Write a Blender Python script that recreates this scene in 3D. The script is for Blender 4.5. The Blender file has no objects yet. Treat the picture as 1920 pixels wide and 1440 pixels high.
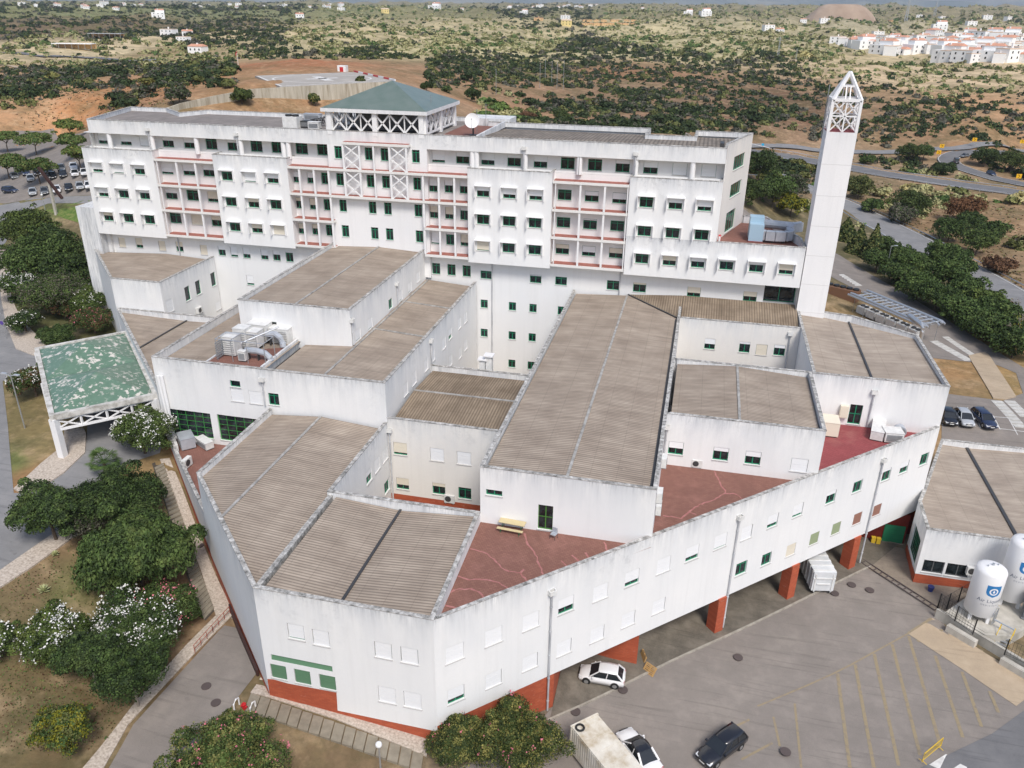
import bpy, bmesh, math, random
import numpy as np
from mathutils import Matrix, Vector
random.seed(7); RNG = np.random.default_rng(7)
S = bpy.context.scene
COL = S.collection
# ------------------------------------------------------------------ camera
H = 56.5
FPX = 1510.6229
PIT, YAW, ROL = [math.radians(a) for a in (24.98647, 12.977177, 0.676327)]
_f0 = np.array([-math.sin(YAW), math.cos(YAW), 0.]); _r0 = np.array([math.cos(YAW), math.sin(YAW), 0.]); _u0 = np.array([0, 0, 1.])
CW = _f0*math.cos(PIT) - _u0*math.sin(PIT); _uc = _f0*math.sin(PIT) + _u0*math.cos(PIT)
CR = _r0*math.cos(ROL) + _uc*math.sin(ROL); CU = -_r0*math.sin(ROL) + _uc*math.cos(ROL)
CP = np.array([0, 0, H])
cd = bpy.data.cameras.new('camera'); cam = bpy.data.objects.new('camera', cd); COL.objects.link(cam)
cd.sensor_width = 36; cd.lens = FPX/1920*36; cd.clip_start = 1; cd.clip_end = 60000
cam.matrix_world = Matrix(((CR[0], CU[0], -CW[0], CP[0]), (CR[1], CU[1], -CW[1], CP[1]), (CR[2], CU[2], -CW[2], CP[2]), (0, 0, 0, 1)))
S.camera = cam
# ------------------------------------------------------------------ light: bright overcast
SUN_EL, SUN_AZ = math.radians(52), math.radians(150)   # azimuth of the sun, clockwise from +Y
w = bpy.data.worlds.new('World'); S.world = w; w.use_nodes = True
nt = w.node_tree; sk = nt.nodes.new('ShaderNodeTexSky'); sk.sky_type = 'NISHITA'; sk.sun_disc = False
sk.sun_elevation = SUN_EL; sk.sun_rotation = SUN_AZ; sk.dust_density = 2.2; sk.air_density = 1.0; sk.ozone_density = 1.0
nt.links.new(sk.outputs[0], nt.nodes['Background'].inputs[0]); nt.nodes['Background'].inputs[1].default_value = 0.135
ld = bpy.data.lights.new('sun', 'SUN'); ld.energy = 2.5; ld.angle = math.radians(17); ld.color = (1, .955, .90)
lo = bpy.data.objects.new('sun', ld); COL.objects.link(lo)
_d = Vector((math.sin(SUN_AZ)*math.cos(SUN_EL), math.cos(SUN_AZ)*math.cos(SUN_EL), math.sin(SUN_EL)))
lo.rotation_euler = _d.to_track_quat('Z', 'Y').to_euler()
S.view_settings.view_transform = 'Standard'; S.view_settings.look = 'None'; S.view_settings.gamma = 1
S.view_settings.exposure = 0.23

# ------------------------------------------------------------------ survey helpers: where a sight line meets a plane of the site
def ray(x, y): return (x-960)/FPX*CR - (y-720)/FPX*CU + CW
def at(x, y, z=0.): d = ray(x, y); return CP + (z-H)/d[2]*d
def onV(x, y, v): d = ray(x, y); return CP + v/d[1]*d
def onU(x, y, u): d = ray(x, y); return CP + u/d[0]*d
def onL(x, y, A, B):   # vertical plane through A and B; gives distance along AB and z
    d = ray(x, y); n = (B[1]-A[1], A[0]-B[0]); t = (n[0]*A[0]+n[1]*A[1])/(n[0]*d[0]+n[1]*d[1]); p = CP + t*d
    L = math.hypot(B[0]-A[0], B[1]-A[1]); return ((p[0]-A[0])*(B[0]-A[0])+(p[1]-A[1])*(B[1]-A[1]))/L, p[2]
def sr(r, g, b):
    f = lambda c: (c/255/12.92 if c/255 <= .04045 else ((c/255+.055)/1.055)**2.4)
    return (f(r), f(g), f(b))

# ------------------------------------------------------------------ materials
MATS = {}
def newmat(name, col=(.5, .5, .5), rough=.8, metal=0., spec=.5):
    m = bpy.data.materials.new(name); m.use_nodes = True; b = m.node_tree.nodes['Principled BSDF']
    b.inputs['Base Color'].default_value = (*col, 1); b.inputs['Roughness'].default_value = rough
    b.inputs['Metallic'].default_value = metal; b.inputs['Specular IOR Level'].default_value = spec
    MATS[name] = m; return m
class NT:
    def __init__(s, m): s.t = m.node_tree; s.b = s.t.nodes['Principled BSDF']; s.tc = None
    def n(s, k, **kw):
        x = s.t.nodes.new(k)
        for a, v in kw.items(): setattr(x, a, v)
        return x
    def l(s, a, b): s.t.links.new(a, b)
    def coord(s, scale=(1, 1, 1), rot=(0, 0, 0)):
        if not s.tc: s.tc = s.n('ShaderNodeTexCoord')
        mp = s.n('ShaderNodeMapping'); mp.inputs['Scale'].default_value = scale; mp.inputs['Rotation'].default_value = rot
        s.l(s.tc.outputs['Object'], mp.inputs['Vector']); return mp.outputs[0]
    def noise(s, scale, sc3=(1, 1, 1), detail=4, rough=.55):
        x = s.n('ShaderNodeTexNoise'); x.inputs['Scale'].default_value = scale; x.inputs['Detail'].default_value = detail; x.inputs['Roughness'].default_value = rough
        s.l(s.coord(sc3), x.inputs['Vector']); return x.outputs['Fac']
    def ramp(s, fac, stops):
        r = s.n('ShaderNodeValToRGB'); e = r.color_ramp.elements
        while len(e) < len(stops): e.new(.5)
        for i, (p, c) in enumerate(stops):
            e[i].position = p; e[i].color = (*c, 1) if len(c) == 3 else c
        s.l(fac, r.inputs[0]); return r.outputs[0]
    def mix(s, fac, a, b, mode='MIX'):
        x = s.n('ShaderNodeMix', data_type='RGBA', blend_type=mode)
        for v, i in ((fac, 0), (a, 6), (b, 7)):
            if hasattr(v, 'is_output') or hasattr(v, 'links'): s.l(v, x.inputs[i])
            elif i == 0: x.inputs[0].default_value = v
            else: x.inputs[i].default_value = (*v, 1)
        return x.outputs[2]
    def math(s, op, a, b=0., c=None, clamp=False):
        x = s.n('ShaderNodeMath', operation=op, use_clamp=clamp)
        for i, v in enumerate((a, b) if c is None else (a, b, c)):
            if hasattr(v, 'links'): s.l(v, x.inputs[i])
            else: x.inputs[i].default_value = v
        return x.outputs[0]
    def mrange(s, v, a, b, c=0., d=1.):
        x = s.n('ShaderNodeMapRange'); s.l(v, x.inputs[0])
        for i, q in enumerate((a, b, c, d)): x.inputs[i+1].default_value = q
        return x.outputs[0]
    def bump(s, h, strength=.3, dist=.05):
        x = s.n('ShaderNodeBump'); x.inputs['Strength'].default_value = strength; x.inputs['Distance'].default_value = dist
        s.l(h, x.inputs['Height']); s.l(x.outputs[0], s.b.inputs['Normal'])
    def out(s, c): s.l(c, s.b.inputs['Base Color'])
    def attr(s, name):
        x = s.n('ShaderNodeAttribute'); x.attribute_name = name; return x
def mat_wall(name, base=(.80, .80, .795), streak=1.0):
    m = newmat(name, base, .85, 0, .25); t = NT(m)
    d = t.attr('drip').outputs['Fac']
    n1 = t.noise(1.0, (2.4, 2.4, .22), 5, .65); n2 = t.noise(.55, (1, 1, .5), 3); n3 = t.noise(.16, (1, 1, 1), 4); n4 = t.noise(5, (1, 1, 1), 4)
    fall = t.math('POWER', 2.718, t.math('MULTIPLY', d, -1.1))
    s1 = t.math('MULTIPLY', t.mrange(n1, .40, .68), fall)
    s2 = t.math('MULTIPLY', s1, t.mrange(n2, .34, .62, .15, 1))
    c = t.mix(t.mrange(n3, .3, .7), base, tuple(b*k for b, k in zip(base, (.93, .94, .955))))
    c = t.mix(t.mrange(n4, .35, .75, 0, .5), c, tuple(b*.93 for b in base))
    c = t.mix(t.mrange(t.noise(.9, (2.2, 2.2, .1), 4), .5, .8, 0, .35), c, tuple(b*.8 for b in base))
    wash = t.math('MULTIPLY', t.mrange(t.noise(.5, (1, 1, .35), 5, .62), .40, .60), t.math('POWER', 2.718, t.math('MULTIPLY', d, -.42)))
    c = t.mix(t.math('MULTIPLY', wash, .62*streak, clamp=True), c, (.50, .53, .57))
    fine = t.math('MULTIPLY', t.mrange(t.noise(1.0, (7, 7, .5), 4, .7), .48, .66), t.math('POWER', 2.718, t.math('MULTIPLY', d, -1.8)))
    c = t.mix(t.math('MULTIPLY', fine, .6*streak, clamp=True), c, (.24, .26, .28))
    c = t.mix(t.math('MULTIPLY', s2, .7*streak, clamp=True), c, (.22, .235, .255))
    blot = t.math('MULTIPLY', t.math('MULTIPLY', t.mrange(t.noise(.9, (1, 1, 1), 7, .75), .53, .64), t.math('POWER', 2.718, t.math('MULTIPLY', d, -.55))), t.mrange(t.noise(.09, (1, 1, .3), 2), .50, .60))
    c = t.mix(t.math('MULTIPLY', blot, .75*streak, clamp=True), c, (.34, .35, .36))
    t.out(c); return m
mat_wall('white_wall', (.83, .828, .815), .78); mat_wall('clean_wall', (.83, .825, .82), .25); mat_wall('warm_wall', (.81, .78, .73), .55)
def mat_coping():
    m = newmat('coping', (.5, .5, .48), .9); t = NT(m)
    c = t.ramp(t.noise(2.2, (1, 1, 1), 6, .7), [(.35, (.13, .13, .12)), (.5, (.36, .35, .33)), (.66, (.66, .65, .62))]); t.out(c)
mat_coping()
def mat_roof(name, axis, pitch, a, b, contrast=.35, lap=2.3, tone=1.0):
    m = newmat(name, a, .9, 0, .2); t = NT(m)
    k = math.pi/pitch/3.14159*6.2832/2   # stripes per metre to radians
    sep = t.n('ShaderNodeSeparateXYZ'); t.l(t.coord(), sep.inputs[0])
    x = sep.outputs['X' if axis == 'u' else 'Y']; y = sep.outputs['Y' if axis == 'u' else 'X']
    st = t.mrange(t.math('SINE', t.math('MULTIPLY', x, 2*math.pi/pitch)), -1, 1)
    grime = t.noise(.35, (1, 1, 1), 6, .6)
    run = t.noise(.6, ((3, .35, 1) if axis == 'u' else (.35, 3, 1)), 5, .6)
    c = t.mix(t.mrange(grime, .3, .7), a, b)
    c = t.mix(t.mrange(run, .35, .75, 0, .55), c, tuple(q*.55 for q in b))
    lp = t.math('FRACT', t.math('DIVIDE', y, lap)); ln = t.mrange(lp, .0, .035, 1, 0)
    c = t.mix(t.math('MULTIPLY', ln, .4), c, tuple(q*.4 for q in b))
    c = t.mix(t.math('MULTIPLY', t.math('POWER', st, 2.0), contrast), c, tuple(q*.3 for q in b))
    pale = t.mrange(t.noise(1.4, (1, 1, 1), 5, .7), .6, .8, 0, .35)
    c = t.mix(pale, c, tuple(min(1, q*1.35) for q in a))
    t.out(c); t.bump(st, .35, -.03); return m
RA, RB = sr(186, 173, 158), sr(156, 143, 130)
mat_roof('sheet_roof_v', 'v', .33, sr(190, 176, 160), sr(158, 144, 130), .62); mat_roof('sheet_roof_v_far', 'v', .36, RA, RB, .12)
mat_roof('sheet_roof_u', 'u', .33, sr(166, 150, 130), sr(130, 115, 98), .55, 3.1)
mat_roof('sheet_roof_grey', 'u', .36, sr(160, 152, 146), sr(132, 126, 122), .30)
def mat_simple_noise(name, cols, scale=1., rough=.85, sc3=(1, 1, 1), bump=0., detail=6, metal=0, spec=.3):
    m = newmat(name, cols[len(cols)//2], rough, metal, spec); t = NT(m); n = t.noise(scale, sc3, detail, .6)
    k = len(cols); c = t.ramp(n, [(.3+.4*i/(k-1), c) for i, c in enumerate(cols)]); t.out(c)
    if bump: t.bump(t.noise(scale*6, sc3, 4), bump, .03)
    return m
def mat_terrace(name, a, b, tile=.33):
    m = newmat(name, a, .85, 0, .25); t = NT(m)
    br = t.n('ShaderNodeTexBrick'); br.inputs['Scale'].default_value = 1; br.inputs['Brick Width'].default_value = tile; br.inputs['Row Height'].default_value = tile*.6
    br.inputs['Mortar Size'].default_value = .02; br.inputs['Color1'].default_value = (*a, 1); br.inputs['Color2'].default_value = (*b, 1); br.inputs['Mortar'].default_value = (*[q*.6 for q in a], 1)
    t.l(t.coord(), br.inputs['Vector'])
    c = t.mix(t.mrange(t.noise(.5, (1, 1, 1), 6, .65), .35, .7, 0, .6), br.outputs[0], tuple(q*.6 for q in a))
    c = t.mix(t.mrange(t.noise(.23, (1, 1, 1), 4, .65), .55, .75, 0, .5), c, sr(165, 120, 110)); t.out(c)
mat_terrace('terrace_tile', sr(146, 106, 94), sr(132, 93, 83)); mat_terrace('terrace_red', sr(160, 86, 88), sr(150, 77, 79))
mat_simple_noise('crack_paint', [sr(150, 96, 90), sr(178, 126, 122)], 3)
mat_simple_noise('red_ledge', [sr(140, 88, 78), sr(165, 108, 96)], 1.5)
def mat_brick():
    m = newmat('red_brick', sr(165, 65, 40), .85); t = NT(m)
    br = t.n('ShaderNodeTexBrick'); br.inputs['Scale'].default_value = 1; br.inputs['Brick Width'].default_value = .5; br.inputs['Row Height'].default_value = .16
    br.inputs['Mortar Size'].default_value = .012; br.inputs['Color1'].default_value = (*sr(184, 92, 60), 1); br.inputs['Color2'].default_value = (*sr(168, 78, 50), 1); br.inputs['Mortar'].default_value = (*sr(150, 84, 60), 1)
    sp = t.n('ShaderNodeSeparateXYZ'); t.l(t.coord(), sp.inputs[0]); cb = t.n('ShaderNodeCombineXYZ')
    t.l(t.math('ADD', sp.outputs[0], sp.outputs[1]), cb.inputs[0]); t.l(sp.outputs[2], cb.inputs[1]); t.l(cb.outputs[0], br.inputs['Vector'])
    c = t.mix(t.mrange(t.noise(1.1, (1, 1, 2.5), 6, .7), .62, .68), br.outputs[0], sr(190, 130, 110))
    c = t.mix(t.mrange(t.noise(.6), .4, .7, 0, .5), c, sr(150, 70, 46)); t.out(c)
mat_brick()
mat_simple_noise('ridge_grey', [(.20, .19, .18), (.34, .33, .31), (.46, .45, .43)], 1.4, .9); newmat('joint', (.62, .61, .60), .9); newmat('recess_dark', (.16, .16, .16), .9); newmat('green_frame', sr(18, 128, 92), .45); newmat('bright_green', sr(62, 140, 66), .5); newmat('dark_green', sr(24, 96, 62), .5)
newmat('olive_green', sr(96, 132, 86), .6)
def mat_glass():
    m = newmat('window_glass', (.012, .018, .02), .08, 0, .6); t = NT(m)
    t.out(t.ramp(t.noise(.9), [(.4, (.006, .01, .012)), (.6, (.03, .04, .045)), (.72, (.10, .12, .12))]))
mat_glass()
newmat('shutter_white', (.83, .84, .85), .5); newmat('shutter_beige', sr(222, 214, 196), .6); newmat('sill', (.52, .51, .49), .85)
newmat('shutter_green2', sr(36, 122, 84), .6); newmat('shutter_green', sr(92, 130, 100), .6); newmat('shutter_lime', sr(150, 162, 128), .6); newmat('shutter_brown', sr(150, 108, 92), .6)
newmat('white_paint', (.8, .8, .8), .5); newmat('dark_void', (.015, .015, .015), .9); newmat('dark_metal', (.05, .05, .052), .5)
newmat('black_plastic', (.02, .02, .02), .5); newmat('galvanised', (.52, .54, .56), .38, .7); newmat('grey_metal', (.33, .34, .35), .45, .4)
mat_simple_noise('ac_white', [(.60, .60, .58), (.76, .76, .74)], 2, .6)
mat_simple_noise('concrete', [sr(150, 146, 136), sr(182, 178, 168), sr(205, 200, 190)], .5, .9, (1, 1, .3))
mat_simple_noise('light_duct', [(.40, .43, .47), (.55, .58, .62)], .8, .45, metal=.3)
newmat('blue_box', sr(158, 186, 204), .6); newmat('wood', sr(200, 184, 142), .7); newmat('pallet_wood', sr(180, 144, 92), .8)
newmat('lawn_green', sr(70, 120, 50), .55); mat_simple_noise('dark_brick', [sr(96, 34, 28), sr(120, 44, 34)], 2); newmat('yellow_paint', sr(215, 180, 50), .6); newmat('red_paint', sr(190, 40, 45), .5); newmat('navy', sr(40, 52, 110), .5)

# ------------------------------------------------------------------ mesh builder
class MB:
    def __init__(s): s.v = []; s.f = []; s.m = []; s.d = []; s.has_d = False; s.sm = False
    def add(s, vs, fs, mi=0, d=None):
        o = len(s.v); s.v += [tuple(map(float, q)) for q in vs]; s.f += [tuple(o+i for i in f) for f in fs]; s.m += [mi]*len(fs)
        s.d += list(d) if d is not None else [9.]*len(vs)
        if d is not None: s.has_d = True
    def box(s, x0, x1, y0, y1, z0, z1, mi=0):
        s.add([(x0, y0, z0), (x1, y0, z0), (x1, y1, z0), (x0, y1, z0), (x0, y0, z1), (x1, y0, z1), (x1, y1, z1), (x0, y1, z1)],
              [(3, 2, 1, 0), (4, 5, 6, 7), (0, 1, 5, 4), (1, 2, 6, 5), (2, 3, 7, 6), (3, 0, 4, 7)], mi)
    def obox(s, c, ax, ay, az, mi=0):   # centre and three half vectors
        c = np.array(c, float); ax = np.array(ax, float); ay = np.array(ay, float); az = np.array(az, float)
        P = [c+i*ax+j*ay+k*az for k in (-1, 1) for i, j in ((-1, -1), (1, -1), (1, 1), (-1, 1))]
        s.add(P, [(3, 2, 1, 0), (4, 5, 6, 7), (0, 1, 5, 4), (1, 2, 6, 5), (2, 3, 7, 6), (3, 0, 4, 7)], mi)
    def bar(s, a, b, w, h=None, mi=0):  # square bar between two points
        a = np.array(a, float); b = np.array(b, float); h = h or w; d = b-a; L = np.linalg.norm(d); d = d/L
        up = np.array([0, 0, 1.]) if abs(d[2]) < .95 else np.array([0, 1., 0]); x = np.cross(d, up); x /= np.linalg.norm(x); y = np.cross(x, d)
        s.obox((a+b)/2, d*L/2, x*w/2, y*h/2, mi)
    def tube(s, pts, r, n=8, mi=0, cap=True):
        pts = [np.array(p, float) for p in pts]; rs = r if isinstance(r, (list, tuple)) else [r]*len(pts); V = []; F = []
        for i, p in enumerate(pts):
            d = (pts[min(i+1, len(pts)-1)]-pts[max(i-1, 0)]); d = d/np.linalg.norm(d)
            up = np.array([0, 0, 1.]) if abs(d[2]) < .9 else np.array([0, 1., 0]); x = np.cross(d, up); x /= np.linalg.norm(x); y = np.cross(x, d)
            V += [p+rs[i]*(math.cos(2*math.pi*k/n)*x+math.sin(2*math.pi*k/n)*y) for k in range(n)]
        for i in range(len(pts)-1):
            F += [(i*n+k, i*n+n+k, i*n+n+(k+1) % n, i*n+(k+1) % n) for k in range(n)]
        if cap: F += [tuple(range(n)), tuple(reversed(range((len(pts)-1)*n, len(pts)*n)))]
        s.add(V, F, mi)
    def cyl(s, c, r, z0, z1, n=16, mi=0, r2=None): s.tube([(c[0], c[1], z0), (c[0], c[1], z1)], [r, r if r2 is None else r2], n, mi)
    def prism(s, poly, z0, z1, mi=0, d=None):
        n = len(poly); V = [(p[0], p[1], z0) for p in poly]+[(p[0], p[1], z1) for p in poly]
        s.add(V, [tuple(reversed(range(n))), tuple(range(n, 2*n))]+[(i, (i+1) % n, n+(i+1) % n, n+i) for i in range(n)], mi)
    def flat(s, poly, z, mi=0): s.add([(p[0], p[1], z) for p in poly], [tuple(range(len(poly)))], mi)
    def disc(s, c, r, n=20, mi=0): s.add([(c[0]+r*math.cos(2*math.pi*k/n), c[1]+r*math.sin(2*math.pi*k/n), c[2]) for k in range(n)], [tuple(range(n))], mi)
    def mesh(s, name, mats):
        me = bpy.data.meshes.new(name); me.from_pydata(s.v, [], s.f)
        for m in (mats if isinstance(mats, (list, tuple)) else [mats]): me.materials.append(MATS[m] if isinstance(m, str) else m)
        if any(s.m): me.polygons.foreach_set('material_index', s.m)
        if s.has_d: a = me.attributes.new('drip', 'FLOAT', 'POINT'); a.data.foreach_set('value', s.d)
        if s.sm: me.polygons.foreach_set('use_smooth', [True]*len(s.f))
        me.update(); return me
    def build(s, name, mats, parent=None, label=None, local=False):
        o = bpy.data.objects.new(name, s.mesh(name, mats)); COL.objects.link(o)
        if parent:
            o.parent = parent
            if not local: o.location = -wloc(parent)
        if label: o['label'] = label
        return o
def wloc(o):
    p = Vector(o.location)
    while o.parent: o = o.parent; p += Vector(o.location)
    return p
def thing(name, label, cat, loc=(0, 0, 0), rz=0, group=None):
    o = bpy.data.objects.new(name, None); COL.objects.link(o); o.location = loc; o.rotation_euler = (0, 0, rz); o.empty_display_size = .5
    o['label'] = label; o['category'] = cat
    if group: o['group'] = group
    return o
def tag(o, label, cat, group=None):
    o['label'] = label; o['category'] = cat
    if group: o['group'] = group
    return o
def struct(o): o['kind'] = 'structure'; return o
def copy_tree(o, parent=None, loc=None, rz=None, label=None, group=None, scale=None):
    c = o.copy(); COL.objects.link(c)
    if parent: c.parent = parent
    if loc is not None: c.location = loc
    if rz is not None: c.rotation_euler = (0, 0, rz)
    if scale is not None: c.scale = (scale, scale, scale) if not isinstance(scale, (tuple, list)) else scale
    if label: c['label'] = label
    if group: c['group'] = group
    for ch in o.children: copy_tree(ch, c)
    return c

# ------------------------------------------------------------------ walls with real openings, windows, roofs
MESHC = {}
def cached(key, fn, mats):
    if key not in MESHC: mb = MB(); fn(mb); MESHC[key] = mb.mesh(key[0], mats)
    return MESHC[key]
def child(name, me, parent, loc=(0, 0, 0)):
    o = bpy.data.objects.new(name, me); COL.objects.link(o); o.parent = parent; o.location = loc; return o
class Wall:
    """vertical wall from A to B (seen from outside, A on the left)"""
    def __init__(s, bld, A, B, z0, z1, mat='white_wall', drip=True, top=None):
        s.bld, s.A, s.B, s.z0, s.z1, s.mat = bld, np.array(A, float), np.array(B, float), z0, z1, mat
        s.L = float(np.linalg.norm(s.B-s.A)); s.t = (s.B-s.A)/s.L; s.n = np.array([s.t[1], -s.t[0]]); s.holes = []; s.drip = drip; s.top = z1 if top is None else top
    def px(s, x, y): return onL(x, y, s.A, s.B)
    def pt(s, a, z, out=0.): q = s.A+s.t*a+s.n*out; return (q[0], q[1], z)
    def hole(s, a0, a1, z0, z1, depth=.22): s.holes.append((a0, a1, z0, z1, depth))
    def win(s, a, z, w, h, sh=0., col='white', frame='green_frame', hood=False, cols=2, rows=1, name='window', depth=.22, transom=True):
        a0, a1 = a-w/2, a+w/2
        if a0 < .02 or a1 > s.L-.02 or z+h > s.z1-.02 or z < s.z0+.02: return None
        for q in s.holes:
            if a0 < q[1] and a1 > q[0] and z < q[3] and z+h > q[2]: return None
        s.hole(a0, a1, z, z+h, depth)
        w, h = round(w, 1), round(h, 1); nm = 'hooded_window' if hood else name; rot = math.atan2(s.t[1], s.t[0])
        def fr(mb):
            f = .09; tk = .028 if name == 'grid_window' else .05
            mb.box(-w/2, w/2, -.03, .05, 0, f); mb.box(-w/2, w/2, -.03, .05, h-f, h); mb.box(-w/2, -w/2+f, -.03, .05, f, h-f); mb.box(w/2-f, w/2, -.03, .05, f, h-f)
            for k in range(1, cols): x = -w/2+w*k/cols; mb.box(x-tk, x+tk, -.025, .045, f, h-f)
            for k in range(1, rows): q = h*k/rows; mb.box(-w/2+f, w/2-f, -.02, .04, q-tk*.8, q+tk*.8)
            if transom: mb.box(-w/2+f, w/2-f, -.02, .04, h*.74, h*.74+.07)
        o = child(nm, cached(('window_frame', w, h, cols, rows, frame, transom), fr, frame), s.bld)
        q = s.pt(a, z, -depth+.03); o.location = Vector(q)-wloc(s.bld); o.rotation_euler = (0, 0, rot)
        if sh < .97: child('pane', cached(('pane', w, h), lambda mb: mb.box(-w/2+.02, w/2-.02, .01, .025, .02, h-.02), 'window_glass'), o)
        if sh > .05:
            sh = round(min(sh, .97)*10)/10 if sh < .95 else 1.0
            def sf(mb):
                zb = h*(1-sh)+(.03 if sh == 1 else 0); n = max(1, int((h-zb)/.5))
                for k in range(n):   # slats
                    za = zb+(h-zb)*k/n; mb.box(-w/2+.035, w/2-.035, -.14, -.10, za, zb+(h-zb)*(k+1)/n-.012)
                mb.box(-w/2+.035, w/2-.035, -.105, -.09, zb, h-.04)
            child('shutter', cached(('shutter', w, h, sh, col), sf, 'shutter_'+col), o)
        child('sill', cached(('sill', w), lambda mb: mb.box(-w/2-.07, w/2+.07, -.27, -.03, -.06, -.004), 'sill'), o)
        if hood:
            def hf(mb):
                mb.box(-w/2-.28, w/2+.28, -.80, -.185, h+.12, h+.22); mb.box(-w/2-.28, -w/2-.20, -.80, -.185, -.1, h+.12); mb.box(w/2+.20, w/2+.28, -.5, -.185, -.1, h+.12)
            child('hood', cached(('hood', w, h), hf, 'white_paint'), o)
        return o
    def pxwin(s, x, y, w, h, sh=0, col='white', **kw):   # x, y: bottom centre
        a, z = s.px(x, y); return s.win(a, z, w, h, sh, col, **kw)
    def finish(s, name='wall', label=None):
        mb = MB(); xs = sorted({0, s.L}|{q for h in s.holes for q in h[:2]}); zs = sorted({s.z0, s.z1}|{q for h in s.holes for q in h[2:4]})
        idx = {}; V = []; D = []
        def vi(i, j):
            if (i, j) not in idx: idx[i, j] = len(V); V.append(s.pt(xs[i], zs[j])); D.append(max(0, s.top-zs[j]) if s.drip else 9.)
            return idx[i, j]
        F = []
        for i in range(len(xs)-1):
            for j in range(len(zs)-1):
                cx, cz = (xs[i]+xs[i+1])/2, (zs[j]+zs[j+1])/2
                if any(h[0] < cx < h[1] and h[2] < cz < h[3] for h in s.holes): continue
                F.append((vi(i, j), vi(i+1, j), vi(i+1, j+1), vi(i, j+1)))
        mb.add(V, F, 0, D)
        for a0, a1, z0, z1, dp in s.holes:
            o = [s.pt(a0, z0), s.pt(a1, z0), s.pt(a1, z1), s.pt(a0, z1)]; n = [s.pt(a0, z0, -dp), s.pt(a1, z0, -dp), s.pt(a1, z1, -dp), s.pt(a0, z1, -dp)]
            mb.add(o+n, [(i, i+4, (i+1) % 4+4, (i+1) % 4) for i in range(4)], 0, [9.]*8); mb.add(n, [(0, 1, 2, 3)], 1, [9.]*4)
        return mb.build(name, [s.mat, 'recess_dark'] if s.holes else s.mat, s.bld, label)
def inset(poly, d):
    n = len(poly); out = []
    for i in range(n):
        a, b, c = (np.array(poly[(i+k) % n], float) for k in (-1, 0, 1))
        t1 = (b-a)/np.linalg.norm(b-a); t2 = (c-b)/np.linalg.norm(c-b); n1 = np.array([-t1[1], t1[0]]); n2 = np.array([-t2[1], t2[0]])
        m = n1+n2; m = m/np.linalg.norm(m); k = d/max(.35, m@n1); out.append(tuple(b+m*k))
    return out
def parapet(bld, poly, zr, zt, th=.32, mat='white_wall', skip=(), cop='coping'):
    """inner face and coping of a parapet that runs round the counter-clockwise polygon (outer faces belong to the walls)"""
    a = inset(poly, -.04); b = inset(poly, th); n = len(poly); e = inset(poly, th+.03); mb = MB(); mc = MB()
    s0 = (skip[0]+1) % n if skip else 0
    for k in range(n+1):
        i = (s0+k) % n
        if i in skip or k == n:
            if mb.v: mb.build('parapet', mat, bld); mc.build('coping', cop, bld)
            mb = MB(); mc = MB(); continue
        j = (i+1) % n
        mb.add([(*b[i], zr), (*b[j], zr), (*b[j], zt), (*b[i], zt)], [(1, 0, 3, 2)], 0, [zt-zr, zt-zr, 0, 0])
        P = [a[i], a[j], e[j], e[i]]
        mc.add([(*p, zt) for p in P]+[(*p, zt+.07) for p in P], [(3, 2, 1, 0), (4, 5, 6, 7), (0, 1, 5, 4), (1, 2, 6, 5), (2, 3, 7, 6), (3, 0, 4, 7)])
def clip(poly, a, b, c):   # keep a*x+b*y>=c
    out = []; n = len(poly)
    for i in range(n):
        p, q = poly[i], poly[(i+1) % n]; dp, dq = a*p[0]+b*p[1]-c, a*q[0]+b*q[1]-c
        if dp >= 0: out.append(p)
        if dp*dq < 0: t = dp/(dp-dq); out.append((p[0]+t*(q[0]-p[0]), p[1]+t*(q[1]-p[1])))
    return out
def gable(bld, poly, axis, c, zc, slope, mat, ridge='cap', name='roof'):
    """roof sheets falling (slope>0) or rising (slope<0) away from the line axis=c"""
    mb = MB(); k = 0 if axis == 'u' else 1; P = inset(poly, .30)
    for s in (1, -1):
        q = clip(P, *( (s, 0, s*c) if k == 0 else (0, s, s*c) ))
        if len(q) > 2: mb.add([(p[0], p[1], zc-slope*abs(p[k]-c)) for p in q], [tuple(range(len(q)))])
    r = mb.build(name, mat, bld)
    seg = [p for i in range(len(P)) for p in [(P[i], P[(i+1) % len(P)])] if (p[0][k]-c)*(p[1][k]-c) < 0]
    pts = [np.array(a)+(c-a[k])/(b[k]-a[k])*(np.array(b)-np.array(a)) for a, b in seg]
    if len(pts) == 2 and ridge:
        m = MB(); a, b = pts; a = (*a, zc+.05 if slope > 0 else zc+.12); b = (*b, a[2])
        if ridge == 'cap': m.bar(a, b, .26, .10); m.build('ridge_cap', 'ridge_grey', bld)
        else: m.bar(a, b, .24, .08); m.build('valley_gutter', 'dark_metal', bld)
    return r
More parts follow.
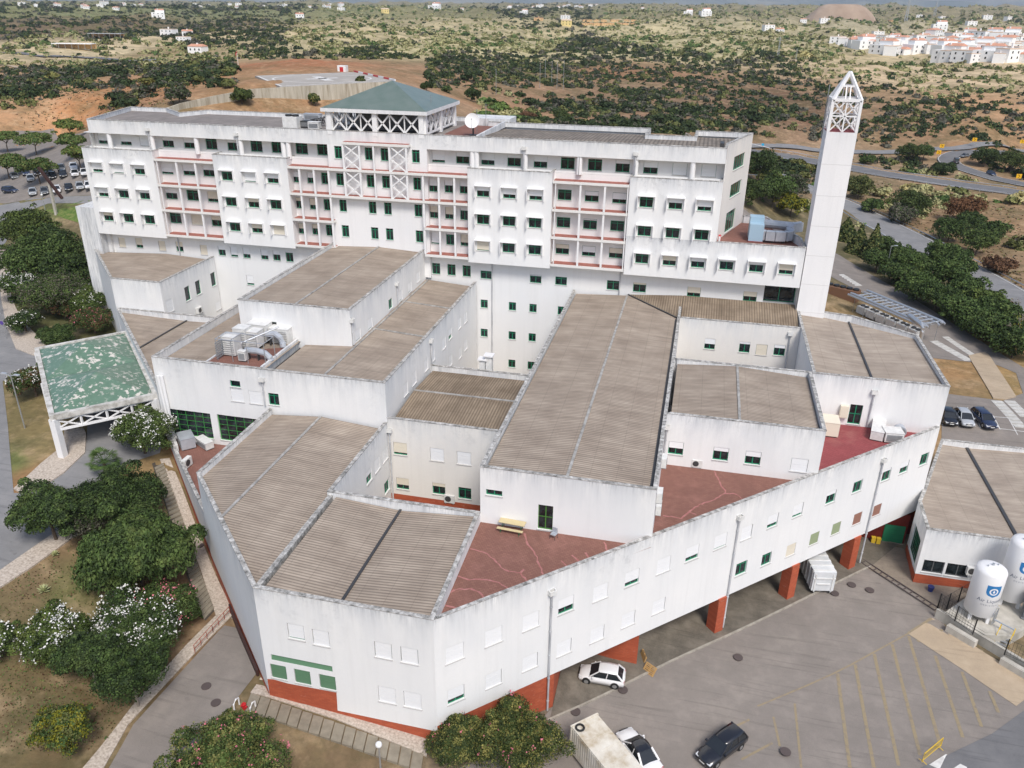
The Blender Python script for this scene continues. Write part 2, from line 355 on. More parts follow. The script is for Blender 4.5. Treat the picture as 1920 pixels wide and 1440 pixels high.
def downpipe(bld, W, x, y, z_to, r=.09, hopper=True):
    """rain pipe on wall W, its hopper where the pixel sight line meets the wall"""
    a, z = W.px(x, y); m = MB(); m.tube([W.pt(a, z, .16), W.pt(a, z_to, .16)], r, 8); 
    zz = z-1.5
    while zz > z_to+.5: p = W.pt(a, zz, .1); m.cyl((W.pt(a, zz, .16)[0], W.pt(a, zz, .16)[1]), r+.035, zz, zz+.1, 8); zz -= 2.6
    o = m.build('downpipe', 'grey_pipe', bld)
    if hopper:
        h = MB(); c = W.pt(a, z+.1, .2); t = (*W.t*.32, 0); n = (*W.n*.22, 0)
        for s in (-1, 1):
            h.obox(np.array(c)+s*np.array(t)*.9, np.array(t)*.1, n, (0, 0, .22)); h.obox(np.array(c)+s*np.array(n)*.88, np.array(t)*.8, np.array(n)*.12, (0, 0, .22))
        h.obox(np.array(c)-np.array((0, 0, .15)), np.array(t)*.8, np.array(n)*.76, (0, 0, .05))
        hp = h.build('hopper', 'ac_white', None); hp.parent = o; hp.location = (0, 0, 0)
mat_simple_noise('grey_pipe', [(.30, .31, .33), (.50, .51, .53), (.66, .66, .66)], .8, .6, (1, 1, .4))
newmat('dark_brown', sr(62, 40, 36), .7); newmat('chiller_brown', sr(120, 88, 66), .7); mat_simple_noise('skip_paint', [(.55, .57, .58), (.70, .71, .72)], .8, .6); mat_simple_noise('concrete_rim', [sr(140, 136, 128), sr(190, 188, 182), sr(214, 212, 208)], 1.2, .85)
HAZE = 8e-5
# ================================================================== HOSPITAL, tall ward block
Z1 = lambda x, y: (100+x/3.2, 120+y/3.2)
Z2 = lambda x, y: (600+x/3.6, 120+y/3.6)
Z3 = lambda x, y: (1000+x/3, 200+y/3)
Z4 = lambda x, y: (150+x/3.491, 420+y/3.491)
Z5 = lambda x, y: (650+x/3.79, 420+y/3.79)
Z6 = lambda x, y: (1100+x/2.743, 520+y/2.743)
Y1 = lambda x, y: (x/4, 560+y/4)
Y2 = lambda x, y: (300+x/2.909, 740+y/2.909)
Y3 = lambda x, y: (820+x/3.31, 840+y/3.31)
Y4 = lambda x, y: (440+x/3, 1080+y/3)
Y6 = lambda x, y: (1320+x/3.13, 740+y/3.13)
newmat('sill_white', (.74, .73, .70), .8)
mat_roof('sheet_roof_main', 'u', .55, sr(160, 150, 138), sr(118, 110, 102), .55)
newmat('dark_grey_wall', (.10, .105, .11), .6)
BLK, BAND, REC, TOP = 108.8, 109.8, 110.4, 111.4
ward = thing('hospital_building', 'tall white slab with rows of green windows and red ledges behind the low wings', 'hospital building', (-45, 118, 9))
LOW = 2.0
def rowz(W, pts): return sorted(W.px(*p)[1] for p in pts)[len(pts)//2]
# lower wall and bays, one long wall
wr = Wall(ward, (-93.4, REC), (2.68, REC), LOW, 36.55, 'white_wall', False); wr2 = Wall(ward, (2.68, REC), (14.1, REC), LOW, 27.5, 'white_wall', False)
def row(W, conv, pts, w, h, **kw):
    z = rowz(W, [conv(p[0], p[1]) for p in pts])
    for p in pts:
        a, _ = W.px(*conv(p[0], p[1])); k = dict(kw)
        if len(p) > 3: k['col'] = p[3]
        W.win(a, z, w, h, p[2], **k)
b_ = 'beige'
row(wr, Z1, [(687, 660, .75), (817, 668, .6), (938, 677, .45)], 2.0, 1.6)
row(wr, Z1, [(713, 810, .4), (840, 820, 0), (965, 828, .7, b_)], 2.0, 1.6)
row(wr, Z1, [(738, 955, 0), (867, 965, 1, b_), (988, 975, .4, b_)], 2.0, 1.6)
for p in [(297, 1085, 1), (418, 1100, 1, b_), (520, 1103, .7, b_), (658, 1120, 1, b_), (762, 1125, .5, b_), (907, 1145, 1, b_), (1015, 1150, .4), (1088, 1157, .8), (1163, 1165, .6), (1270, 1173, .65), (1343, 1180, .45), (1420, 1187, .1)]:
    wr.pxwin(*Z1(p[0], p[1]), 1.25, 1.6, p[2], p[3] if len(p) > 3 else 'white')
wr.pxwin(*Z4(1118, 400), 1.25, 1.6, .8)
row(wr, Z1, [(1457, 710, .5), (1547, 715, .5), (1632, 722, 0)], 1.15, 1.65)
row(wr, Z1, [(1475, 865, .3, b_), (1562, 872, .6, b_), (1647, 878, 0)], 1.15, 1.65)
row(wr, Z1, [(1492, 1018, .5, b_), (1577, 1024, .4, b_), (1660, 1032, 0)], 1.15, 1.65)
row(wr, Z2, [(765, 862, .5), (870, 868, .4), (972, 875, .4)], 1.25, 1.7)
row(wr, Z2, [(770, 1040, .5, b_), (873, 1045, .6, b_), (975, 1053, .2)], 1.25, 1.7)
row(wr, Z2, [(778, 1213, .9), (880, 1222, .1), (977, 1228, .7, b_)], 1.25, 1.7)
row(wr, Z2, [(785, 1420, 0), (888, 1427, 0), (990, 1435, 0)], 1.25, 1.7)
row(wr, Z3, [(175, 525, 0), (327, 535, .45), (482, 545, .6)], 1.9, 1.45)
row(wr, Z3, [(168, 680, 0), (317, 690, .1), (470, 700, 0)], 1.9, 1.45)
row(wr, Z3, [(162, 830, .45, b_), (310, 840, .65), (462, 852, .5, b_)], 1.9, 1.45)
row(wr, Z5, [(990, 388, 0), (1342, 420, .1), (1522, 435, 0)], 1.7, 1.25)
row(wr, Z5, [(977, 597, 0), (1177, 615, 0), (1323, 630, 0), (1525, 640, 0)], 1.1, 1.3)
row(wr, Z5, [(977, 802, 0), (1175, 822, 0), (1317, 835, 0)], 1.1, 1.3)
row(wr, Z5, [(1173, 1020, 0), (975, 1002, 0), (1310, 1034, 0)], 1.1, 1.3)
row(wr, Z3, [(447, 1030, 0), (595, 1045, .2, b_), (900, 1070, .6, b_), (1215, 1095, .5, b_)], 1.8, 1.4)
row(wr2, Z3, [(900, 1070, .6, b_), (1215, 1095, .5, b_)], 1.8, 1.4)
wr2.pxwin(*Z3(1378, 1110), 4.2, 2.6, 0, transom=False, depth=1.2)
wr.finish('wall'); wr2.finish('wall')
# blocks standing proud, each with its own front wall
def block(u0, u1, z0, z1):
    W = Wall(ward, (u0, BLK), (u1, BLK), z0, z1, 'white_wall')
    return W
def block_shell(u0, u1, z0, z1, back=REC, rside=True):
    m = MB(); m.add([(u0, BLK, z0), (u0, back+.05, z0), (u1, back+.05, z0), (u1, BLK, z0)], [(3, 2, 1, 0)]); m.build('soffit', 'white_wall', ward)
    if rside: Wall(ward, (u1, BLK), (u1, back+.1), z0, z1).finish('wall')
    Wall(ward, (u0, back+.1), (u0, BLK), z0, z1).finish('wall')
    parapet(ward, [(u0, BLK), (u1, BLK), (u1, TOP), (u0, TOP)], z1-.5, z1, .25, skip=(2,))
    m = MB(); m.flat([(u0+.2, BLK+.2), (u1-.2, BLK+.2), (u1-.2, TOP), (u0+.2, TOP)], z1-.48); m.build('deck', 'concrete', ward)
ZB, ZT = 23.15, 36.5
def hooded(W, conv, rows, w=1.75, h=1.45):
    for pts in rows: row(W, conv, pts, w, h, hood=True)
W = block(-93.3, -81.05, ZB, ZT)
hooded(W, Z1, [[(270, 648, .7), (395, 655, .9), (522, 663, .35)], [(305, 795, .6), (427, 803, .25), (553, 813, .3)], [(336, 940, .4, b_), (457, 950, 0), (583, 960, 0)]]); W.finish(); block_shell(-93.3, -81.05, ZB, ZT)
W = block(-71.0, -59.0, ZB, ZT)
hooded(W, Z1, [[(1045, 697, .1), (1183, 707, .9), (1320, 717, .5)], [(1070, 852, .1), (1205, 862, .4, b_), (1338, 872, 0)], [(1093, 1000, .1), (1226, 1013, .5, b_), (1358, 1025, 1, b_)]]); W.finish(); block_shell(-71.0, -59.0, ZB, ZT)
W = block(-31.75, -19.8, ZB, ZT)
hooded(W, Z2, [[(1100, 897, .4), (1277, 905, .6), (1455, 920, .6)], [(1100, 1082, 0), (1275, 1092, 0), (1450, 1106, 0)], [(1100, 1260, .9, b_), (1272, 1272, 0), (1448, 1287, 0)]]); W.finish(); block_shell(-31.75, -19.8, ZB, ZT)
W = block(-9.35, 2.6, 28.6, ZT)
hooded(W, Z3, [[(633, 568, 0), (797, 577, .45), (960, 587, .6)], [(622, 728, 0), (780, 740, 0), (943, 750, 0)]]); W.finish(); block_shell(-9.35, 2.6, 28.6, ZT)
W = Wall(ward, (-9.35, BLK), (14.05, BLK), ZB, 28.6, 'white_wall', True)
hooded(W, Z3, [[(608, 882, 0), (763, 893, .5, b_), (922, 906, .4), (1083, 918, .2), (1250, 930, .3), (1417, 945, .6, b_)]]); W.finish()
m = MB(); m.add([(-9.35, BLK, ZB), (-9.35, REC+.05, ZB), (14.05, REC+.05, ZB), (14.05, BLK, ZB)], [(3, 2, 1, 0)]); m.build('soffit', 'white_wall', ward)
Wall(ward, (-9.35, REC+.1), (-9.35, BLK), ZB, 28.6).finish('wall')
# the recessed top floor, its band and round columns
def toprow(u0, u1, conv, pts, w=1.9, h=1.55):
    W = Wall(ward, (u0, TOP), (u1, TOP), 36.0, 38.9, 'clean_wall', False); row(W, conv, pts, w, h); W.finish()
toprow(-93.4, -52.9, Z1, [(305, 472, .7), (438, 482, .7), (555, 487, 1), (692, 495, .35), (820, 503, .5), (952, 512, 0), (1083, 520, .3), (1222, 527, 0), (1348, 535, 0), (1493, 542, 0), (1622, 548, 0)])
def on(conv, x, y, v): return float(onV(*conv(x, y), v)[0])
W = Wall(ward, (-37.9, TOP), (2.75, TOP), 36.0, 38.9, 'clean_wall', False)
row(W, Z2, [(800, 662, .8), (963, 672, .45), (1133, 683, .6), (1310, 690, .3), (1487, 702, .5), (1670, 712, 0)], 1.9, 1.55)
row(W, Z3, [(345, 360, 0), (500, 368, .3), (657, 377, .5), (820, 388, 1), (983, 395, 1)], 1.9, 1.55); W.finish()
for u0, u1 in ((-93.4, -52.9), (-37.9, 2.6)):
    m = MB(); m.add([(u0, BAND, 38.62), (u0, TOP+.1, 38.62), (u1, TOP+.1, 38.62), (u1, BAND, 38.62)], [(3, 2, 1, 0)]); m.build('soffit', 'clean_wall', ward)
    m = MB(); m.flat([(u0, REC-.02), (u1, REC-.02), (u1, TOP+.1), (u0, TOP+.1)], 36.28); m.build('deck', 'concrete', ward)
for conv, x in [(Z1, 340), (Z1, 595), (Z1, 860), (Z1, 1125), (Z1, 1380), (Z1, 1410), (Z2, 1028), (Z2, 1057), (Z2, 1385), (Z2, 1750), (Z3, 260), (Z3, 575), (Z3, 897)]:
    y = {Z1: 455, Z2: 645, Z3: 345}[conv]; u = on(conv, x, y+(x/1400*40 if conv is Z1 else 0), BAND+.4)
    m = MB(); m.cyl((u, BAND+.42), .36, 36.2, 38.62, 14); m.build('column', 'white_paint', ward)
# band round the top, front
Wall(ward, (-92.2, BAND), (2.6, BAND), 38.6, 40.55, 'white_wall', True).finish()
# left face of the right recess, centre wall
Wall(ward, (-37.9, BAND), (-37.9, TOP), 36.2, 38.6, 'clean_wall', False).finish()
Wall(ward, (-37.9, BAND), (-37.9, REC), 20, 36.2, 'clean_wall', False).finish()
wc = Wall(ward, (-52.9, BAND), (-37.9, BAND), 20, 38.6, 'clean_wall', False)
row(wc, Z2, [(125, 633, 0), (330, 650, 0), (437, 655, 0), (648, 667, 0)], 1.15, 1.75)
row(wc, Z2, [(138, 820, 0), (343, 832, 0), (447, 840, 0), (657, 852, 0)], 1.15, 1.75)
row(wc, Z2, [(158, 995, 0), (357, 1010, 0), (460, 1018, 0), (665, 1032, 0)], 1.15, 1.75)
row(wc, Z2, [(175, 1167, 0), (372, 1182, 0), (472, 1188, 0), (673, 1207, 0)], 1.15, 1.75)
wc.finish()
# parapet walls above the bay ledges
# red topped ledges with thin columns
def ledge(u0, u1, z, back):
    m = MB(); m.box(u0, u1, BLK-.05, back+.02, z-.34, z-.012); o = m.build('ledge', 'sill_white', ward)
    m = MB(); m.box(u0+.1, u1-.1, BLK+.12, back, z-.01, z+.02); t = m.build('ledge_tiles', 'red_ledge', None); t.parent = o; t.location = (0, 0, 0)
LZ = (35.45, 31.62, 27.78, 23.85)
def post(u, z0, z1, w=.26): m = MB(); m.box(u-w/2, u+w/2, BLK+.02, BLK+.28, z0, z1); m.build('post', 'white_paint', ward)
for (u0, u1) in ((-81.0, -71.05), (-19.75, -9.4)):
    for z in LZ: ledge(u0, u1, z, REC)
    for k in range(3):
        for f in (.04, .37, .69, .985 if u0 > -50 else 9): 
            if f < 2: post(u0+(u1-u0)*f, LZ[k+1]+.02, LZ[k]-.34, .12 if f in (.04, .985) else .26)
ledge(-58.95, -31.8, LZ[0], BAND); ledge(-58.95, -31.8, LZ[1], BAND)
mm = MB(); mm.box(-58.95, -52.9, BAND+.03, REC, LZ[0]-.3, LZ[0]+.02); mm.box(-37.9, -31.8, BAND+.03, REC, LZ[0]-.3, LZ[0]+.02); mm.box(-58.95, -52.9, BAND+.03, REC, LZ[1]-.3, LZ[1]+.02); mm.box(-37.9, -31.8, BAND+.03, REC, LZ[1]-.3, LZ[1]+.02); mm.build('ledge_tiles', 'red_ledge', ward)
for z in LZ[2:]: ledge(-58.95, -52.4, z, REC); ledge(-38.3, -31.8, z, REC)
for k in range(3):
    for x in (1475, 1562, 1650): post(on(Z1, x, 670, BLK), LZ[k+1]+.02, LZ[k]-.34)
    for x in (695, 800, 905): post(on(Z2, x, 830, BLK), LZ[k+1]+.02, LZ[k]-.34)
ledge(on(Z2, 145, 520, BLK), on(Z2, 595, 540, BLK), 39.2, BAND)
for a, b, k in [(155, 265, 0), (467, 580, 0), (168, 275, 1), (480, 588, 1)]:
    u0 = on(Z2, a, 620 if k == 0 else 800, BLK); u1 = on(Z2, b, 620 if k == 0 else 800, BLK); z0, z1 = (LZ[0], 38.86) if k == 0 else (LZ[1], LZ[0]-.34)
    m = MB(); zm = (z0+z1)/2
    for u in (u0, u1): m.box(u-.13, u+.13, BLK+.02, BLK+.28, z0, z1)
    for za, zb in ((z0, zm), (zm, z1)):
        m.bar((u0+.1, BLK+.12, za), (u1-.1, BLK+.12, zb), .16); m.bar((u0+.1, BLK+.16, zb), (u1-.1, BLK+.16, za), .16)
    m.build('cross_braced_frame', 'white_paint', ward)
for x, y0 in ((360, 620), (372, 800)): 
    k = 0 if y0 == 620 else 1; post(on(Z2, x, y0, BLK), (LZ[0] if k == 0 else LZ[1])+.02, 38.86 if k == 0 else LZ[0]-.34, .2)
# right end: splayed wall, terrace, rear walls
sp = [(2.6, BAND), (2.85, 114.0), (6.4, 125.6)]
for i in range(2):
    W = Wall(ward, sp[i], sp[i+1], 27.0, 40.55, 'warm_wall', True, 40.55)
    if i == 1:
        for x, y in ((1155, 345), (1132, 500)): W.win(W.L*.52, W.px(*Z3(x, y))[1], 5.4, 1.9, 0, cols=5, transom=False)
        W.win(W.L*.45, 27.75, 4.6, 2.9, 0, cols=4, name='glazed_door')
    W.finish()
roofp = [(-92.2, BAND), (2.6, BAND), (2.85, 114.0), (6.4, 125.6), (-1.7, 125.6), (-1.7, 119.4), (-8.3, 119.4), (-8.3, 126.2), (-33, 126.2), (-33, 130.5), (-60, 130.5), (-60, 126.2), (-82, 126.2), (-84, 121.5), (-89.5, 126.2), (-96.7, 126.2)]
for i in range(3, len(roofp)):
    Wall(ward, roofp[i], roofp[(i+1) % len(roofp)], 4, 40.55, 'white_wall', True).finish()
parapet(ward, roofp, 39.9, 40.55, .3, skip=())
m = MB(); m.flat(inset([(-92.2, BAND), (-37, BAND), (-37, 130.5), (-60, 130.5), (-60, 126.2), (-82, 126.2), (-84, 121.5), (-89.5, 126.2), (-96.7, 126.2)], .1), 39.95); m.build('roof', 'sheet_roof_grey', ward)
m = MB(); m.flat([(-37.2, BAND+.1), (-30.8, BAND+.1), (-30.8, 126.1), (-37.2, 126.1)], 39.94); m.build('roof_terrace', 'terrace_tile', ward)
m = MB(); m.add([(-30.5, BAND+.25, 39.95), (2.5, BAND+.25, 39.95), (2.7, 114.0, 40.25), (-30.5, 114.0, 40.25)], [(0, 1, 2, 3)]); m.add([(-30.5, 114.0, 40.25), (2.7, 114.0, 40.25), (6.15, 125.4, 39.7), (-30.5, 125.4, 39.7)], [(0, 1, 2, 3)]); m.build('roof', 'sheet_roof_main', ward)
m = MB(); m.box(-30.8, -30.52, BAND+.25, 125.9, 39.9, 40.75); m.build('roof_upstand', 'white_wall', ward); m = MB(); m.box(-37.0, -30.0, 126.3, 131, 39.9, 41.0); m.build('roof_upstand', 'white_wall', ward)
m = MB(); m.box(1.7, 2.2, BAND+.3, 112.2, 40.0, 41.1); m.build('roof_vent', 'dark_metal', ward)
tp = [(2.6, BLK), (14.05, BLK), (13.9, 114.0), (10.0, 125.6), (6.4, 125.6)]
for i in (1, 2, 3): Wall(ward, tp[i], tp[i+1], 4, 28.6).finish()
m = MB(); m.flat([(2.5, BLK+.2), (13.9, BLK+.2), (13.8, 114), (9.9, 125.4), (6.3, 125.4), (2.75, 114.0)], 27.55); m.build('terrace_floor', 'terrace_tile', ward)
parapet(ward, tp, 27.5, 28.6, .28, skip=(4,))
m = MB(); m.box(-96.8, -93.35, 108.9, 126, 4, 27.2); m.build('stair_wing', 'white_wall', ward)
Wall(ward, (-93.4, 126.1), (-93.4, REC), 4, 36.3).finish()
# pipes down the bays
for x, y, zt, cv in [(568, 395, 36.6, Z1), (1100, 425, 36.6, Z1), (1378, 572, 36.6, Z2), (577, 268, 36.6, Z3)]:
    Wb = Wall(ward, (-92.2, BAND), (2.6, BAND), 38.6, 40.55); downpipe(ward, Wb, *cv(x, y), zt)
for u, z1 in ((-80.2, 23.5), (-28.6, 23.0), (-9.9, 23.4), (14.0, 23)):
    m = MB(); m.tube([(u, REC-.12, z1), (u, REC-.12, 6)], .09); m.build('downpipe', 'grey_pipe', ward)
# lantern storey with its hipped roof
m = MB(); u0, u1, v0, v1 = -52.6, -38.3, 110.1, 124.4; zb, ze = 40.4, 43.1
for i, (a, b) in enumerate((((u0, v0), (u1, v0)), ((u1, v0), (u1, v1)), ((u1, v1), (u0, v1)), ((u0, v1), (u0, v0)))):
    a = np.array(a); b = np.array(b); L = np.linalg.norm(b-a); t = (b-a)/L
    for f in (0, .5, 1): c = a+t*(.3+(L-.6)*f); m.box(c[0]-.34, c[0]+.34, c[1]-.34, c[1]+.34, zb-.4, ze)
    for k in range(6):
        p = a+t*(.65+(L-1.3)*k/6); q = a+t*(.65+(L-1.3)*(k+1)/6)
        m.bar((*p, zb+.15), (*q, ze-.15), .2); m.bar((*p, ze-.15), (*q, zb+.15), .2); m.bar((*p, zb), (*p, ze), .14)
    m.bar((*a, zb+.05), (*b, zb+.05), .24); 
m.build('lattice', 'white_paint', ward)
m = MB(); m.prism([(u0-.7, v0-.7), (u1+.7, v0-.7), (u1+.7, v1+.7), (u0-.7, v1+.7)], ze+.01, ze+.5); m.build('eaves', 'clean_wall', ward)
m = MB(); P = [(u0-.65, v0-.65, ze+.52), (u1+.65, v0-.65, ze+.52), (u1+.65, v1+.65, ze+.52), (u0-.65, v1+.65, ze+.52), (-45.4, 117.3, 46.85)]
m.add(P, [(0, 1, 4), (1, 2, 4), (2, 3, 4), (3, 0, 4)]); 
mg = newmat('green_roof', sr(96, 116, 106), .3, 0, .8); t = NT(mg); t.out(t.mix(t.mrange(t.noise(.6, (1, 1, 1)), .3, .7), sr(96, 112, 102), sr(112, 124, 116)))
m.build('hipped_roof', 'green_roof', ward)
m = MB(); m.box(u0+3, u1-3, v0+3, v1-3, zb, ze-.2); m.build('plant_room', 'dark_grey_wall', ward)
# ================================================================== HOSPITAL, low wings in front
low = thing('hospital_wing', 'low white wings with grey sheet roofs and red terraces in front of the tall slab', 'hospital wing', (-15, 65, 0))
L1, L2, L3 = 15.04, 19.8, 24.2
DA, DB = (-16.1, 44.57), (28.5, 87.75)                 # the long splayed front
dg = lambda u: DA[1]+(u-DA[0])*(DB[1]-DA[1])/(DB[0]-DA[0])
# ---- front wing
Wp = [(-45.1, 58.9), (-31.0, 44.7), (-16.1, 44.57), (-16.45, 59.2), (-31.0, 59.2), (-31.0, 73.5), (-45.1, 73.5)]
W = Wall(low, Wp[0], Wp[1], -1, L1)                    # left splay
for x, y in ((905/2.571*1.0+0, 0),): pass
for px_ in [(393, 1010), (408, 1045), (424, 1083), (452, 1145)]: pass
W.finish(); WL = W
W = Wall(low, Wp[1], Wp[2], 3.55, L1); WF = W
for x, y, s_ in ((350, 358, .9), (490, 392, 1), (838, 462, 1), (985, 492, 1)): W.pxwin(*Y4(x, y), 1.45, 1.55, s_)
for x, y, s_ in ((860, 712, 1), (1003, 742, 1)): W.pxwin(*Y4(x, y), 1.5, 1.65, s_)
for x, y in ((253, 578), (387, 607), (527, 637)): W.pxwin(*Y4(x, y), 1.45, 1.5, 1, 'green')
a0, z_ = W.px(*Y4(207, 470)); a1, _ = W.px(*Y4(550, 525)); W.hole(a0, a1, z_, z_+.58, .2)
W.finish()
a0, z_ = W.px(*Y4(207, 470)); a1, _ = W.px(*Y4(550, 525))
m = MB(); m.add([W.pt(a0, z_+.58, -.18), W.pt(a1, z_+.58, -.18), W.pt(a1, z_, -.02), W.pt(a0, z_, -.02)], [(3, 2, 1, 0)]); m.build('green_shutter_strip', 'shutter_green', low)
# brick plinths (set back 3 cm)
def plinth(A, B, z0, z1, off=-.03, name='brick_plinth'):
    W_ = Wall(low, A, B, z0, z1, 'red_brick', False); W_.A = W_.A+W_.n*off; W_.B = W_.B+W_.n*off; return W_.finish(name)
plinth((-31.0, 44.7), (-16.1, 44.57), -2, 3.57)
plinth(DA, (-8.0, dg(-8.0)), -2, 4.18)
q4 = [WF.px(*Y4(x, y)) for x, y in ((152, 612), (578, 745), (573, 655), (430, 628), (300, 604), (215, 580), (150, 572))]; m = MB(); aw = [W.pt(max(.02, a), 3.5 if i < 2 else z, .012) for i, (a, z) in enumerate(q4)]; m.add(aw, [tuple(range(7))]); m.build('brick_patch', 'red_brick', low)
W = Wall(low, DA, DB, 4.16, L1); WD = W
U1 = [(110, 1325, 1), (350, 1220, .97), (580, 1125, .97), (797, 1025, .65), (1010, 945, .97), (1205, 855, .7), (1400, 775, 1), (1577, 700, .7), (1752, 625, .9)]
for x, y, s_ in U1: W.pxwin(*Y3(x, y-3), 1.55, 1.6, s_)
for x, y, s_ in [(575, 1375, 1), (785, 1285, .95), (990, 1200, 1), (1182, 1108, 1), (1370, 1025, 1), (1880, 790, 0)]: W.pxwin(*Y3(x, y-3), 1.5, 1.55, s_)
W.pxwin(*Y4(1247, 708), 1.5, 1.55, .7); W.pxwin(*Y4(1457, 620), 1.5, 1.55, 1)
for x, y, s_ in [(245, 848, 1), (398, 778, .7), (545, 716, .75), (738, 638, .3), (893, 573, .1), (1062, 505, .2), (1167, 460, .5), (1283, 413, 0)]: W.pxwin(*Y6(x, y), 1.45, 1.5, s_)
for x, y, s_, c_ in [(360, 1000, 0, 'white'), (503, 945, 1, b_), (640, 878, 1, 'lime'), (768, 818, 1, 'lime'), (892, 760, 1, 'brown'), (1007, 710, 1, 'brown')]: W.pxwin(*Y6(x, y), 1.35, 1.45, s_, c_)
W.finish()
Wall(low, Wp[2], Wp[3], 13.7, L1).finish()
W = Wall(low, Wp[3], Wp[4], 3, L1, 'warm_wall'); W.finish()
W = Wall(low, Wp[4], Wp[5], 3, L1, 'white_wall')
for x, y, s_ in [(1143, 478, .4), (1187, 415, 1), (1230, 360, 1), (1240, 532, 0)]: 
    a, z = W.px(*Y2(x, y)); W.win(a, z, 1.5, 1.5, s_)
W.finish()
Wall(low, Wp[6], Wp[0], 9, L1).finish()
parapet(low, Wp, 13.6, L1, .32, skip=(5,))
gable(low, [(-45.1, 58.9), (-30.95, 44.75), (-30.95, 73.4), (-45.1, 73.4)], 'u', -38.7, 14.95, .085, 'sheet_roof_v')
gable(low, [(-30.7, 44.75), (-16.2, 44.65), (-16.5, 59.1), (-30.7, 59.1)], 'u', -24.0, 14.2, -.075, 'sheet_roof_v', 'gutter')
m = MB(); m.box(-31.2, -30.75, 45.05, 58.95, 14, 14.78); m.build('dividing_coping', 'coping', low)
# ---- red terraces behind the splayed parapet
def terrace(P, z, mat, name='terrace_floor'):
    m = MB(); m.flat(P, z); return m.build(name, mat, low)
TZ = 13.95
terrace([(-16.4, 44.75), (-1.0, dg(-1)-.05), (-1.0, 59.3), (-16.45, 59.25)], TZ, 'terrace_tile')
terrace([(-1.1, dg(-1.1)), (14.2, dg(14.2)), (14.2, 73.9), (-1.1, 73.9)], TZ, 'terrace_tile')
terrace([(14.1, dg(14.1)), (28.4, dg(28.4)), (28.4, 87.95), (14.1, 87.95)], TZ, 'terrace_red')
m = MB(); n_ = WD.n
def strip(mb, W_, a0, a1, zr, zt, th):
    i0, i1 = W_.pt(a0, zr, -th), W_.pt(a1, zr, -th); mb.add([i0, i1, (i1[0], i1[1], zt), (i0[0], i0[1], zt)], [(1, 0, 3, 2)], 0, [zt-zr]*2+[0]*2)
    mb.add([W_.pt(a0, zt, -th), W_.pt(a1, zt, -th), W_.pt(a1, zt, .04), W_.pt(a0, zt, .04)]+[W_.pt(a0, zt+.06, -th), W_.pt(a1, zt+.06, -th), W_.pt(a1, zt+.06, .04), W_.pt(a0, zt+.06, .04)], [(7, 6, 5, 4), (0, 4, 5, 1), (3, 2, 6, 7), (0, 3, 7, 4), (1, 5, 6, 2)], 1, [0]*8)
strip(m, WD, .35, WD.L-.05, TZ-.1, L1, .3); m.build('parapet', ['white_wall', 'coping'], low)
# crack repairs on the tiles, as drawn lines of paint lying on the floor
def cracks(name, lines, wd=.2):
    for ln in lines:
        m = MB()
        P = [at(*q, TZ+.006)[:2] for q in ln]; Q = [P[0]]
        for a, b in zip(P, P[1:]):
            k = max(1, int(np.linalg.norm(b-a)/.35))
            for i in range(1, k+1): Q.append(a+(b-a)*i/k+RNG.normal(0, .05, 2))
        for a, b in zip(Q, Q[1:]):
            d = b-a; L = np.linalg.norm(d); 
            if L < 1e-3: continue
            n = np.array([-d[1], d[0]])/L*wd*RNG.uniform(.2, .5); e = d/L*.04
            m.add([(*(a-n-e), TZ+.006), (*(b-n+e), TZ+.006), (*(b+n+e), TZ+.006), (*(a+n-e), TZ+.006)], [(0, 1, 2, 3)])
        for i, q in enumerate(m.v): m.v[i] = (q[0], q[1], TZ+.006+(i//4 % 7)*.0006)
        m.build(name, 'crack_paint', low)
cracks('crack_repair', [[Y3(205, 625), Y3(290, 645), Y3(350, 690), Y3(400, 740), Y3(450, 765), Y3(515, 775), Y3(545, 755)], [Y3(515, 775), Y3(560, 830)],
  [Y3(540, 530), Y3(560, 600), Y3(600, 640), Y3(625, 700), Y3(655, 785)], [Y3(130, 795), Y3(200, 815), Y3(300, 815), Y3(380, 835), Y3(440, 870)],
  [Y3(80, 895), Y3(140, 875), Y3(200, 875), Y3(260, 890), Y3(290, 930)], [Y3(35, 975), Y3(90, 985), Y3(130, 995)], [Y3(1035, 585), Y3(1060, 640)], [Y3(920, 650), Y3(945, 685)], [Y3(835, 665), Y3(880, 705)], [Y3(770, 700), Y3(805, 735)],
  [Y3(1720, 145), Y3(1750, 210), Y3(1790, 280), Y3(1860, 285), Y3(1890, 315)], [Y3(1790, 280), Y3(1720, 320), Y3(1630, 350), Y3(1570, 390), Y3(1510, 435), Y3(1400, 420)], [Y3(1570, 400), Y3(1605, 415)]])
# ---- generic rectangular roof block
def rblock(u0, u1, v0, v1, zt, zr, walls, z0=13.8, mats=None, wins=(), par_skip=()):
    P = [(u0, v0), (u1, v0), (u1, v1), (u0, v1)]
    for i in walls:
        zz = z0[i] if isinstance(z0, dict) else z0
        W_ = Wall(low, P[i], P[(i+1) % 4], zz, zt, (mats or {}).get(i, 'white_wall'))
        for w_ in wins:
            if w_[0] == i: W_.pxwin(*w_[1], *w_[2:5], *(w_[5:6] or ('white',)), **(w_[6] if len(w_) > 6 else {}))
        W_.finish(); BW[u0, v0, i] = W_
    parapet(low, P, zr, zt, .3, skip=par_skip)
BW = {}
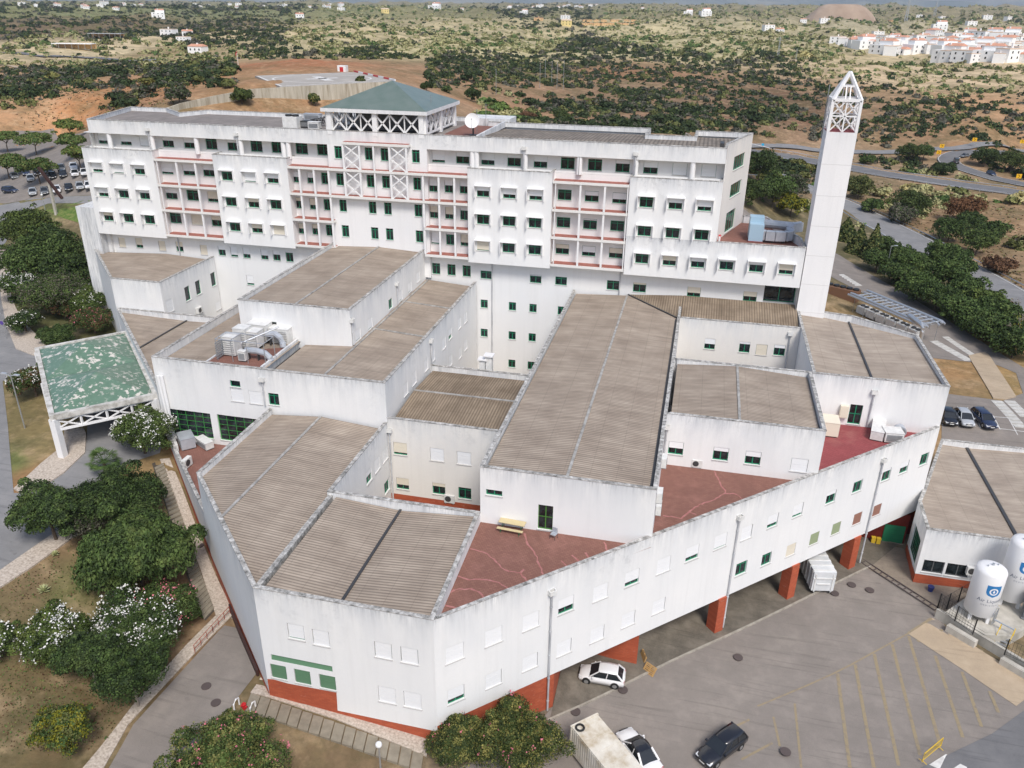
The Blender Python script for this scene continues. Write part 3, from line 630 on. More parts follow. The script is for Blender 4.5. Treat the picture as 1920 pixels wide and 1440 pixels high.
# A, the long middle roof
rblock(-16.45, -1.0, 59.2, 110.3, L2, 18.6, (0, 1, 3), {0: TZ-.1, 1: TZ-.1, 3: 2}, None,
  [(0, Y3(352, 297), 1.5, .6, 0, 'white', dict(cols=2, transom=False)), (0, Y3(668, 508), 1.35, 2.6, 0, 'white', dict(frame='lawn_green', name='door', rows=2, transom=False))], par_skip=(2,))
gable(low, [(-16.3, 59.3), (-1.1, 59.3), (-1.1, 110.2), (-16.3, 110.2)], 'u', -8.7, 19.75, .05, 'sheet_roof_v')
# C
cw = [(0, Z6(455, 912), 1.5, 1.5, .5), (0, Z6(685, 942), 1.5, 1.5, .3), (0, Z6(850, 963), 1.5, 1.5, .4), (0, Z6(1087, 1000), 1.6, 1.5, 1)]
rblock(-.98, 14.2, 73.85, 88.4, L2, 18.6, (0, 1, 2), {0: TZ-.1, 1: TZ-.1, 2: 3}, {2: 'clean_wall'}, cw, par_skip=(3,))
gable(low, [(-.9, 74), (14.1, 74), (14.1, 88.3), (-.9, 88.3)], 'u', 6.1, 19.75, .07, 'sheet_roof_v')
# D
Dp = [(14.3, 87.8), (28.45, 87.8), (28.3, 103.4), (21.4, 108.9), (14.3, 110.3)]
W = Wall(low, Dp[0], Dp[1], TZ-.1, 19.9); W.pxwin(*Z6(1370, 755), 1.35, 2.45, 0, cols=2, rows=2, transom=False, name='door'); W.finish(); WDD = W
for i in (1, 2, 3): Wall(low, Dp[i], Dp[i+1], 0, 19.9).finish()
Wall(low, Dp[4], Dp[0], 3, 19.9, 'clean_wall').finish(); parapet(low, Dp, 18.6, 19.9, .3)
gable(low, Dp, 'u', 21.0, 18.95, -.07, 'sheet_roof_v_far', 'gutter')
Wall(low, (28.5, 87.75), (28.45, 88.3), 0, L1).finish()
# K behind the small court
kw = [(0, Z6(630, 370), 1.35, 1.5, .5), (0, Z6(808, 387), 1.35, 1.5, .2), (0, Z6(895, 400), 1.4, 1.5, 1, b_), (0, Z6(987, 403), 1.4, 1.5, .3)]
rblock(-.98, 14.28, 102.5, 110.3, L2, 19.0, (0,), 3, {0: 'warm_wall'}, kw, par_skip=(1, 2, 3))
m = MB(); m.add([(-.9, 102.8, 19.1), (14.2, 102.8, 19.1), (14.2, 110.35, 20.3), (-.9, 110.35, 20.3)], [(0, 1, 2, 3)]); m.build('roof', 'sheet_roof_u', low)
m = MB(); m.add([(-8.6, 110.3, 19.79), (-.95, 102.9, 19.42), (-.95, 110.3, 20.3)], [(0, 1, 2)]); m.build('roof', 'sheet_roof_u', low); m = MB(); m.bar((-8.6, 110.2, 19.84), (-1.1, 102.9, 19.5), .22, .1); m.build('valley_gutter', 'dark_metal', low)
m = MB(); m.box(-1.62, -1.34, 59.6, 102.8, 18.9, 19.42); m.build('edge_gutter', 'dark_metal', low)
# B between front wing and long roof
bw = [(0, Y2(1312, 330), 1.6, 1.6, .85, b_), (0, Y2(1512, 362), 1.6, 1.6, 1), (0, Y2(1658, 382), 1.6, 1.6, 1), (0, Y2(1325, 517), 1.5, 1.5, .6, b_), (0, Y2(1522, 545), 1.5, 1.5, .3, b_), (0, Y2(1663, 570), 1.5, 1.5, 0)]
rblock(-31.0, -16.47, 73.5, 88.6, 15.6, 14.4, (0, 2), 2, {0: 'warm_wall', 2: 'clean_wall'}, bw, par_skip=(1, 3))
W = Wall(low, (-31.0, 73.5), (-16.47, 73.5), 2, 6.9, 'red_brick', False); W.A = W.A+W.n*.02; W.B = W.B+W.n*.02; W.z1 = 5.9; W.finish('brick_plinth')
gable(low, [(-30.9, 73.6), (-16.5, 73.6), (-16.5, 88.5), (-30.9, 88.5)], 'v', 81.2, 15.45, .07, 'sheet_roof_u')
# F1 with its raised part F2
f1 = [(0, Z4(1018, 1068), 1.3, .8, 0, 'white', dict(cols=1, transom=False)), (0, Z4(1035, 1162), 1.6, 1.6, 1), (0, Z4(1155, 1178), 1.6, 1.6, 1), (0, Z4(1273, 1187), 1.3, 1.5, 0)]
F1p = [(-59.5, 73.5), (-31.0, 73.5), (-31.0, 110.2), (-59.5, 110.2)]
W = Wall(low, F1p[0], F1p[1], 3, L2)
for f in f1: W.pxwin(*f[1], *f[2:5], *(f[5:6] or ('white',)), **(f[6] if len(f) > 6 else {}))
W.pxwin(*Y2(180, 228), 5.6, 3.4, 0, frame='bright_green', cols=5, rows=5, transom=False, name='grid_window'); W.pxwin(*Y2(448, 262), 5.6, 3.4, 0, frame='bright_green', cols=5, rows=5, transom=False, name='grid_window')
W.finish(); WF1 = W
W = Wall(low, F1p[1], F1p[2], 2, L2)
for x, y, s_ in [(422, 1215, 1), (482, 1138, 1), (567, 1040, 1), (615, 975, 1), (693, 885, 1), (737, 818, .6), (803, 742, 1), (845, 700, 1), (740, 1005, 1), (807, 950, 1), (847, 893, 1)]: W.pxwin(*Z5(x, y), 1.4, 1.5, s_)
W.finish(); WF1R = W
Wall(low, F1p[3], F1p[0], 5, L2).finish(); Wall(low, F1p[2], F1p[3], 5, L2).finish() if False else None
parapet(low, F1p, 18.5, L2, .32, skip=(2,))
gable(low, [(-59.4, 73.6), (-45.2, 73.6), (-45.2, 110.1), (-59.4, 110.1)], 'u', -45.3, 19.6, .05, 'sheet_roof_v', None)
gable(low, [(-45.2, 73.6), (-31.1, 73.6), (-31.1, 110.1), (-45.2, 110.1)], 'u', -38.3, 19.65, .07, 'sheet_roof_v')
f2 = [(0, Z4(1267, 750), 1.3, 2.2, 0, 'white', dict(cols=1, name='door'))]
f2 += [(1, Z5(x, y), 1.4, 1.4, s_) for x, y, s_ in ((85, 825, .9), (170, 745, .9), (315, 602, 0), (385, 545, .9), (450, 483, .9), (510, 410, 1), (565, 345, 1))]
rblock(-53.3, -38.75, 82.7, 110.3, L3, 23.0, (0, 1, 3), 18.7, None, f2, par_skip=(2,))
gable(low, [(-53.2, 82.8), (-38.9, 82.8), (-38.9, 110.2), (-53.2, 110.2)], 'u', -45.9, 24.1, .05, 'sheet_roof_v')
# plant deck sunk in the F1 roof, with a low upstand
m = MB(); m.box(-46.0, -45.75, 74.0, 82.6, 18.6, 19.9); m.build('roof_upstand', 'white_wall', low); m = MB(); m.box(-52.9, -52.7, 73.9, 77.2, 18.6, 19.75); m.build('roof_upstand', 'white_wall', low)
m = MB(); m.flat([(-52.7, 73.85), (-46.0, 73.85), (-46.0, 80.5), (-52.7, 77.3)], 19.62); m.build('plant_deck', 'terrace_tile', low)
for v in (88.7, 99.5): m = MB(); m.bar((-38.7, v, 19.72), (-31.3, v, 19.25), .2, .14); m.build('ridge_cap', 'ridge_grey', low)
# E and G on the left splay
Ep = [(-82.3, 96.3), (-74.2, 96.3), (-74.2, 110.3), (-96.3, 110.3)]
W = Wall(low, Ep[0], Ep[1], 8, 20.35); W.finish()
W = Wall(low, Ep[1], Ep[2], 4, 20.35)
for x, y, w_, h_, s_ in [(713, 500, 1.3, 2.2, 0), (782, 460, 1.3, 2.2, 0), (880, 405, 1.3, 2.2, 0), (597, 575, 1.5, 1.9, 1), (910, 560, 1.4, 1.3, 1)]: W.pxwin(*Z4(x, y), w_, h_, s_, cols=1, transom=False)
W.finish(); Wall(low, Ep[3], Ep[0], 5, 20.35).finish(); parapet(low, Ep, 19.2, 20.35, .3, skip=(2,))
gable(low, Ep, 'u', -82.6, 20.25, .05, 'sheet_roof_v', None)
Gp = [(-81.9, 95.9), (-59.7, 73.7), (-59.55, 96.0)]
Gp = [(-81.9, 95.9), (-59.6, 73.6), (-59.55, 96.2), (-81.6, 96.2)]
Wall(low, Gp[0], Gp[1], 3, 15.9).finish(); Wall(low, (-59.55, 96.0), (-74.2, 96.0), 5, 15.9).finish()
parapet(low, Gp, 14.9, 15.9, .3, skip=(1,))
gable(low, Gp, 'u', -70.5, 15.0, -.03, 'sheet_roof_v', 'gutter')
# lower terrace with the air handling boxes
LP = [(-59.5, 73.4), (-45.15, 59.05), (-45.15, 73.4)]
Wall(low, LP[0], LP[1], 2, 10.2).finish(); m = MB(); m.flat([(-59.4, 73.45), (-45.1, 59.15), (-45.1, 73.45)], 9.3); m.build('terrace_floor', 'terrace_tile', low)
parapet(low, LP, 9.2, 10.2, .3, skip=(1, 2))
# plinths along the left side, following the slope
for A, B in (((-59.5, 73.4), (-45.1, 58.95)), ((-45.1, 58.9), (-31.0, 44.7))):
    A = np.array(A); B = np.array(B); n = 6; d = (B-A)/n; nn = np.array([d[1], -d[0]])/np.linalg.norm(d)*.025
    zt = [9.8, 3.9] if A[0] < -50 else [4.9, 3.9]
    mb = MB()
    z0_, z1_ = (9.9, 5.3) if A[0] < -50 else (5.3, 4.1)
    mb.add([(*(A+nn), 0), (*(B+nn), 0), (*(B+nn), z1_), (*(A+nn), z0_)], [(0, 1, 2, 3)]); mb.build('brick_plinth', 'red_brick', low)
# undercroft below the splayed front: brick cross walls, piers, back wall, ceiling
def bwall(A, B, z0=-1, z1=4.2, th=.3, mat='red_brick', name='brick_wall'):
    A = np.array(A, float); B = np.array(B, float); t = (B-A)/np.linalg.norm(B-A); n = np.array([t[1], -t[0]])
    m = MB(); m.prism([tuple(A), tuple(B), tuple(B-n*th), tuple(A-n*th)], z0, z1); return m.build(name, mat, low)
bwall((-8.05, dg(-8.05)+.1), (-8.05, 66))
bwall((-16, 59.4), (-1.25, 59.4)); 
for u in (6.0, 13.45, 20.5):
    v = dg(u)+.35; m = MB(); c = np.array([u, v+.1]); t = WD.t; n = WD.n
    m.prism([tuple(c-t*.55+n*.5), tuple(c+t*.55+n*.5), tuple(c+t*.55-n*.7), tuple(c-t*.55-n*.7)], -1, 4.2)
    m.build('brick_pier', 'red_brick', low)
m = MB(); P = [WD.pt(8.1*1.392, 0, -.1), WD.pt(WD.L-.1, 0, -.1), (28.4, 104, 0), (14, 104, 0), (-16, 74, 0), (-16.0, 52, 0)]
m.add([(WD.pt(.3, 0, -.2)[0], WD.pt(.3, 0, -.2)[1], 4.18), (WD.pt(WD.L-.1, 0, -.1)[0], WD.pt(WD.L-.1, 0, -.1)[1], 4.18), (28.3, 103, 4.18), (-16, 73, 4.18)], [(3, 2, 1, 0)]); m.build('ceiling', 'concrete', low)
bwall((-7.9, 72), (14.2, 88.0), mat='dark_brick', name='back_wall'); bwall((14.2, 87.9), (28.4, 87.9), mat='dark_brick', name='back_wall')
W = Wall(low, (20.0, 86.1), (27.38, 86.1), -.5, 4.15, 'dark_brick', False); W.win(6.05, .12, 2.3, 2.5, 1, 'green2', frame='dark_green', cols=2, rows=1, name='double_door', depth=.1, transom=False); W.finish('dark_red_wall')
# drain pipes on the splayed front
for x, y, zt, Wq, cv in [(705, 893, .3, WD, Y3), (1870, 430, .3, WD, Y3), (1047, 385, .3, WD, Y6)]: downpipe(low, Wq, *cv(x, y), zt)
m = MB()
for q in ((1303, 590), (35, 40)): pass
downpipe(low, WF1, *Z4(1195, 1020), 15.3); downpipe(low, WF1R, *Z5(235, 1215), 15.2) if False else None
downpipe(low, BW[-31.0, 73.5, 0], *Y2(1253, 195), 4); downpipe(low, BW[-53.3, 82.7, 1], *Z5(30, 690), 19.8); downpipe(low, BW[-53.3, 82.7, 1], *Z5(350, 430), 19.8)
downpipe(low, WF1R, *Z5(592, 835), 15.8); downpipe(low, BW[-.98, 73.85, 0], *Z6(412, 770), TZ); downpipe(low, WDD, *Z6(1480, 592), TZ+.1); downpipe(low, BW[-.98, 102.5, 0], *Z6(1048, 292), 9)
m = MB()   # the two fat white ducts running down the F1 corner onto the low terrace
for k, o_ in enumerate((0, .55)):
    a_, z_ = WF1.px(*Y1(1195+o_*45, 570)); p0 = WF1.pt(max(.3, a_), z_, .3); a_, z_ = WF1.px(*Y1(1290+o_*30, 985)); p1 = WF1.pt(max(.35, a_)+.1, max(10.4, z_), .4); q_ = at(*Y1(1560, 1075-30*k), 9.9)
    m.tube([p0, p1, (p1[0]+.6, p1[1]-.5, p1[2]-.35), (q_[0], q_[1], 9.75)], .2, 10)
m.build('duct', 'white_paint', low)
# ================================================================== TERRAIN: one sheet out to the horizon
def pol(p): return math.atan2(p[0], p[1]), math.log(max(1., math.hypot(p[0], p[1])))
CT = []
def cz(u, v, z): a, b = pol((u, v)); CT.append((a, b, z))
def pz(x, y, z): q = at(x, y, z); cz(q[0], q[1], z)
def pD(x, y, D): d = ray(x, y); k = D/math.hypot(d[0], d[1]); cz(d[0]*k, d[1]*k, H+d[2]*k)
for u, v, z in ((-24, 108, 3.2), (-24, 92, 3.2), (-18, 100, 3.2), (-29, 100, 3.2), (-24, 66, 3), (7, 96, 3), (-66, 104, 5), (-45, 100, 4)): cz(u, v, z)
for u, v in ((-9, 48), (5, 58), (19, 70), (30, 62), (10, 30), (45, 68), (50, 40), (0, 18), (-3, 38), (26, 84), (34, 74), (70, 60), (0, 3), (12, 80), (5, 70), (-5, 56)): cz(u, v, 0)
for u, v, z in ((-16.8, 44.0, 2.3), (-31, 44.2, 3.6), (-24, 43.6, 3.0), (-60, 73, 9.2), (-53, 66.2, 7.0), (-49, 62.4, 5.0), (-42, 55, 3.6), (-36, 49, 3.6), (-68, 67, 9), (-75, 80, 9), (-86, 84, 9.2), (-70, 90, 9), (-45, 90, 5), (-20, 80, 4), (-20, 65, 4), (0, 95, 4), (-12, 32, 1.0), (-20, 30, 1.6), (-26, 38, 2.8)): cz(u, v, z)
for x, y, z in ((20, 760, 9), (10, 1000, 8), (80, 900, 8.6), (150, 1080, 6.5), (250, 1150, 4.8), (60, 1250, 6), (100, 1420, 4.5), (250, 1400, 3.6), (360, 1300, 3.6), (0, 600, 9.5), (10, 480, 10.5), (60, 385, 12), (20, 330, 12.5), (120, 260, 13), (170, 430, 10.5), (180, 520, 9.5),
  (1840, 790, 4), (1900, 740, 4), (1640, 600, 4.3), (1560, 500, 5.5), (1700, 640, 4), (1760, 560, 4.2), (1430, 400, 8), (1700, 447, 3), (1880, 550, 2.5), (1600, 420, 4), (1880, 450, 1), (1780, 400, 2), (1500, 300, 3), (1700, 333, 2), (1910, 362, 1.5), (1700, 285, 2.5), (1900, 280, 2.5), (1420, 285, 4), (1800, 300, 2.2), (1580, 360, 3)): pz(x, y, z)
for x, y, D in ((20, 225, 340), (120, 205, 345), (230, 190, 320), (400, 166, 292), (200, 160, 380), (0, 178, 390), (330, 150, 370), (430, 152, 305), (100, 130, 560), (250, 112, 650), (20, 110, 650), (420, 120, 500), (120, 85, 800), (350, 90, 700), (100, 50, 1100), (300, 50, 1200), (100, 22, 1900), (350, 20, 2300),
  (302, 200, 245), (340, 187, 250), (400, 174, 256), (470, 161, 263), (560, 112, 375), (460, 130, 350), (660, 120, 375), (740, 141, 350), (600, 95, 560), (500, 75, 750), (700, 60, 900), (650, 28, 1800), (820, 172, 320), (880, 215, 290), (900, 150, 420), (760, 120, 460), (1020, 229, 345), (1000, 190, 400), (1080, 210, 380), (950, 110, 620), (1000, 70, 1000), (1000, 45, 1500), (1050, 25, 2600),
  (1200, 235, 350), (1300, 245, 345), (1200, 170, 470), (1300, 120, 650), (1250, 75, 950), (1300, 40, 1500), (1400, 20, 3000), (1450, 245, 380), (1400, 180, 470), (1500, 130, 640), (1500, 85, 900), (1500, 50, 1600), (1700, 230, 430), (1850, 235, 430), (1700, 170, 560), (1850, 150, 650), (1700, 115, 850), (1850, 110, 850), (1850, 75, 1150), (1650, 75, 1150), (1700, 45, 2000), (1850, 40, 2200), (1880, 22, 4000),
  (100, 10, 4500), (500, 12, 4500), (900, 14, 4500), (1400, 14, 6000), (1800, 20, 7000), (550, 222, 215), (700, 222, 215), (900, 240, 230), (1100, 250, 230), (1300, 260, 230), (302, 238, 226), (350, 238, 229), (400, 240, 232), (470, 246, 236), (560, 246, 242), (640, 242, 246), (720, 236, 250), (800, 214, 250), (300, 260, 212), (450, 262, 222)): pD(x, y, D)
for q in ((527, 161), (600, 150), (700, 147), (664, 137), (500, 149), (738, 150), (560, 140), (483, 143)): pz(*q, 34.6)
CT = np.array(CT); KA, KR = 2.6, 2.0
def _phi(A, B):
    d = ((A[:, None, 0]-B[None, :, 0])*KA)**2+((A[:, None, 1]-B[None, :, 1])*KR)**2; return np.sqrt(d+.0016)
_n = len(CT); _M = np.zeros((_n+1, _n+1)); _M[:_n, :_n] = _phi(CT, CT)+np.eye(_n)*-.004; _M[:_n, _n] = 1; _M[_n, :_n] = 1
_w = np.linalg.solve(_M, np.append(CT[:, 2], 0))
A0 = -YAW
TH = np.concatenate([np.arange(-180, -44, 4.), np.arange(-42, 42.01, .35), np.arange(46, 180, 4.)]); TH = np.radians(TH)+A0
TH = np.append(TH, TH[0]+2*math.pi)
LR = np.concatenate([[math.log(1.2), math.log(4), math.log(8)], np.arange(math.log(13), math.log(9000), .0115)])
def _rawz(a, b):
    a2 = np.clip(a, A0-.80, A0+.80); P = np.stack([a2, np.maximum(b, math.log(12))], -1).reshape(-1, 2); out = np.empty(len(P))
    for i in range(0, len(P), 20000): out[i:i+20000] = _phi(P[i:i+20000], CT)@_w[:_n]+_w[_n]
    return out.reshape(a.shape)
GA, GR = np.meshgrid(TH, LR, indexing='ij'); GZ = _rawz(GA, GR)
_x = np.exp(GR)*np.sin(GA); _y = np.exp(GR)*np.cos(GA); _r = np.exp(GR)
def fbm(x, y, s, n=5, seed=3):
    g = np.random.default_rng(seed); o = np.zeros_like(x)
    for k in range(n):
        for j in range(3):
            t = g.uniform(0, 6.28); p = g.uniform(0, 6.28); f = 2*math.pi/s*(1.9**k)*g.uniform(.8, 1.25); o += np.sin((x*math.cos(t)+y*math.sin(t))*f+p)*.55**k/1.7
    return o
GZ = np.clip(GZ, -2, 90) + fbm(_x, _y, 150)*np.clip((_r-420)/900, 0, 1)*3.0 + fbm(_x, _y, 300, 3, 17)*np.clip((_r-560)/800, 0, 1)*6.0 + fbm(_x, _y, 900, 4, 9)*np.clip((_r-1400)/3000, 0, 1)*10 + fbm(_x, _y, 22, 3, 5)*np.clip((_r-230)/200, 0, 1)*.25
def hg(u, v):
    a = math.atan2(u, v); b = math.log(max(1.3, math.hypot(u, v)))
    if a < TH[0]: a += 2*math.pi
    if a > TH[-1]: a -= 2*math.pi
    i = min(len(TH)-2, max(0, int(np.searchsorted(TH, a))-1)); j = min(len(LR)-2, max(0, int(np.searchsorted(LR, b))-1))
    fa = (a-TH[i])/(TH[i+1]-TH[i]); fb = min(1, max(0, (b-LR[j])/(LR[j+1]-LR[j])))
    return float((GZ[i, j]*(1-fa)+GZ[i+1, j]*fa)*(1-fb)+(GZ[i, j+1]*(1-fa)+GZ[i+1, j+1]*fa)*fb)
def hit(x, y, t0=30., tmax=9000):
    d = ray(x, y); hl = math.hypot(d[0], d[1]); t = t0; pt = t0
    while t < tmax:
        p = CP+d/hl*t
        if p[2] < hg(p[0], p[1]):
            lo_, hi = pt, t
            for _ in range(14):
                m_ = (lo_+hi)/2; p = CP+d/hl*m_
                if p[2] < hg(p[0], p[1]): hi = m_
                else: lo_ = m_
            p = CP+d/hl*hi; return np.array([p[0], p[1], hg(p[0], p[1])])
        pt = t; t *= 1.012
    p = CP+d/hl*tmax; return np.array([p[0], p[1], hg(p[0], p[1])])
# soil colours by place, with sunlit far bands and cloud-dark midground painted in
SC = []
def sc(x, y, c, D=None):
    q = hit(x, y); a, b = pol(q); SC.append((a, b, *sr(*c)))
for x, y, c in ((100, 1000, (122, 100, 74)), (60, 1100, (128, 106, 80)), (120, 1110, (104, 106, 62)), (100, 1350, (122, 98, 72)), (200, 1300, (110, 88, 64)), (560, 1390, (112, 92, 70)), (340, 1100, (104, 80, 60)), (60, 850, (146, 130, 92)), (40, 800, (140, 124, 84)), (90, 880, (150, 116, 80)), (60, 900, (146, 110, 74)), (30, 860, (100, 116, 60)),
  (110, 400, (88, 104, 56)), (150, 410, (120, 104, 84)), (100, 430, (104, 96, 70)), (60, 620, (70, 84, 46)), (170, 500, (120, 104, 90)),
  (40, 220, (196, 150, 110)), (150, 200, (190, 132, 88)), (60, 190, (196, 154, 116)), (250, 180, (186, 120, 76)), (330, 160, (182, 130, 92)), (430, 150, (180, 136, 100)), (560, 112, (176, 112, 78)), (200, 215, (150, 116, 90)),
  (100, 140, (176, 140, 108)), (60, 90, (214, 196, 158)), (180, 95, (226, 208, 170)), (300, 100, (160, 140, 104)), (100, 45, (96, 84, 66)), (300, 55, (100, 88, 68)), (20, 60, (110, 90, 72)), (300, 20, (110, 126, 84)), (60, 18, (116, 128, 80)), (450, 20, (120, 132, 90)),
  (600, 80, (212, 198, 156)), (500, 60, (214, 196, 156)), (750, 90, (206, 196, 150)), (700, 50, (204, 190, 150)), (900, 100, (206, 196, 150)), (1000, 60, (202, 190, 150)), (1100, 90, (206, 196, 154)), (850, 160, (168, 130, 100)), (900, 190, (160, 118, 86)), (820, 185, (176, 140, 112)), (1000, 190, (150, 116, 90)), (780, 150, (170, 130, 98)),
  (1000, 130, (120, 104, 78)), (1150, 140, (150, 104, 74)), (1200, 160, (146, 116, 92)), (1300, 180, (130, 100, 80)), (1150, 200, (140, 108, 86)), (1250, 60, (206, 194, 152)), (1300, 90, (202, 192, 150)), (1400, 60, (194, 184, 146)), (1000, 30, (120, 124, 90)), (1400, 30, (140, 134, 104)),
  (1450, 190, (98, 62, 50)), (1520, 200, (96, 64, 50)), (1600, 200, (150, 118, 90)), (1700, 150, (218, 194, 158)), (1800, 135, (224, 202, 166)), (1650, 180, (170, 136, 104)), (1850, 200, (192, 150, 112)), (1750, 230, (150, 118, 90)), (1850, 250, (170, 130, 96)), (1600, 110, (210, 192, 152)), (1700, 50, (184, 176, 146)), (1500, 80, (194, 184, 146)), (1850, 60, (150, 144, 112)),
  (1750, 370, (150, 122, 92)), (1850, 420, (152, 120, 90)), (1650, 310, (160, 134, 108)), (1600, 350, (146, 124, 98)), (1880, 500, (146, 120, 94)), (1700, 400, (140, 112, 84)), (1450, 320, (140, 112, 90)), (1640, 440, (90, 90, 66)), (1800, 560, (70, 72, 50)), (1620, 480, (90, 88, 66)),
  (1800, 700, (170, 132, 90)), (1820, 720, (160, 130, 94)), (1880, 720, (180, 146, 96)), (1500, 1200, (120, 112, 108)), (1700, 1000, (130, 118, 104)), (1800, 1100, (140, 120, 100)), (1200, 1400, (120, 112, 108)), (1000, 1420, (110, 100, 90)), (1850, 1380, (120, 112, 108))): sc(x, y, c)
SC = np.array(SC); _fx, _fy = GA.reshape(-1), GR.reshape(-1); GC = np.empty((len(_fx), 3))
_PA = np.clip(_fx, A0-.75, A0+.75)
for i in range(0, len(_fx), 20000):
    d = ((_PA[i:i+20000, None]-SC[None, :, 0])*KA)**2+((_fy[i:i+20000, None]-SC[None, :, 1])*KR)**2+1e-4; ww = 1/d**2.2
    GC[i:i+20000] = (ww@SC[:, 2:5])/ww.sum(1)[:, None]
na, nr = len(TH), len(LR)
V = np.stack([_x.reshape(-1), _y.reshape(-1), GZ.reshape(-1)], -1)
ii, jj = np.meshgrid(np.arange(na-1), np.arange(nr-1), indexing='ij'); b0 = (ii*nr+jj).reshape(-1)
Fq = np.stack([b0, b0+1, b0+nr+1, b0+nr], -1)[:, ::-1]
me = bpy.data.meshes.new('ground'); me.vertices.add(len(V)); me.vertices.foreach_set('co', V.reshape(-1)); me.loops.add(len(Fq)*4); me.loops.foreach_set('vertex_index', Fq.reshape(-1).astype(np.int32))
me.polygons.add(len(Fq)); me.polygons.foreach_set('loop_start', np.arange(0, len(Fq)*4, 4, dtype=np.int32)); me.polygons.foreach_set('loop_total', np.full(len(Fq), 4, np.int32)); me.polygons.foreach_set('use_smooth', [True]*len(Fq))
ca = me.attributes.new('soil', 'FLOAT_COLOR', 'POINT'); ca.data.foreach_set('color', np.concatenate([GC, np.ones((len(GC), 1))], 1).reshape(-1)); me.update(calc_edges=True)
m = newmat('ground_soil_and_light', (.2, .15, .1), .95, 0, .1); t = NT(m); base = t.mix(.2, t.attr('soil').outputs['Color'], sr(150, 132, 108))
n1 = t.noise(.045, (1, 1, 1), 8, .65); n2 = t.noise(.9, (1, 1, 1), 6, .7); n3 = t.noise(.28, (1, 1, 1), 6, .65); n5 = t.noise(.11, (1, 1, 1), 8, .75)
c = t.mix(t.mrange(n1, .42, .62, 0, .5), base, sr(96, 92, 62)); c = t.mix(t.mrange(n3, .5, .72, 0, .45), c, sr(208, 180, 146)); 
c = t.mix(t.mrange(n5, .5, .62, 0, .42), c, sr(84, 84, 58)); c = t.mix(.85, c, t.ramp(n2, [(.3, (.72, .70, .66)), (.5, (.98, .98, .98)), (.7, (1.25, 1.22, 1.15))]), 'MULTIPLY'); t.out(c); t.bump(n2, .5, .15)
me.materials.append(m); gr = bpy.data.objects.new('ground', me); COL.objects.link(gr); struct(gr)
# ---- sheets laid on the ground
def sheet(name, poly, mat, lift=.05, step=1.2, px=True, kind=True, thick=0.):
    """polygon (photo survey points or plan points) draped on the ground"""
    P = [tuple(hit(*q)[:2]) for q in poly] if px else poly
    bm = bmesh.new(); f = bm.faces.new([bm.verts.new((p[0], p[1], 0)) for p in P])
    if f.normal.z < 0 or sum((P[i][0]*P[(i+1) % len(P)][1]-P[(i+1) % len(P)][0]*P[i][1]) for i in range(len(P))) < 0: bmesh.ops.reverse_faces(bm, faces=[f])
    xs = [p[0] for p in P]; ys = [p[1] for p in P]
    for ax, lo_, hi in ((0, min(xs), max(xs)), (1, min(ys), max(ys))):
        k = lo_+step
        while k < hi:
            bmesh.ops.bisect_plane(bm, geom=bm.verts[:]+bm.edges[:]+bm.faces[:], plane_co=(k, 0, 0) if ax == 0 else (0, k, 0), plane_no=(1, 0, 0) if ax == 0 else (0, 1, 0)); k += step
    if thick:
        ed = [e for e in bm.edges if e.is_boundary]; g = bmesh.ops.extrude_edge_only(bm, edges=ed); nv = [v for v in g['geom'] if isinstance(v, bmesh.types.BMVert)]
        for v in nv: v.tag = True
    for v in bm.verts: v.co.z = hg(v.co.x, v.co.y)+(lift if not v.tag else -.05)
    me = bpy.data.meshes.new(name); bm.to_mesh(me); bm.free(); me.materials.append(MATS[mat]); o = bpy.data.objects.new(name, me); COL.objects.link(o)
    if kind: struct(o)
    return o
def ribbon(name, pts, wd, mat, lift=.15, kind=True, px=True, parent=None, off=0., z_abs=None):
    P = [np.array((hit(*q) if px else q)[:2]) for q in pts]; Q = []
    for i in range(len(P)-1):   # catmull-rom
        p0, p1, p2, p3 = P[max(0, i-1)], P[i], P[i+1], P[min(len(P)-1, i+2)]; n = max(2, int(np.linalg.norm(p2-p1)/3))
        for k in range(n):
            t_ = k/n; Q.append(.5*((2*p1)+(-p0+p2)*t_+(2*p0-5*p1+4*p2-p3)*t_**2+(-p0+3*p1-3*p2+p3)*t_**3))
    Q.append(P[-1]); V = []; F = []; ns = 4
    for i, q in enumerate(Q):
        d = Q[min(i+1, len(Q)-1)]-Q[max(0, i-1)]; d = d/np.linalg.norm(d); n = np.array([-d[1], d[0]])
        for k in range(ns+1):
            p = q+n*(off+wd*(k/ns-.5)); V.append((p[0], p[1], hg(q[0], q[1])*.5+hg(p[0], p[1])*.5+lift))
    for i in range(len(Q)-1):
        for k in range(ns): a = i*(ns+1)+k; F.append((a+1, a, a+ns+1, a+ns+2))
    mb = MB(); mb.add(V, F); o = mb.build(name, mat, parent)
    if kind: struct(o)
    return o, Q
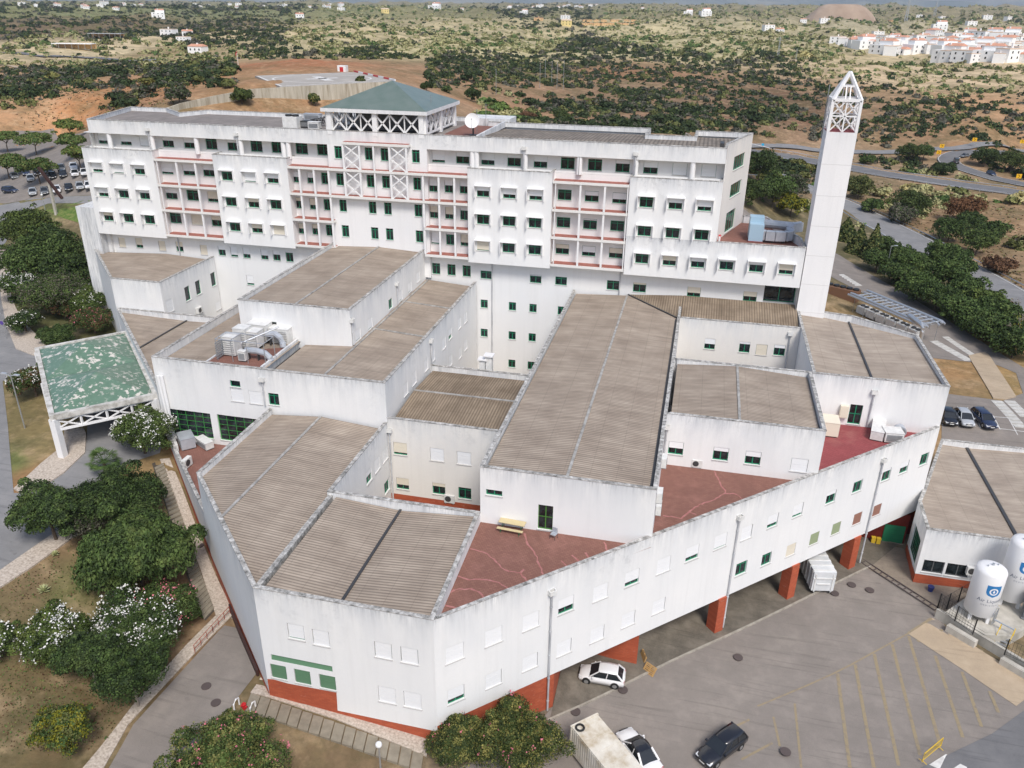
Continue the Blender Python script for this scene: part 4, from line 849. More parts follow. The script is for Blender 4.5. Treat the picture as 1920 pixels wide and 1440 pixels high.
def mat_asphalt(name, a, b, c, sc_=.35):
    m = newmat(name, a, .9, 0, .3); t = NT(m); n = t.noise(sc_, (1, 1, 1), 8, .7); col = t.ramp(n, [(.30, a), (.5, b), (.70, c)])
    col = t.mix(t.mrange(t.noise(.08, (1, 1, 1), 5, .6), .45, .65, 0, .22), col, tuple(q*.75 for q in a))
    for rot, s_ in ((.5, (.12, 2.6, 1)), (-1.1, (.16, 3.2, 1))):
        x = t.n('ShaderNodeTexNoise'); x.inputs['Scale'].default_value = .8; x.inputs['Detail'].default_value = 4; t.l(t.coord(s_, (0, 0, rot)), x.inputs['Vector']); col = t.mix(t.mrange(x.outputs['Fac'], .60, .70, 0, .38), col, tuple(q*.5 for q in a))
    x = t.noise(.45, (1, 1, 1), 3, .5); col = t.mix(t.mrange(x, .70, .76, 0, .5), col, tuple(q*.4 for q in a))
    col = t.mix(t.mrange(t.noise(18, (1, 1, 1), 3, .8), .38, .62, 0, .45), col, c); t.out(col); t.bump(t.noise(30, (1, 1, 1), 2), .25, .01)
mat_asphalt('asphalt', sr(120, 114, 108), sr(130, 123, 117), sr(148, 140, 132)); mat_asphalt('grey_asphalt', sr(116, 116, 117), sr(130, 130, 130), sr(146, 144, 143))
mat_asphalt('dark_asphalt', sr(98, 98, 100), sr(112, 112, 113), sr(126, 125, 125)); mat_asphalt('pad_concrete', sr(150, 146, 140), sr(168, 162, 155), sr(184, 178, 168))
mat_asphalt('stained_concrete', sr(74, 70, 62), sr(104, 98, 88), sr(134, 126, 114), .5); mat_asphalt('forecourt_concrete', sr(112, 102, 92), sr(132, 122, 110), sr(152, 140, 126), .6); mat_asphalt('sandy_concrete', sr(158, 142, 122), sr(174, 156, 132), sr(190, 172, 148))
mat_simple_noise('cobble', [sr(150, 138, 126), sr(184, 172, 158), sr(206, 196, 184)], 5, .9, bump=.4)
mat_simple_noise('kerb_stone', [sr(140, 134, 124), sr(178, 172, 160)], 1.5, .9); mat_simple_noise('slab_path', [sr(126, 118, 104), sr(150, 142, 126)], 1.2, .9)
mat_simple_noise('worn_yellow', [sr(128, 118, 108), sr(150, 136, 108), sr(134, 123, 110)], 1.6, .9); mat_simple_noise('worn_white', [sr(190, 188, 184), sr(225, 224, 220)], 2, .9)
mat_simple_noise('lawn', [sr(70, 92, 40), sr(96, 116, 56), sr(130, 128, 80)], 1.2, .95); mat_simple_noise('paver', [sr(176, 174, 168), sr(206, 204, 198)], 1.6, .9)
newmat('rust', sr(150, 70, 52), .8); newmat('dark_gap', sr(74, 68, 60), .95); newmat('manhole_iron', sr(84, 74, 72), .8)
YARD = [(440, 1500), (1060, 1440), (1090, 1400), (1024, 1330)]
sheet('service_yard', [(-16.5, 40.0), (-16.5, 20), (0, 8), (60, 8), (60, 66), (48, 68), (34, 66), (29, 72), (27.5, 78.5), (27, 87.5), (20, dg(20)), (-8, dg(-8)), (-9.0, 50.0), (-12.5, 45)], 'asphalt', .05, 2.0, px=False)
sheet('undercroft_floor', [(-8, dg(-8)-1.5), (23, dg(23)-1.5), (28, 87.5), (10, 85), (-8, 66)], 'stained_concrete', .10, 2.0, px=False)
sheet('forecourt', [(21, 86.5), (27.3, 85.9), (27.05, 79.2), (42, 79.2), (39, 73.8), (34, 71.8), (29.5, 72.5), (26.5, 78), (21, 81.5)], 'forecourt_concrete', .075, 2.0, px=False)
k_ = [(u, dg(u)-1.4) for u in (-8.5, 23)]
def kerb(name, P, wd=.18, ht=.13, mat='kerb_stone', px=False, lift=.05):
    o, Q = ribbon(name, P, wd, mat, lift+ht, px=px); me = o.data
    bm = bmesh.new(); bm.from_mesh(me); ed = [e for e in bm.edges if e.is_boundary]; g = bmesh.ops.extrude_edge_only(bm, edges=ed)
    for v in g['geom']:
        if isinstance(v, bmesh.types.BMVert): v.co.z -= ht+.1
    bm.to_mesh(me); bm.free(); return o
kerb('kerb', k_)
# entrance road, drive under the canopy, pavements on the left
sheet('road', [(-20, 480), (5, 470), (15, 560), (15, 620), (60, 660), (150, 665), (75, 700), (5, 715), (15, 800), (26, 925), (45, 925), (110, 895), (160, 850), (165, 790), (140, 760), (300, 745), (318, 800), (300, 850), (240, 870), (195, 925), (140, 980), (60, 1040), (-20, 1110), (-60, 1110), (-60, 470)], 'grey_asphalt', .05, 2.5)
sheet('pavement', [(26, 918), (78, 870), (118, 838), (122, 800), (150, 790), (162, 815), (160, 850), (120, 888), (70, 920), (44, 928)], 'cobble', .17, 1.5, thick=.2)
sheet('pavement', [(-40, 1100), (60, 1030), (140, 975), (195, 925), (215, 935), (150, 1000), (60, 1065), (-40, 1130)], 'cobble', .17, 1.5, thick=.2)
sheet('pavement', [(0, 470), (14, 470), (22, 560), (40, 600), (80, 640), (90, 655), (64, 668), (30, 655), (12, 610), (2, 560)], 'cobble', .17, 1.5, thick=.2)
sheet('pavement', [(20, 712), (68, 690), (72, 706), (30, 722)], 'cobble', .17, 1.5, thick=.2)
sheet('road', [(-60, 395), (-60, 470), (0, 470), (30, 400), (90, 382), (240, 366), (240, 352), (60, 372), (0, 385)], 'grey_asphalt', .05, 2.5)
sheet('car_park', [(-80, 372), (10, 382), (60, 372), (235, 352), (235, 240), (100, 240), (-80, 262)], 'asphalt', .04, 4)
sheet('lawn', [(85, 395), (160, 375), (190, 380), (190, 420), (120, 410)], 'lawn', .06, 2)
sheet('footpath', [(300, 862), (318, 860), (345, 925), (375, 1005), (405, 1080), (432, 1135), (440, 1150), (340, 1252), (240, 1360), (195, 1440), (150, 1480), (140, 1460), (190, 1400), (260, 1310), (350, 1210), (405, 1155), (380, 1080), (352, 1000)], 'cobble', .10, 1.5, thick=.1)
sheet('footpath', [(285, 870), (298, 862), (345, 985), (376, 1080), (403, 1145), (385, 1165), (352, 1085), (322, 985)], 'dark_gap', .06, 1.5)
# stepped slab path beside the facade: separate slabs
def slabs(name, L0, L1_, R0, R1, n, mat='slab_path', label=None):
    A, B, C, D = [hit(*q)[:2] for q in (L0, L1_, R0, R1)]; m = MB()
    for k in range(n):
        f0, f1 = (k+.04)/n, (k+.96)/n; P = [A+(B-A)*f0, A+(B-A)*f1, C+(D-C)*f1, C+(D-C)*f0]; c = sum(P)/4; z = hg(*c)
        s = 1 if (P[1][0]-P[0][0])*(P[2][1]-P[1][1])-(P[1][1]-P[0][1])*(P[2][0]-P[1][0]) > 0 else -1
        m.prism([tuple(p) for p in P[::s]], z-.2, z+.16)
    o = m.build(name, mat); struct(o); return o
slabs('stepped_path', (290, 878), (325, 990), (306, 868), (346, 985), 16); slabs('stepped_path', (325, 992), (383, 1163), (346, 987), (402, 1143), 22)
ramp = sheet('road', [(440, 1152), (350, 1250), (250, 1360), (205, 1440), (180, 1500), (300, 1500), (330, 1440), (420, 1345), (480, 1265)], 'asphalt', .07, 1.5)
sheet('footpath', [(488, 1272), (640, 1322), (805, 1388), (800, 1420), (630, 1350), (470, 1300)], 'cobble', .12, 1.5, thick=.15)
slabs('stepped_path', (470, 1302), (795, 1416), (458, 1335), (790, 1452), 16)
# yard paint
def paint(name, pts, wd, mat, lift=.062, z=None):
    o, _ = ribbon(name, pts, wd, mat, lift); return o
for a, b in (((1390, 1425), (1448, 1394)), ((1375, 1365), (1405, 1350))): paint('painted_line', [a, b], .2, 'worn_yellow')
X7 = lambda x, y: (1560+x/3, 960+y/3)
for a, b in (((30, 910), (100, 1440)), ((130, 860), (235, 1440)), ((237, 800), (375, 1430)), ((337, 745), (495, 1370)), ((430, 700), (610, 1320)), ((580, 810), (735, 1270)), ((730, 900), (840, 1210)), ((885, 1010), (935, 1130)), ((980, 880), (1015, 1060)), ((835, 868), (960, 868)), ((735, 840), (845, 780)), ((480, 730), (620, 665)), ((560, 600), (430, 685))):
    paint('painted_line', [X7(*a), X7(*b)], .30, 'worn_yellow')
paint('painted_line', [X7(430, 685), X7(200, 810), X7(0, 915), (1420, 1325)], .15, 'worn_yellow')
paint('painted_line', [(1450, 1345), (1462, 1400)], .2, 'worn_yellow'); paint('painted_line', [(1490, 1320), (1502, 1440)], .2, 'worn_yellow')
sheet('concrete_apron', [X7(430, 690), X7(565, 600), X7(700, 690), X7(850, 790), X7(1080, 930), X7(1080, 1060), X7(1035, 1095), X7(880, 990), X7(720, 880)], 'sandy_concrete', .085, 2)
sheet('road', [X7(500, 1440), X7(900, 1250), X7(1120, 1090), (2000, 1500), (1700, 1500)], 'dark_asphalt', .075, 2.5)
for P in ([X7(545, 1425), X7(640, 1365), X7(685, 1390), X7(600, 1450)], [X7(660, 1460), X7(720, 1420), X7(760, 1440), X7(700, 1500)]): sheet('painted_stripe', P, 'worn_white', .09, 2)
# right hand side: site road, paved strips, car park
sheet('road', [(1530, 470), (1560, 470), (1660, 530), (1800, 615), (1920, 690), (2000, 760), (2000, 1000), (1900, 880), (1765, 835), (1765, 740), (1750, 735), (1800, 742), (1880, 752), (1918, 738), (1905, 700), (1870, 685), (1750, 672), (1700, 590), (1560, 520), (1520, 520)], 'asphalt', .05, 2.5)
sheet('road', [(1330, 380), (1390, 385), (1470, 430), (1530, 470), (1530, 520), (1440, 460), (1380, 415)], 'asphalt', .055, 2.5)
for (a, b, n) in (((1565, 505), (1590, 520), 3), ((1752, 632), (1822, 684), 12), ((1770, 622), (1832, 672), 12)):
    pass
for c0, c1, wd in (((1575, 515), (1612, 538), 1.6), ((1750, 640), (1822, 680), 1.6), ((1772, 632), (1832, 672), 1.2), ((1868, 752), (1920, 810), 1.6), ((1892, 752), (1930, 790), 1.6)):
    A = hit(*c0)[:2]; B = hit(*c1)[:2]; d = (B-A)/np.linalg.norm(B-A); n = np.array([-d[1], d[0]])*wd/2; m = MB(); N = int(np.linalg.norm(B-A)/1.0)
    for k in range(N):
        p, q = A+d*k, A+d*(k+.88); m.prism([tuple(p-n), tuple(q-n), tuple(q+n), tuple(p+n)], hg(*p)-.1, hg(*p)+.09)
    struct(m.build('paved_strip', 'paver'))
sheet('traffic_island', [(1815, 668), (1850, 660), (1905, 745), (1885, 750), (1862, 748)], 'sandy_concrete', .16, 1.5, thick=.2)
for a, b in (((1765, 797), (1935, 812)), ((1790, 768), (1800, 800)), ((1828, 775), (1838, 803)), ((1862, 780), (1875, 806)), ((1862, 782), (1890, 784)), ((1890, 784), (1908, 816))): paint('painted_line', [a, b], .13, 'worn_white', .07)
# highway and slip roads
hw, Q1 = ribbon('highway', [(1330, 268), (1411, 284), (1500, 300), (1600, 317), (1700, 333), (1800, 348), (1920, 364), (2050, 382)], 12, 'dark_asphalt', .25)
for o_ in (-5.6, 5.6): ribbon('painted_line', [(1330, 268), (1411, 284), (1500, 300), (1600, 317), (1700, 333), (1800, 348), (1920, 364), (2050, 382)], .25, 'worn_white', .32, off=o_)
sl = [(1340, 268), (1411, 273), (1550, 283), (1640, 286), (1720, 280), (1800, 277), (1920, 284), (2020, 300)]
ribbon('slip_road', sl, 7, 'grey_asphalt', .25)
lp = [(2010, 306), (1920, 294), (1850, 285), (1800, 288), (1778, 298), (1790, 312), (1840, 328), (1920, 347), (2020, 362)]
ribbon('slip_road', lp, 8, 'dark_asphalt', .28)
for o_ in (-3.7, 3.7): ribbon('painted_line', lp, .22, 'worn_white', .36, off=o_)
lw = [(1330, 285), (1420, 318), (1480, 342), (1560, 375), (1620, 405), (1700, 446), (1780, 492), (1860, 537), (1940, 590), (2040, 650)]
ribbon('highway', lw, 12, 'grey_asphalt', .2)
for o_ in (-5.2, 5.2): ribbon('painted_line', lw, .2, 'worn_white', .27, off=o_)
ribbon('road', [(-40, 98), (60, 104), (130, 107), (200, 111), (260, 115), (305, 118)], 9, 'dark_asphalt', .5)
ribbon('road', [(-20, 122), (30, 127), (70, 137), (110, 146)], 3, 'sandy_concrete', .4)
ribbon('road', [(960, 222), (1010, 232), (1060, 236), (1120, 240), (1180, 250)], 8, 'grey_asphalt', .3)
def guardrail(pts, off, label, lift=0):
    P = [hit(*q) for q in pts]; th = thing('guard_rail', label, 'guard rail', (P[0][0], P[0][1], P[0][2]), group='guard rails beside the roads'); m = MB(); Q = []
    for i in range(len(P)-1):
        n = max(1, int(np.linalg.norm(P[i+1][:2]-P[i][:2])/4))
        for k in range(n): Q.append(P[i][:2]+(P[i+1][:2]-P[i][:2])*k/n)
    R = []
    for i, q in enumerate(Q):
        d = Q[min(i+1, len(Q)-1)]-Q[max(0, i-1)]; d = d/np.linalg.norm(d); p = q+np.array([-d[1], d[0]])*off; R.append((p[0], p[1], hg(*p)+.75+lift))
    m.tube(R, .12, 5); m.build('rail', 'galvanised', th)
    for i in range(0, len(R), max(1, len(R)//40)): mp = MB(); mp.box(R[i][0]-.07, R[i][0]+.07, R[i][1]-.07, R[i][1]+.07, R[i][2]-.9, R[i][2]); mp.build('post', 'galvanised', th)
guardrail(lw, 7, 'long steel guard rail on the far side of the lower dual road'); guardrail(lw, -7, 'steel guard rail on the near side of the lower road, next to the hedge')
guardrail([(1330, 268), (1411, 284), (1500, 300), (1600, 317), (1700, 333), (1800, 348), (1920, 364)], 7.2, 'steel guard rail along the far side of the upper highway')
guardrail([(1330, 268), (1411, 284), (1500, 300), (1600, 317), (1700, 333), (1800, 348), (1920, 364)], -7.2, 'steel guard rail on the near side of the upper highway above the dry slope')
# mountains far behind
def ridge(name, R, base, tops, mat, seed):
    m = MB(); n = 160; g = np.random.default_rng(seed); V = []; F = []
    for i in range(n+1):
        a = A0-.85+1.7*i/n; hh = np.interp(i/n, [q[0] for q in tops], [q[1] for q in tops])+sum(math.sin(i*f+p)*s for f, p, s in ((.31, seed, 18), (.83, seed*2, 9), (1.9, seed*3, 5)))
        for k in range(9):
            r = R*(1+.16*k/8*2 if k < 5 else 1.16+.05*(k-4)); zz = base+(hh-base)*math.sin(min(1, k/4)*math.pi/2)**1.3 if k <= 4 else hh*(1-.15*(k-4))
            zz += math.sin(i*1.7+k*2.1+seed)*hh*.04*(k > 0); V.append((r*math.sin(a), r*math.cos(a), zz))
    for i in range(n):
        for k in range(8): b = i*9+k; F.append((b, b+9, b+10, b+1))
    m.sm = True; m.add(V, F); struct(m.build(name, mat))
mat_simple_noise('mountain_hazy', [sr(96, 110, 116), sr(122, 132, 132), sr(150, 150, 142)], .0022, .95)  # blue-grey haze of distance mixed into the mountain colour
ridge('mountain_range', 7000, 30, [(0, 150), (.2, 175), (.4, 140), (.55, 190), (.7, 165), (.85, 130), (1, 150)], 'mountain_hazy', 3)
ridge('mountain_range', 13000, 30, [(0, 520), (.15, 600), (.35, 470), (.5, 640), (.65, 560), (.8, 450), (1, 480)], 'mountain_hazy', 8)

def lowwall(name, label, pts, h, wd, mat, cat='wall'):
    P = [hit(*q) for q in pts]; t = thing(name, label, cat, tuple(P[0]))
    for a_, b_ in zip(P, P[1:]): m = MB(); m.bar((a_[0], a_[1], a_[2]+h/2-.2), (b_[0], b_[1], b_[2]+h/2-.2), wd, h+.4); m.build('wall', mat, t)
    return t
lowwall('retaining_wall', 'dark brown low wall between the ramp and the splayed left facade', [(432, 1143), (452, 1195), (484, 1268)], .7, .22, 'dark_brown')
P = [hit(*q) for q in ((366, 1225), (400, 1187), (432, 1152))]; t = thing('handrail', 'thin rusty red handrail at the path above the ramp', 'handrail', tuple(P[0]))
for h in (.95, .5): m = MB(); m.tube([(q[0], q[1], q[2]+h) for q in P], .03, 5); m.build('rail', 'rust', t)
for a_, b_ in zip(P, P[1:]):
    for k in range(4): q = a_+(b_-a_)*k/3; m = MB(); m.tube([(q[0], q[1], q[2]), (q[0], q[1], q[2]+.97)], .03, 5); m.build('post', 'rust', t)
# ================================================================== VEGETATION
def mat_leaf(name, cols, sc_=.8):
    m = newmat(name, cols[1], .75, 0, .2); t = NT(m); n = t.noise(sc_, (1, 1, 1), 4, .7); k = len(cols)
    oi = t.n('ShaderNodeObjectInfo'); c = t.ramp(n, [(.32+.36*i/(k-1), c) for i, c in enumerate(cols)])
    c = t.mix(1.0, c, t.ramp(oi.outputs['Random'], [(0, (.75, .78, .75)), (.5, (1, 1, 1)), (1, (1.25, 1.12, .95))]), 'MULTIPLY'); t.out(c)
mat_leaf('leaf_dark', [sr(38, 50, 28), sr(56, 72, 38), sr(82, 94, 52)]); mat_leaf('leaf_mid', [sr(50, 68, 34), sr(76, 96, 50), sr(102, 118, 66)])
mat_leaf('leaf_light', [sr(62, 84, 44), sr(86, 110, 58), sr(112, 130, 72)]); mat_leaf('leaf_olive', [sr(70, 76, 40), sr(104, 108, 62), sr(134, 134, 84)])
mat_leaf('leaf_grey', [sr(66, 66, 56), sr(92, 90, 78), sr(116, 114, 100)]); mat_leaf('leaf_yellow', [sr(96, 100, 30), sr(130, 126, 40), sr(156, 146, 60)])
mat_leaf('leaf_pale_sunlit', [sr(134, 134, 90), sr(166, 162, 116), sr(188, 182, 138)]); mat_leaf('leaf_brown', [sr(72, 50, 36), sr(98, 72, 52), sr(118, 92, 70)]); mat_leaf('leaf_pine', [sr(34, 46, 28), sr(50, 64, 38), sr(72, 84, 50)])  # the pale mix carries the sunlight of the far scrub in its colour
newmat('pale_agave', sr(176, 180, 130), .7); newmat('bark', sr(92, 80, 68), .95); newmat('pale_bark', sr(150, 140, 128), .95); newmat('flower_white', (.75, .74, .70), .7); newmat('flower_pink', sr(196, 112, 124), .7)
def quads_mesh(name, C, N, size, mats, mi, asp=1.0, up=None):
    """one small quad per leaf at C with normal N"""
    n = len(C); N = N/np.linalg.norm(N, axis=1, keepdims=True); r = RNG.normal(size=(n, 3)) if up is None else up+RNG.normal(size=(n, 3))*.25
    T = np.cross(N, r); T /= np.linalg.norm(T, axis=1, keepdims=True)+1e-9; B = np.cross(N, T); s = np.asarray(size).reshape(-1, 1)*np.ones((n, 1))/2
    T = T*s; B = B*s*asp; V = np.stack([C-T-B*.6, C+T*.55-B, C+T+B*.6, C-T*.55+B], 1).reshape(-1, 3)
    me = bpy.data.meshes.new(name); me.vertices.add(4*n); me.vertices.foreach_set('co', V.reshape(-1)); me.loops.add(4*n); me.loops.foreach_set('vertex_index', np.arange(4*n, dtype=np.int32))
    me.polygons.add(n); me.polygons.foreach_set('loop_start', np.arange(0, 4*n, 4, dtype=np.int32)); me.polygons.foreach_set('loop_total', np.full(n, 4, np.int32))
    for m in mats: me.materials.append(MATS[m])
    me.polygons.foreach_set('material_index', np.asarray(mi, dtype=np.int32)); me.update(calc_edges=True); return me
def crown(name, clumps, n, size, mats, wts=None, inner=.55, up=None, asp=1., shellonly=False, flat=0.):
    cl = np.array(clumps, float); vol = (cl[:, 3]*cl[:, 4]*cl[:, 5])**(2/3); pick = RNG.choice(len(cl), n, p=vol/vol.sum()); D = RNG.normal(size=(n, 3)); D /= np.linalg.norm(D, axis=1, keepdims=True)
    D[:, 2] = np.where(D[:, 2] < -.35, -D[:, 2], D[:, 2]); rad = RNG.uniform(inner, 1.06, n)**.6; rad = np.where(RNG.random(n) < .12, rad*1.12, rad)
    C = cl[pick, :3]+D*rad[:, None]*cl[pick, 3:6]; N = D*.9+RNG.normal(size=(n, 3))*.55+np.array([0, 0, flat]); mi = RNG.choice(len(mats), n, p=wts)
    # leaves of one small spray share a tone
    key = np.floor(C*1.4).astype(int) @ np.array([73, 179, 283]); tone = (key*2654435761 % 1000)/1000; mi = np.where(RNG.random(n) < .6, (tone*len(mats)).astype(int), mi)
    return quads_mesh(name, C, N, RNG.uniform(.7, 1.3, n)*size, mats, mi, asp, up)
def lobes(R, h0, h1, k, rr=(.35, .55), seed=0, flat=1.0):
    g = np.random.default_rng(seed); out = [(0, 0, (h0+h1)/2, R*.62, R*.62, (h1-h0)*.46)]
    for i in range(k):
        a = 2*math.pi*i/k+g.uniform(-.4, .4); d = R*g.uniform(.45, .68); r = R*g.uniform(*rr); z = h0+(h1-h0)*g.uniform(.35, .75); out.append((d*math.cos(a), d*math.sin(a), z, r, r, min(r*flat*.9, (h1-h0)*.42)))
    for i in range(k//2): a = g.uniform(0, 6.28); d = R*g.uniform(.05, .4); r = R*g.uniform(.28, .42); out.append((d*math.cos(a), d*math.sin(a), h1-r*.7*flat, r, r, r*.8*flat))
    return out
def trunk_mb(h, r, k, R, seed=0):
    g = np.random.default_rng(seed); m = MB(); bx, by = g.uniform(-.15, .15, 2)*h*.3; m.tube([(0, 0, -.3), (bx*.4, by*.4, h*.35), (bx, by, h*.6)], [r, r*.8, r*.65], 8)
    for i in range(k):
        a = 2*math.pi*i/k+g.uniform(-.4, .4); d = R*g.uniform(.4, .65); m.tube([(bx, by, h*.55), (bx+d*.5*math.cos(a), by+d*.5*math.sin(a), h*.75), (d*math.cos(a), d*math.sin(a), h*g.uniform(.8, 1))], [r*.55, r*.35, r*.12], 6)
    return m
def place(x, y, hc):   # ground point whose centre, hc above ground, is seen at the pixel
    z = hc+5
    for _ in range(25): p = at(x, y, z); z = .5*z+.5*(hg(p[0], p[1])+hc)
    return p[0], p[1], hg(p[0], p[1])
def tree(kind, label, cat, x, y, h, R, mats, wts=None, n=6000, size=.28, h0=.25, hc=.55, k=7, seed=0, flowers=None, trunk=True, tr=.18, flat=1., bark='bark', up=None, asp=1., rr=(.35, .55), group=None, inner=.55):
    X, Y, Z = place(x, y, h*hc); t = thing(kind, label, cat, (X, Y, Z), group=group); cl = lobes(R, h*h0, h, k, rr, seed, flat)
    near = math.hypot(X, Y) < 150; k_ = 3.4 if near else 1.3
    cl = cl+[(q[0]+RNG.normal()*q[3]*.55, q[1]+RNG.normal()*q[3]*.55, q[2]+RNG.normal()*q[5]*.6, q[3]*.38, q[4]*.38, q[5]*.38) for q in cl for _ in range(2)]
    child('crown', crown('crown', cl, int(n*k_), size/k_**.5, mats, wts, up=up, asp=asp, inner=inner), t)
    if trunk: trunk_mb(h*.8, tr, 5, R, seed).build('trunk', bark, t, local=True)
    if flowers:
        col, nf = flowers; nf = int(nf*1.5); c2 = np.array(cl[:k+3]); pk = RNG.integers(0, len(c2), nf); D = RNG.normal(size=(nf, 3)); D[:, 2] = abs(D[:, 2])*1.0+.1; D /= np.linalg.norm(D, axis=1, keepdims=True)
        C = c2[pk, :3]+D*c2[pk, 3:6]*1.08; C = C[RNG.random(len(C)) < .7+.4*np.sin(C[:, 0]*1.7+C[:, 1]*1.3)]; C = np.concatenate([C+RNG.normal(size=C.shape)*.13 for _ in range(4)]); child('flowers', quads_mesh('flowers', C, RNG.normal(size=C.shape)+[0, 0, 1], RNG.uniform(.09, .18, len(C)), [col], np.zeros(len(C))), t)
    return t
DK, MD = ['leaf_dark', 'leaf_mid', 'leaf_pine'], ['leaf_dark', 'leaf_mid', 'leaf_light']
tree('oleander', 'round white flowering oleander beside the drive under the green canopy', 'oleander', 265, 815, 5, 3.7, ['leaf_dark', 'leaf_mid'], None, 7000, .26, .1, .5, seed=1, flowers=('flower_white', 330))
tree('ash_tree', 'dark green tree just below the fan palm and the flowering oleander', 'tree', 226, 938, 5.5, 4.5, DK, None, 9500, .28, .3, .6, 8, 2)
tree('ash_tree', 'dark round tree at the kerb of the entrance road, left of the two others', 'tree', 92, 962, 5.5, 3.4, DK, None, 7000, .3, .3, .6, 7, 3)
tree('ash_tree', 'small dark shrub tree squeezed between two larger trees by the entrance road', 'tree', 150, 978, 4, 2.6, ['leaf_dark', 'leaf_grey'], None, 3000, .26, .2, .55, 6, 33)
tree('pepper_tree', 'large bright green feathery tree in the middle of the dry garden', 'tree', 255, 1038, 6.8, 4.6, ['leaf_mid', 'leaf_dark'], None, 15000, .30, .12, .55, 8, 4, up=np.array([0, 0, 1.]), asp=2.0, rr=(.4, .6))
tree('oleander', 'broad oleander thick with white flowers near the left garden path', 'oleander', 240, 1192, 4.0, 4.1, ['leaf_dark', 'leaf_mid'], None, 10000, .25, .1, .5, 8, 5, flowers=('flower_white', 520))
tree('oleander', 'oleander with white flowers at the left, under its larger white flowering neighbour', 'oleander', 102, 1208, 3.6, 3.1, ['leaf_dark', 'leaf_mid'], None, 6500, .25, .1, .5, 7, 6, flowers=('flower_white', 280))
tree('oleander', 'pink flowering oleander beside the stepped path, behind the white one', 'oleander', 305, 1140, 3.6, 3.0, ['leaf_mid', 'leaf_dark'], None, 5500, .24, .1, .5, 7, 7, flowers=('flower_pink', 110))
tree('olive_tree', 'dark tree with a thin leaning pale trunk below the white oleanders', 'tree', 165, 1230, 5, 2.7, DK, None, 5000, .25, .45, .7, 6, 8, bark='pale_bark', tr=.13)
tree('olive_tree', 'dark leafy tree touching the path edge below the broad white oleander', 'tree', 248, 1278, 5, 2.9, DK, None, 6500, .25, .2, .55, 6, 9, bark='pale_bark', tr=.13)
tree('young_tree', 'small yellow green tree with loose branches at the bottom left', 'tree', 118, 1378, 3.8, 2.5, ['leaf_yellow', 'leaf_mid', 'leaf_olive'], None, 3200, .23, .25, .55, 7, 10, bark='pale_bark', tr=.08, rr=(.25, .4), inner=.2)
tree('oleander', 'big pink oleander at the bottom edge below the red hydrant', 'oleander', 428, 1442, 4.0, 4.5, ['leaf_dark', 'leaf_mid', 'leaf_olive'], None, 12000, .24, .1, .45, 9, 11, flowers=('flower_pink', 90))
tree('oleander', 'dusty olive oleander at the wall corner, left of its bigger twin', 'oleander', 862, 1388, 3.6, 2.7, ['leaf_olive', 'leaf_dark', 'leaf_pine'], [.3, .4, .3], 7000, .2, .08, .5, 7, 12, flowers=('flower_pink', 25))
tree('oleander', 'large dusty oleander at the wall corner next to the white container', 'oleander', 968, 1394, 5, 3.5, ['leaf_olive', 'leaf_dark', 'leaf_pine'], [.3, .4, .3], 11000, .2, .08, .5, 8, 13, flowers=('flower_pink', 35))
tree('oleander', 'oleander with small white flowers behind the outer corner of the green canopy', 'oleander', 62, 718, 4, 2.9, ['leaf_dark', 'leaf_mid', 'leaf_brown'], None, 6000, .24, .1, .5, 7, 14, flowers=('flower_white', 130))
UP = [(45, 425, 8, 6.4, 'tallest dark tree at the top of the left grove, beside the footway', DK), (100, 462, 8, 6.1, 'dark tree of the left grove facing the corner of the tall slab', DK), (60, 490, 7.5, 6.4, 'bright mid green tree in the centre of the left grove', ['leaf_mid', 'leaf_dark']),
      (125, 508, 7, 5.4, 'dark tree of the left grove leaning towards the low side terrace', DK), (105, 548, 6.5, 5.4, 'grey green tree of the left grove above the red leaved shrub', ['leaf_grey', 'leaf_dark', 'leaf_mid'])]
for i, (x, y, h, R, lb, mt) in enumerate(UP): tree('dense_tree', lb, 'tree', x, y, h, R, mt, None, 9000, .34, .05, .6, 9, 20+i, group='dark trees of the left grove')
tree('oleander', 'white flowering oleander at the footway edge of the left grove', 'oleander', 42, 543, 4.5, 4.2, ['leaf_dark', 'leaf_mid'], None, 6500, .28, .1, .5, 7, 30, flowers=('flower_white', 330))
tree('oleander', 'oleander with scattered white flowers close to the slab corner above the canopy', 'oleander', 165, 570, 4.5, 3.6, ['leaf_mid', 'leaf_dark'], None, 5500, .28, .1, .5, 7, 31, flowers=('flower_white', 150))
tree('red_shrub', 'reddish brown leaved shrub in the middle of the left grove', 'shrub', 118, 575, 4, 3.0, ['leaf_brown', 'leaf_dark'], None, 4500, .26, .1, .5, 7, 32)
tree('red_shrub', 'long reddish shrub along the rear edge of the green canopy', 'shrub', 175, 607, 3.2, 3.4, ['leaf_brown', 'leaf_mid', 'leaf_dark'], None, 4500, .25, .1, .5, 8, 34, flowers=('flower_pink', 60))
tree('garden_bush', 'rounded dark bush where the footway bends beside the canopy', 'bush', 45, 605, 3.2, 3.0, DK, None, 4000, .26, .1, .5, 7, 35, flowers=('flower_white', 60))
tree('garden_bush', 'low green bush between the footway bend and the canopy roof', 'bush', 105, 632, 2.6, 3.0, ['leaf_mid', 'leaf_dark'], None, 4000, .26, .1, .5, 7, 36)
tree('garden_bush', 'small round bush by the stepped path in front of the pink oleander', 'bush', 361, 1153, 1.4, .8, DK, None, 900, .16, .1, .5, 5, 37, trunk=False)
tree('garden_bush', 'half hidden white flowering bush at the left picture edge', 'bush', -8, 1205, 3.2, 1.8, DK, None, 2500, .24, .1, .5, 6, 38, flowers=('flower_white', 80))
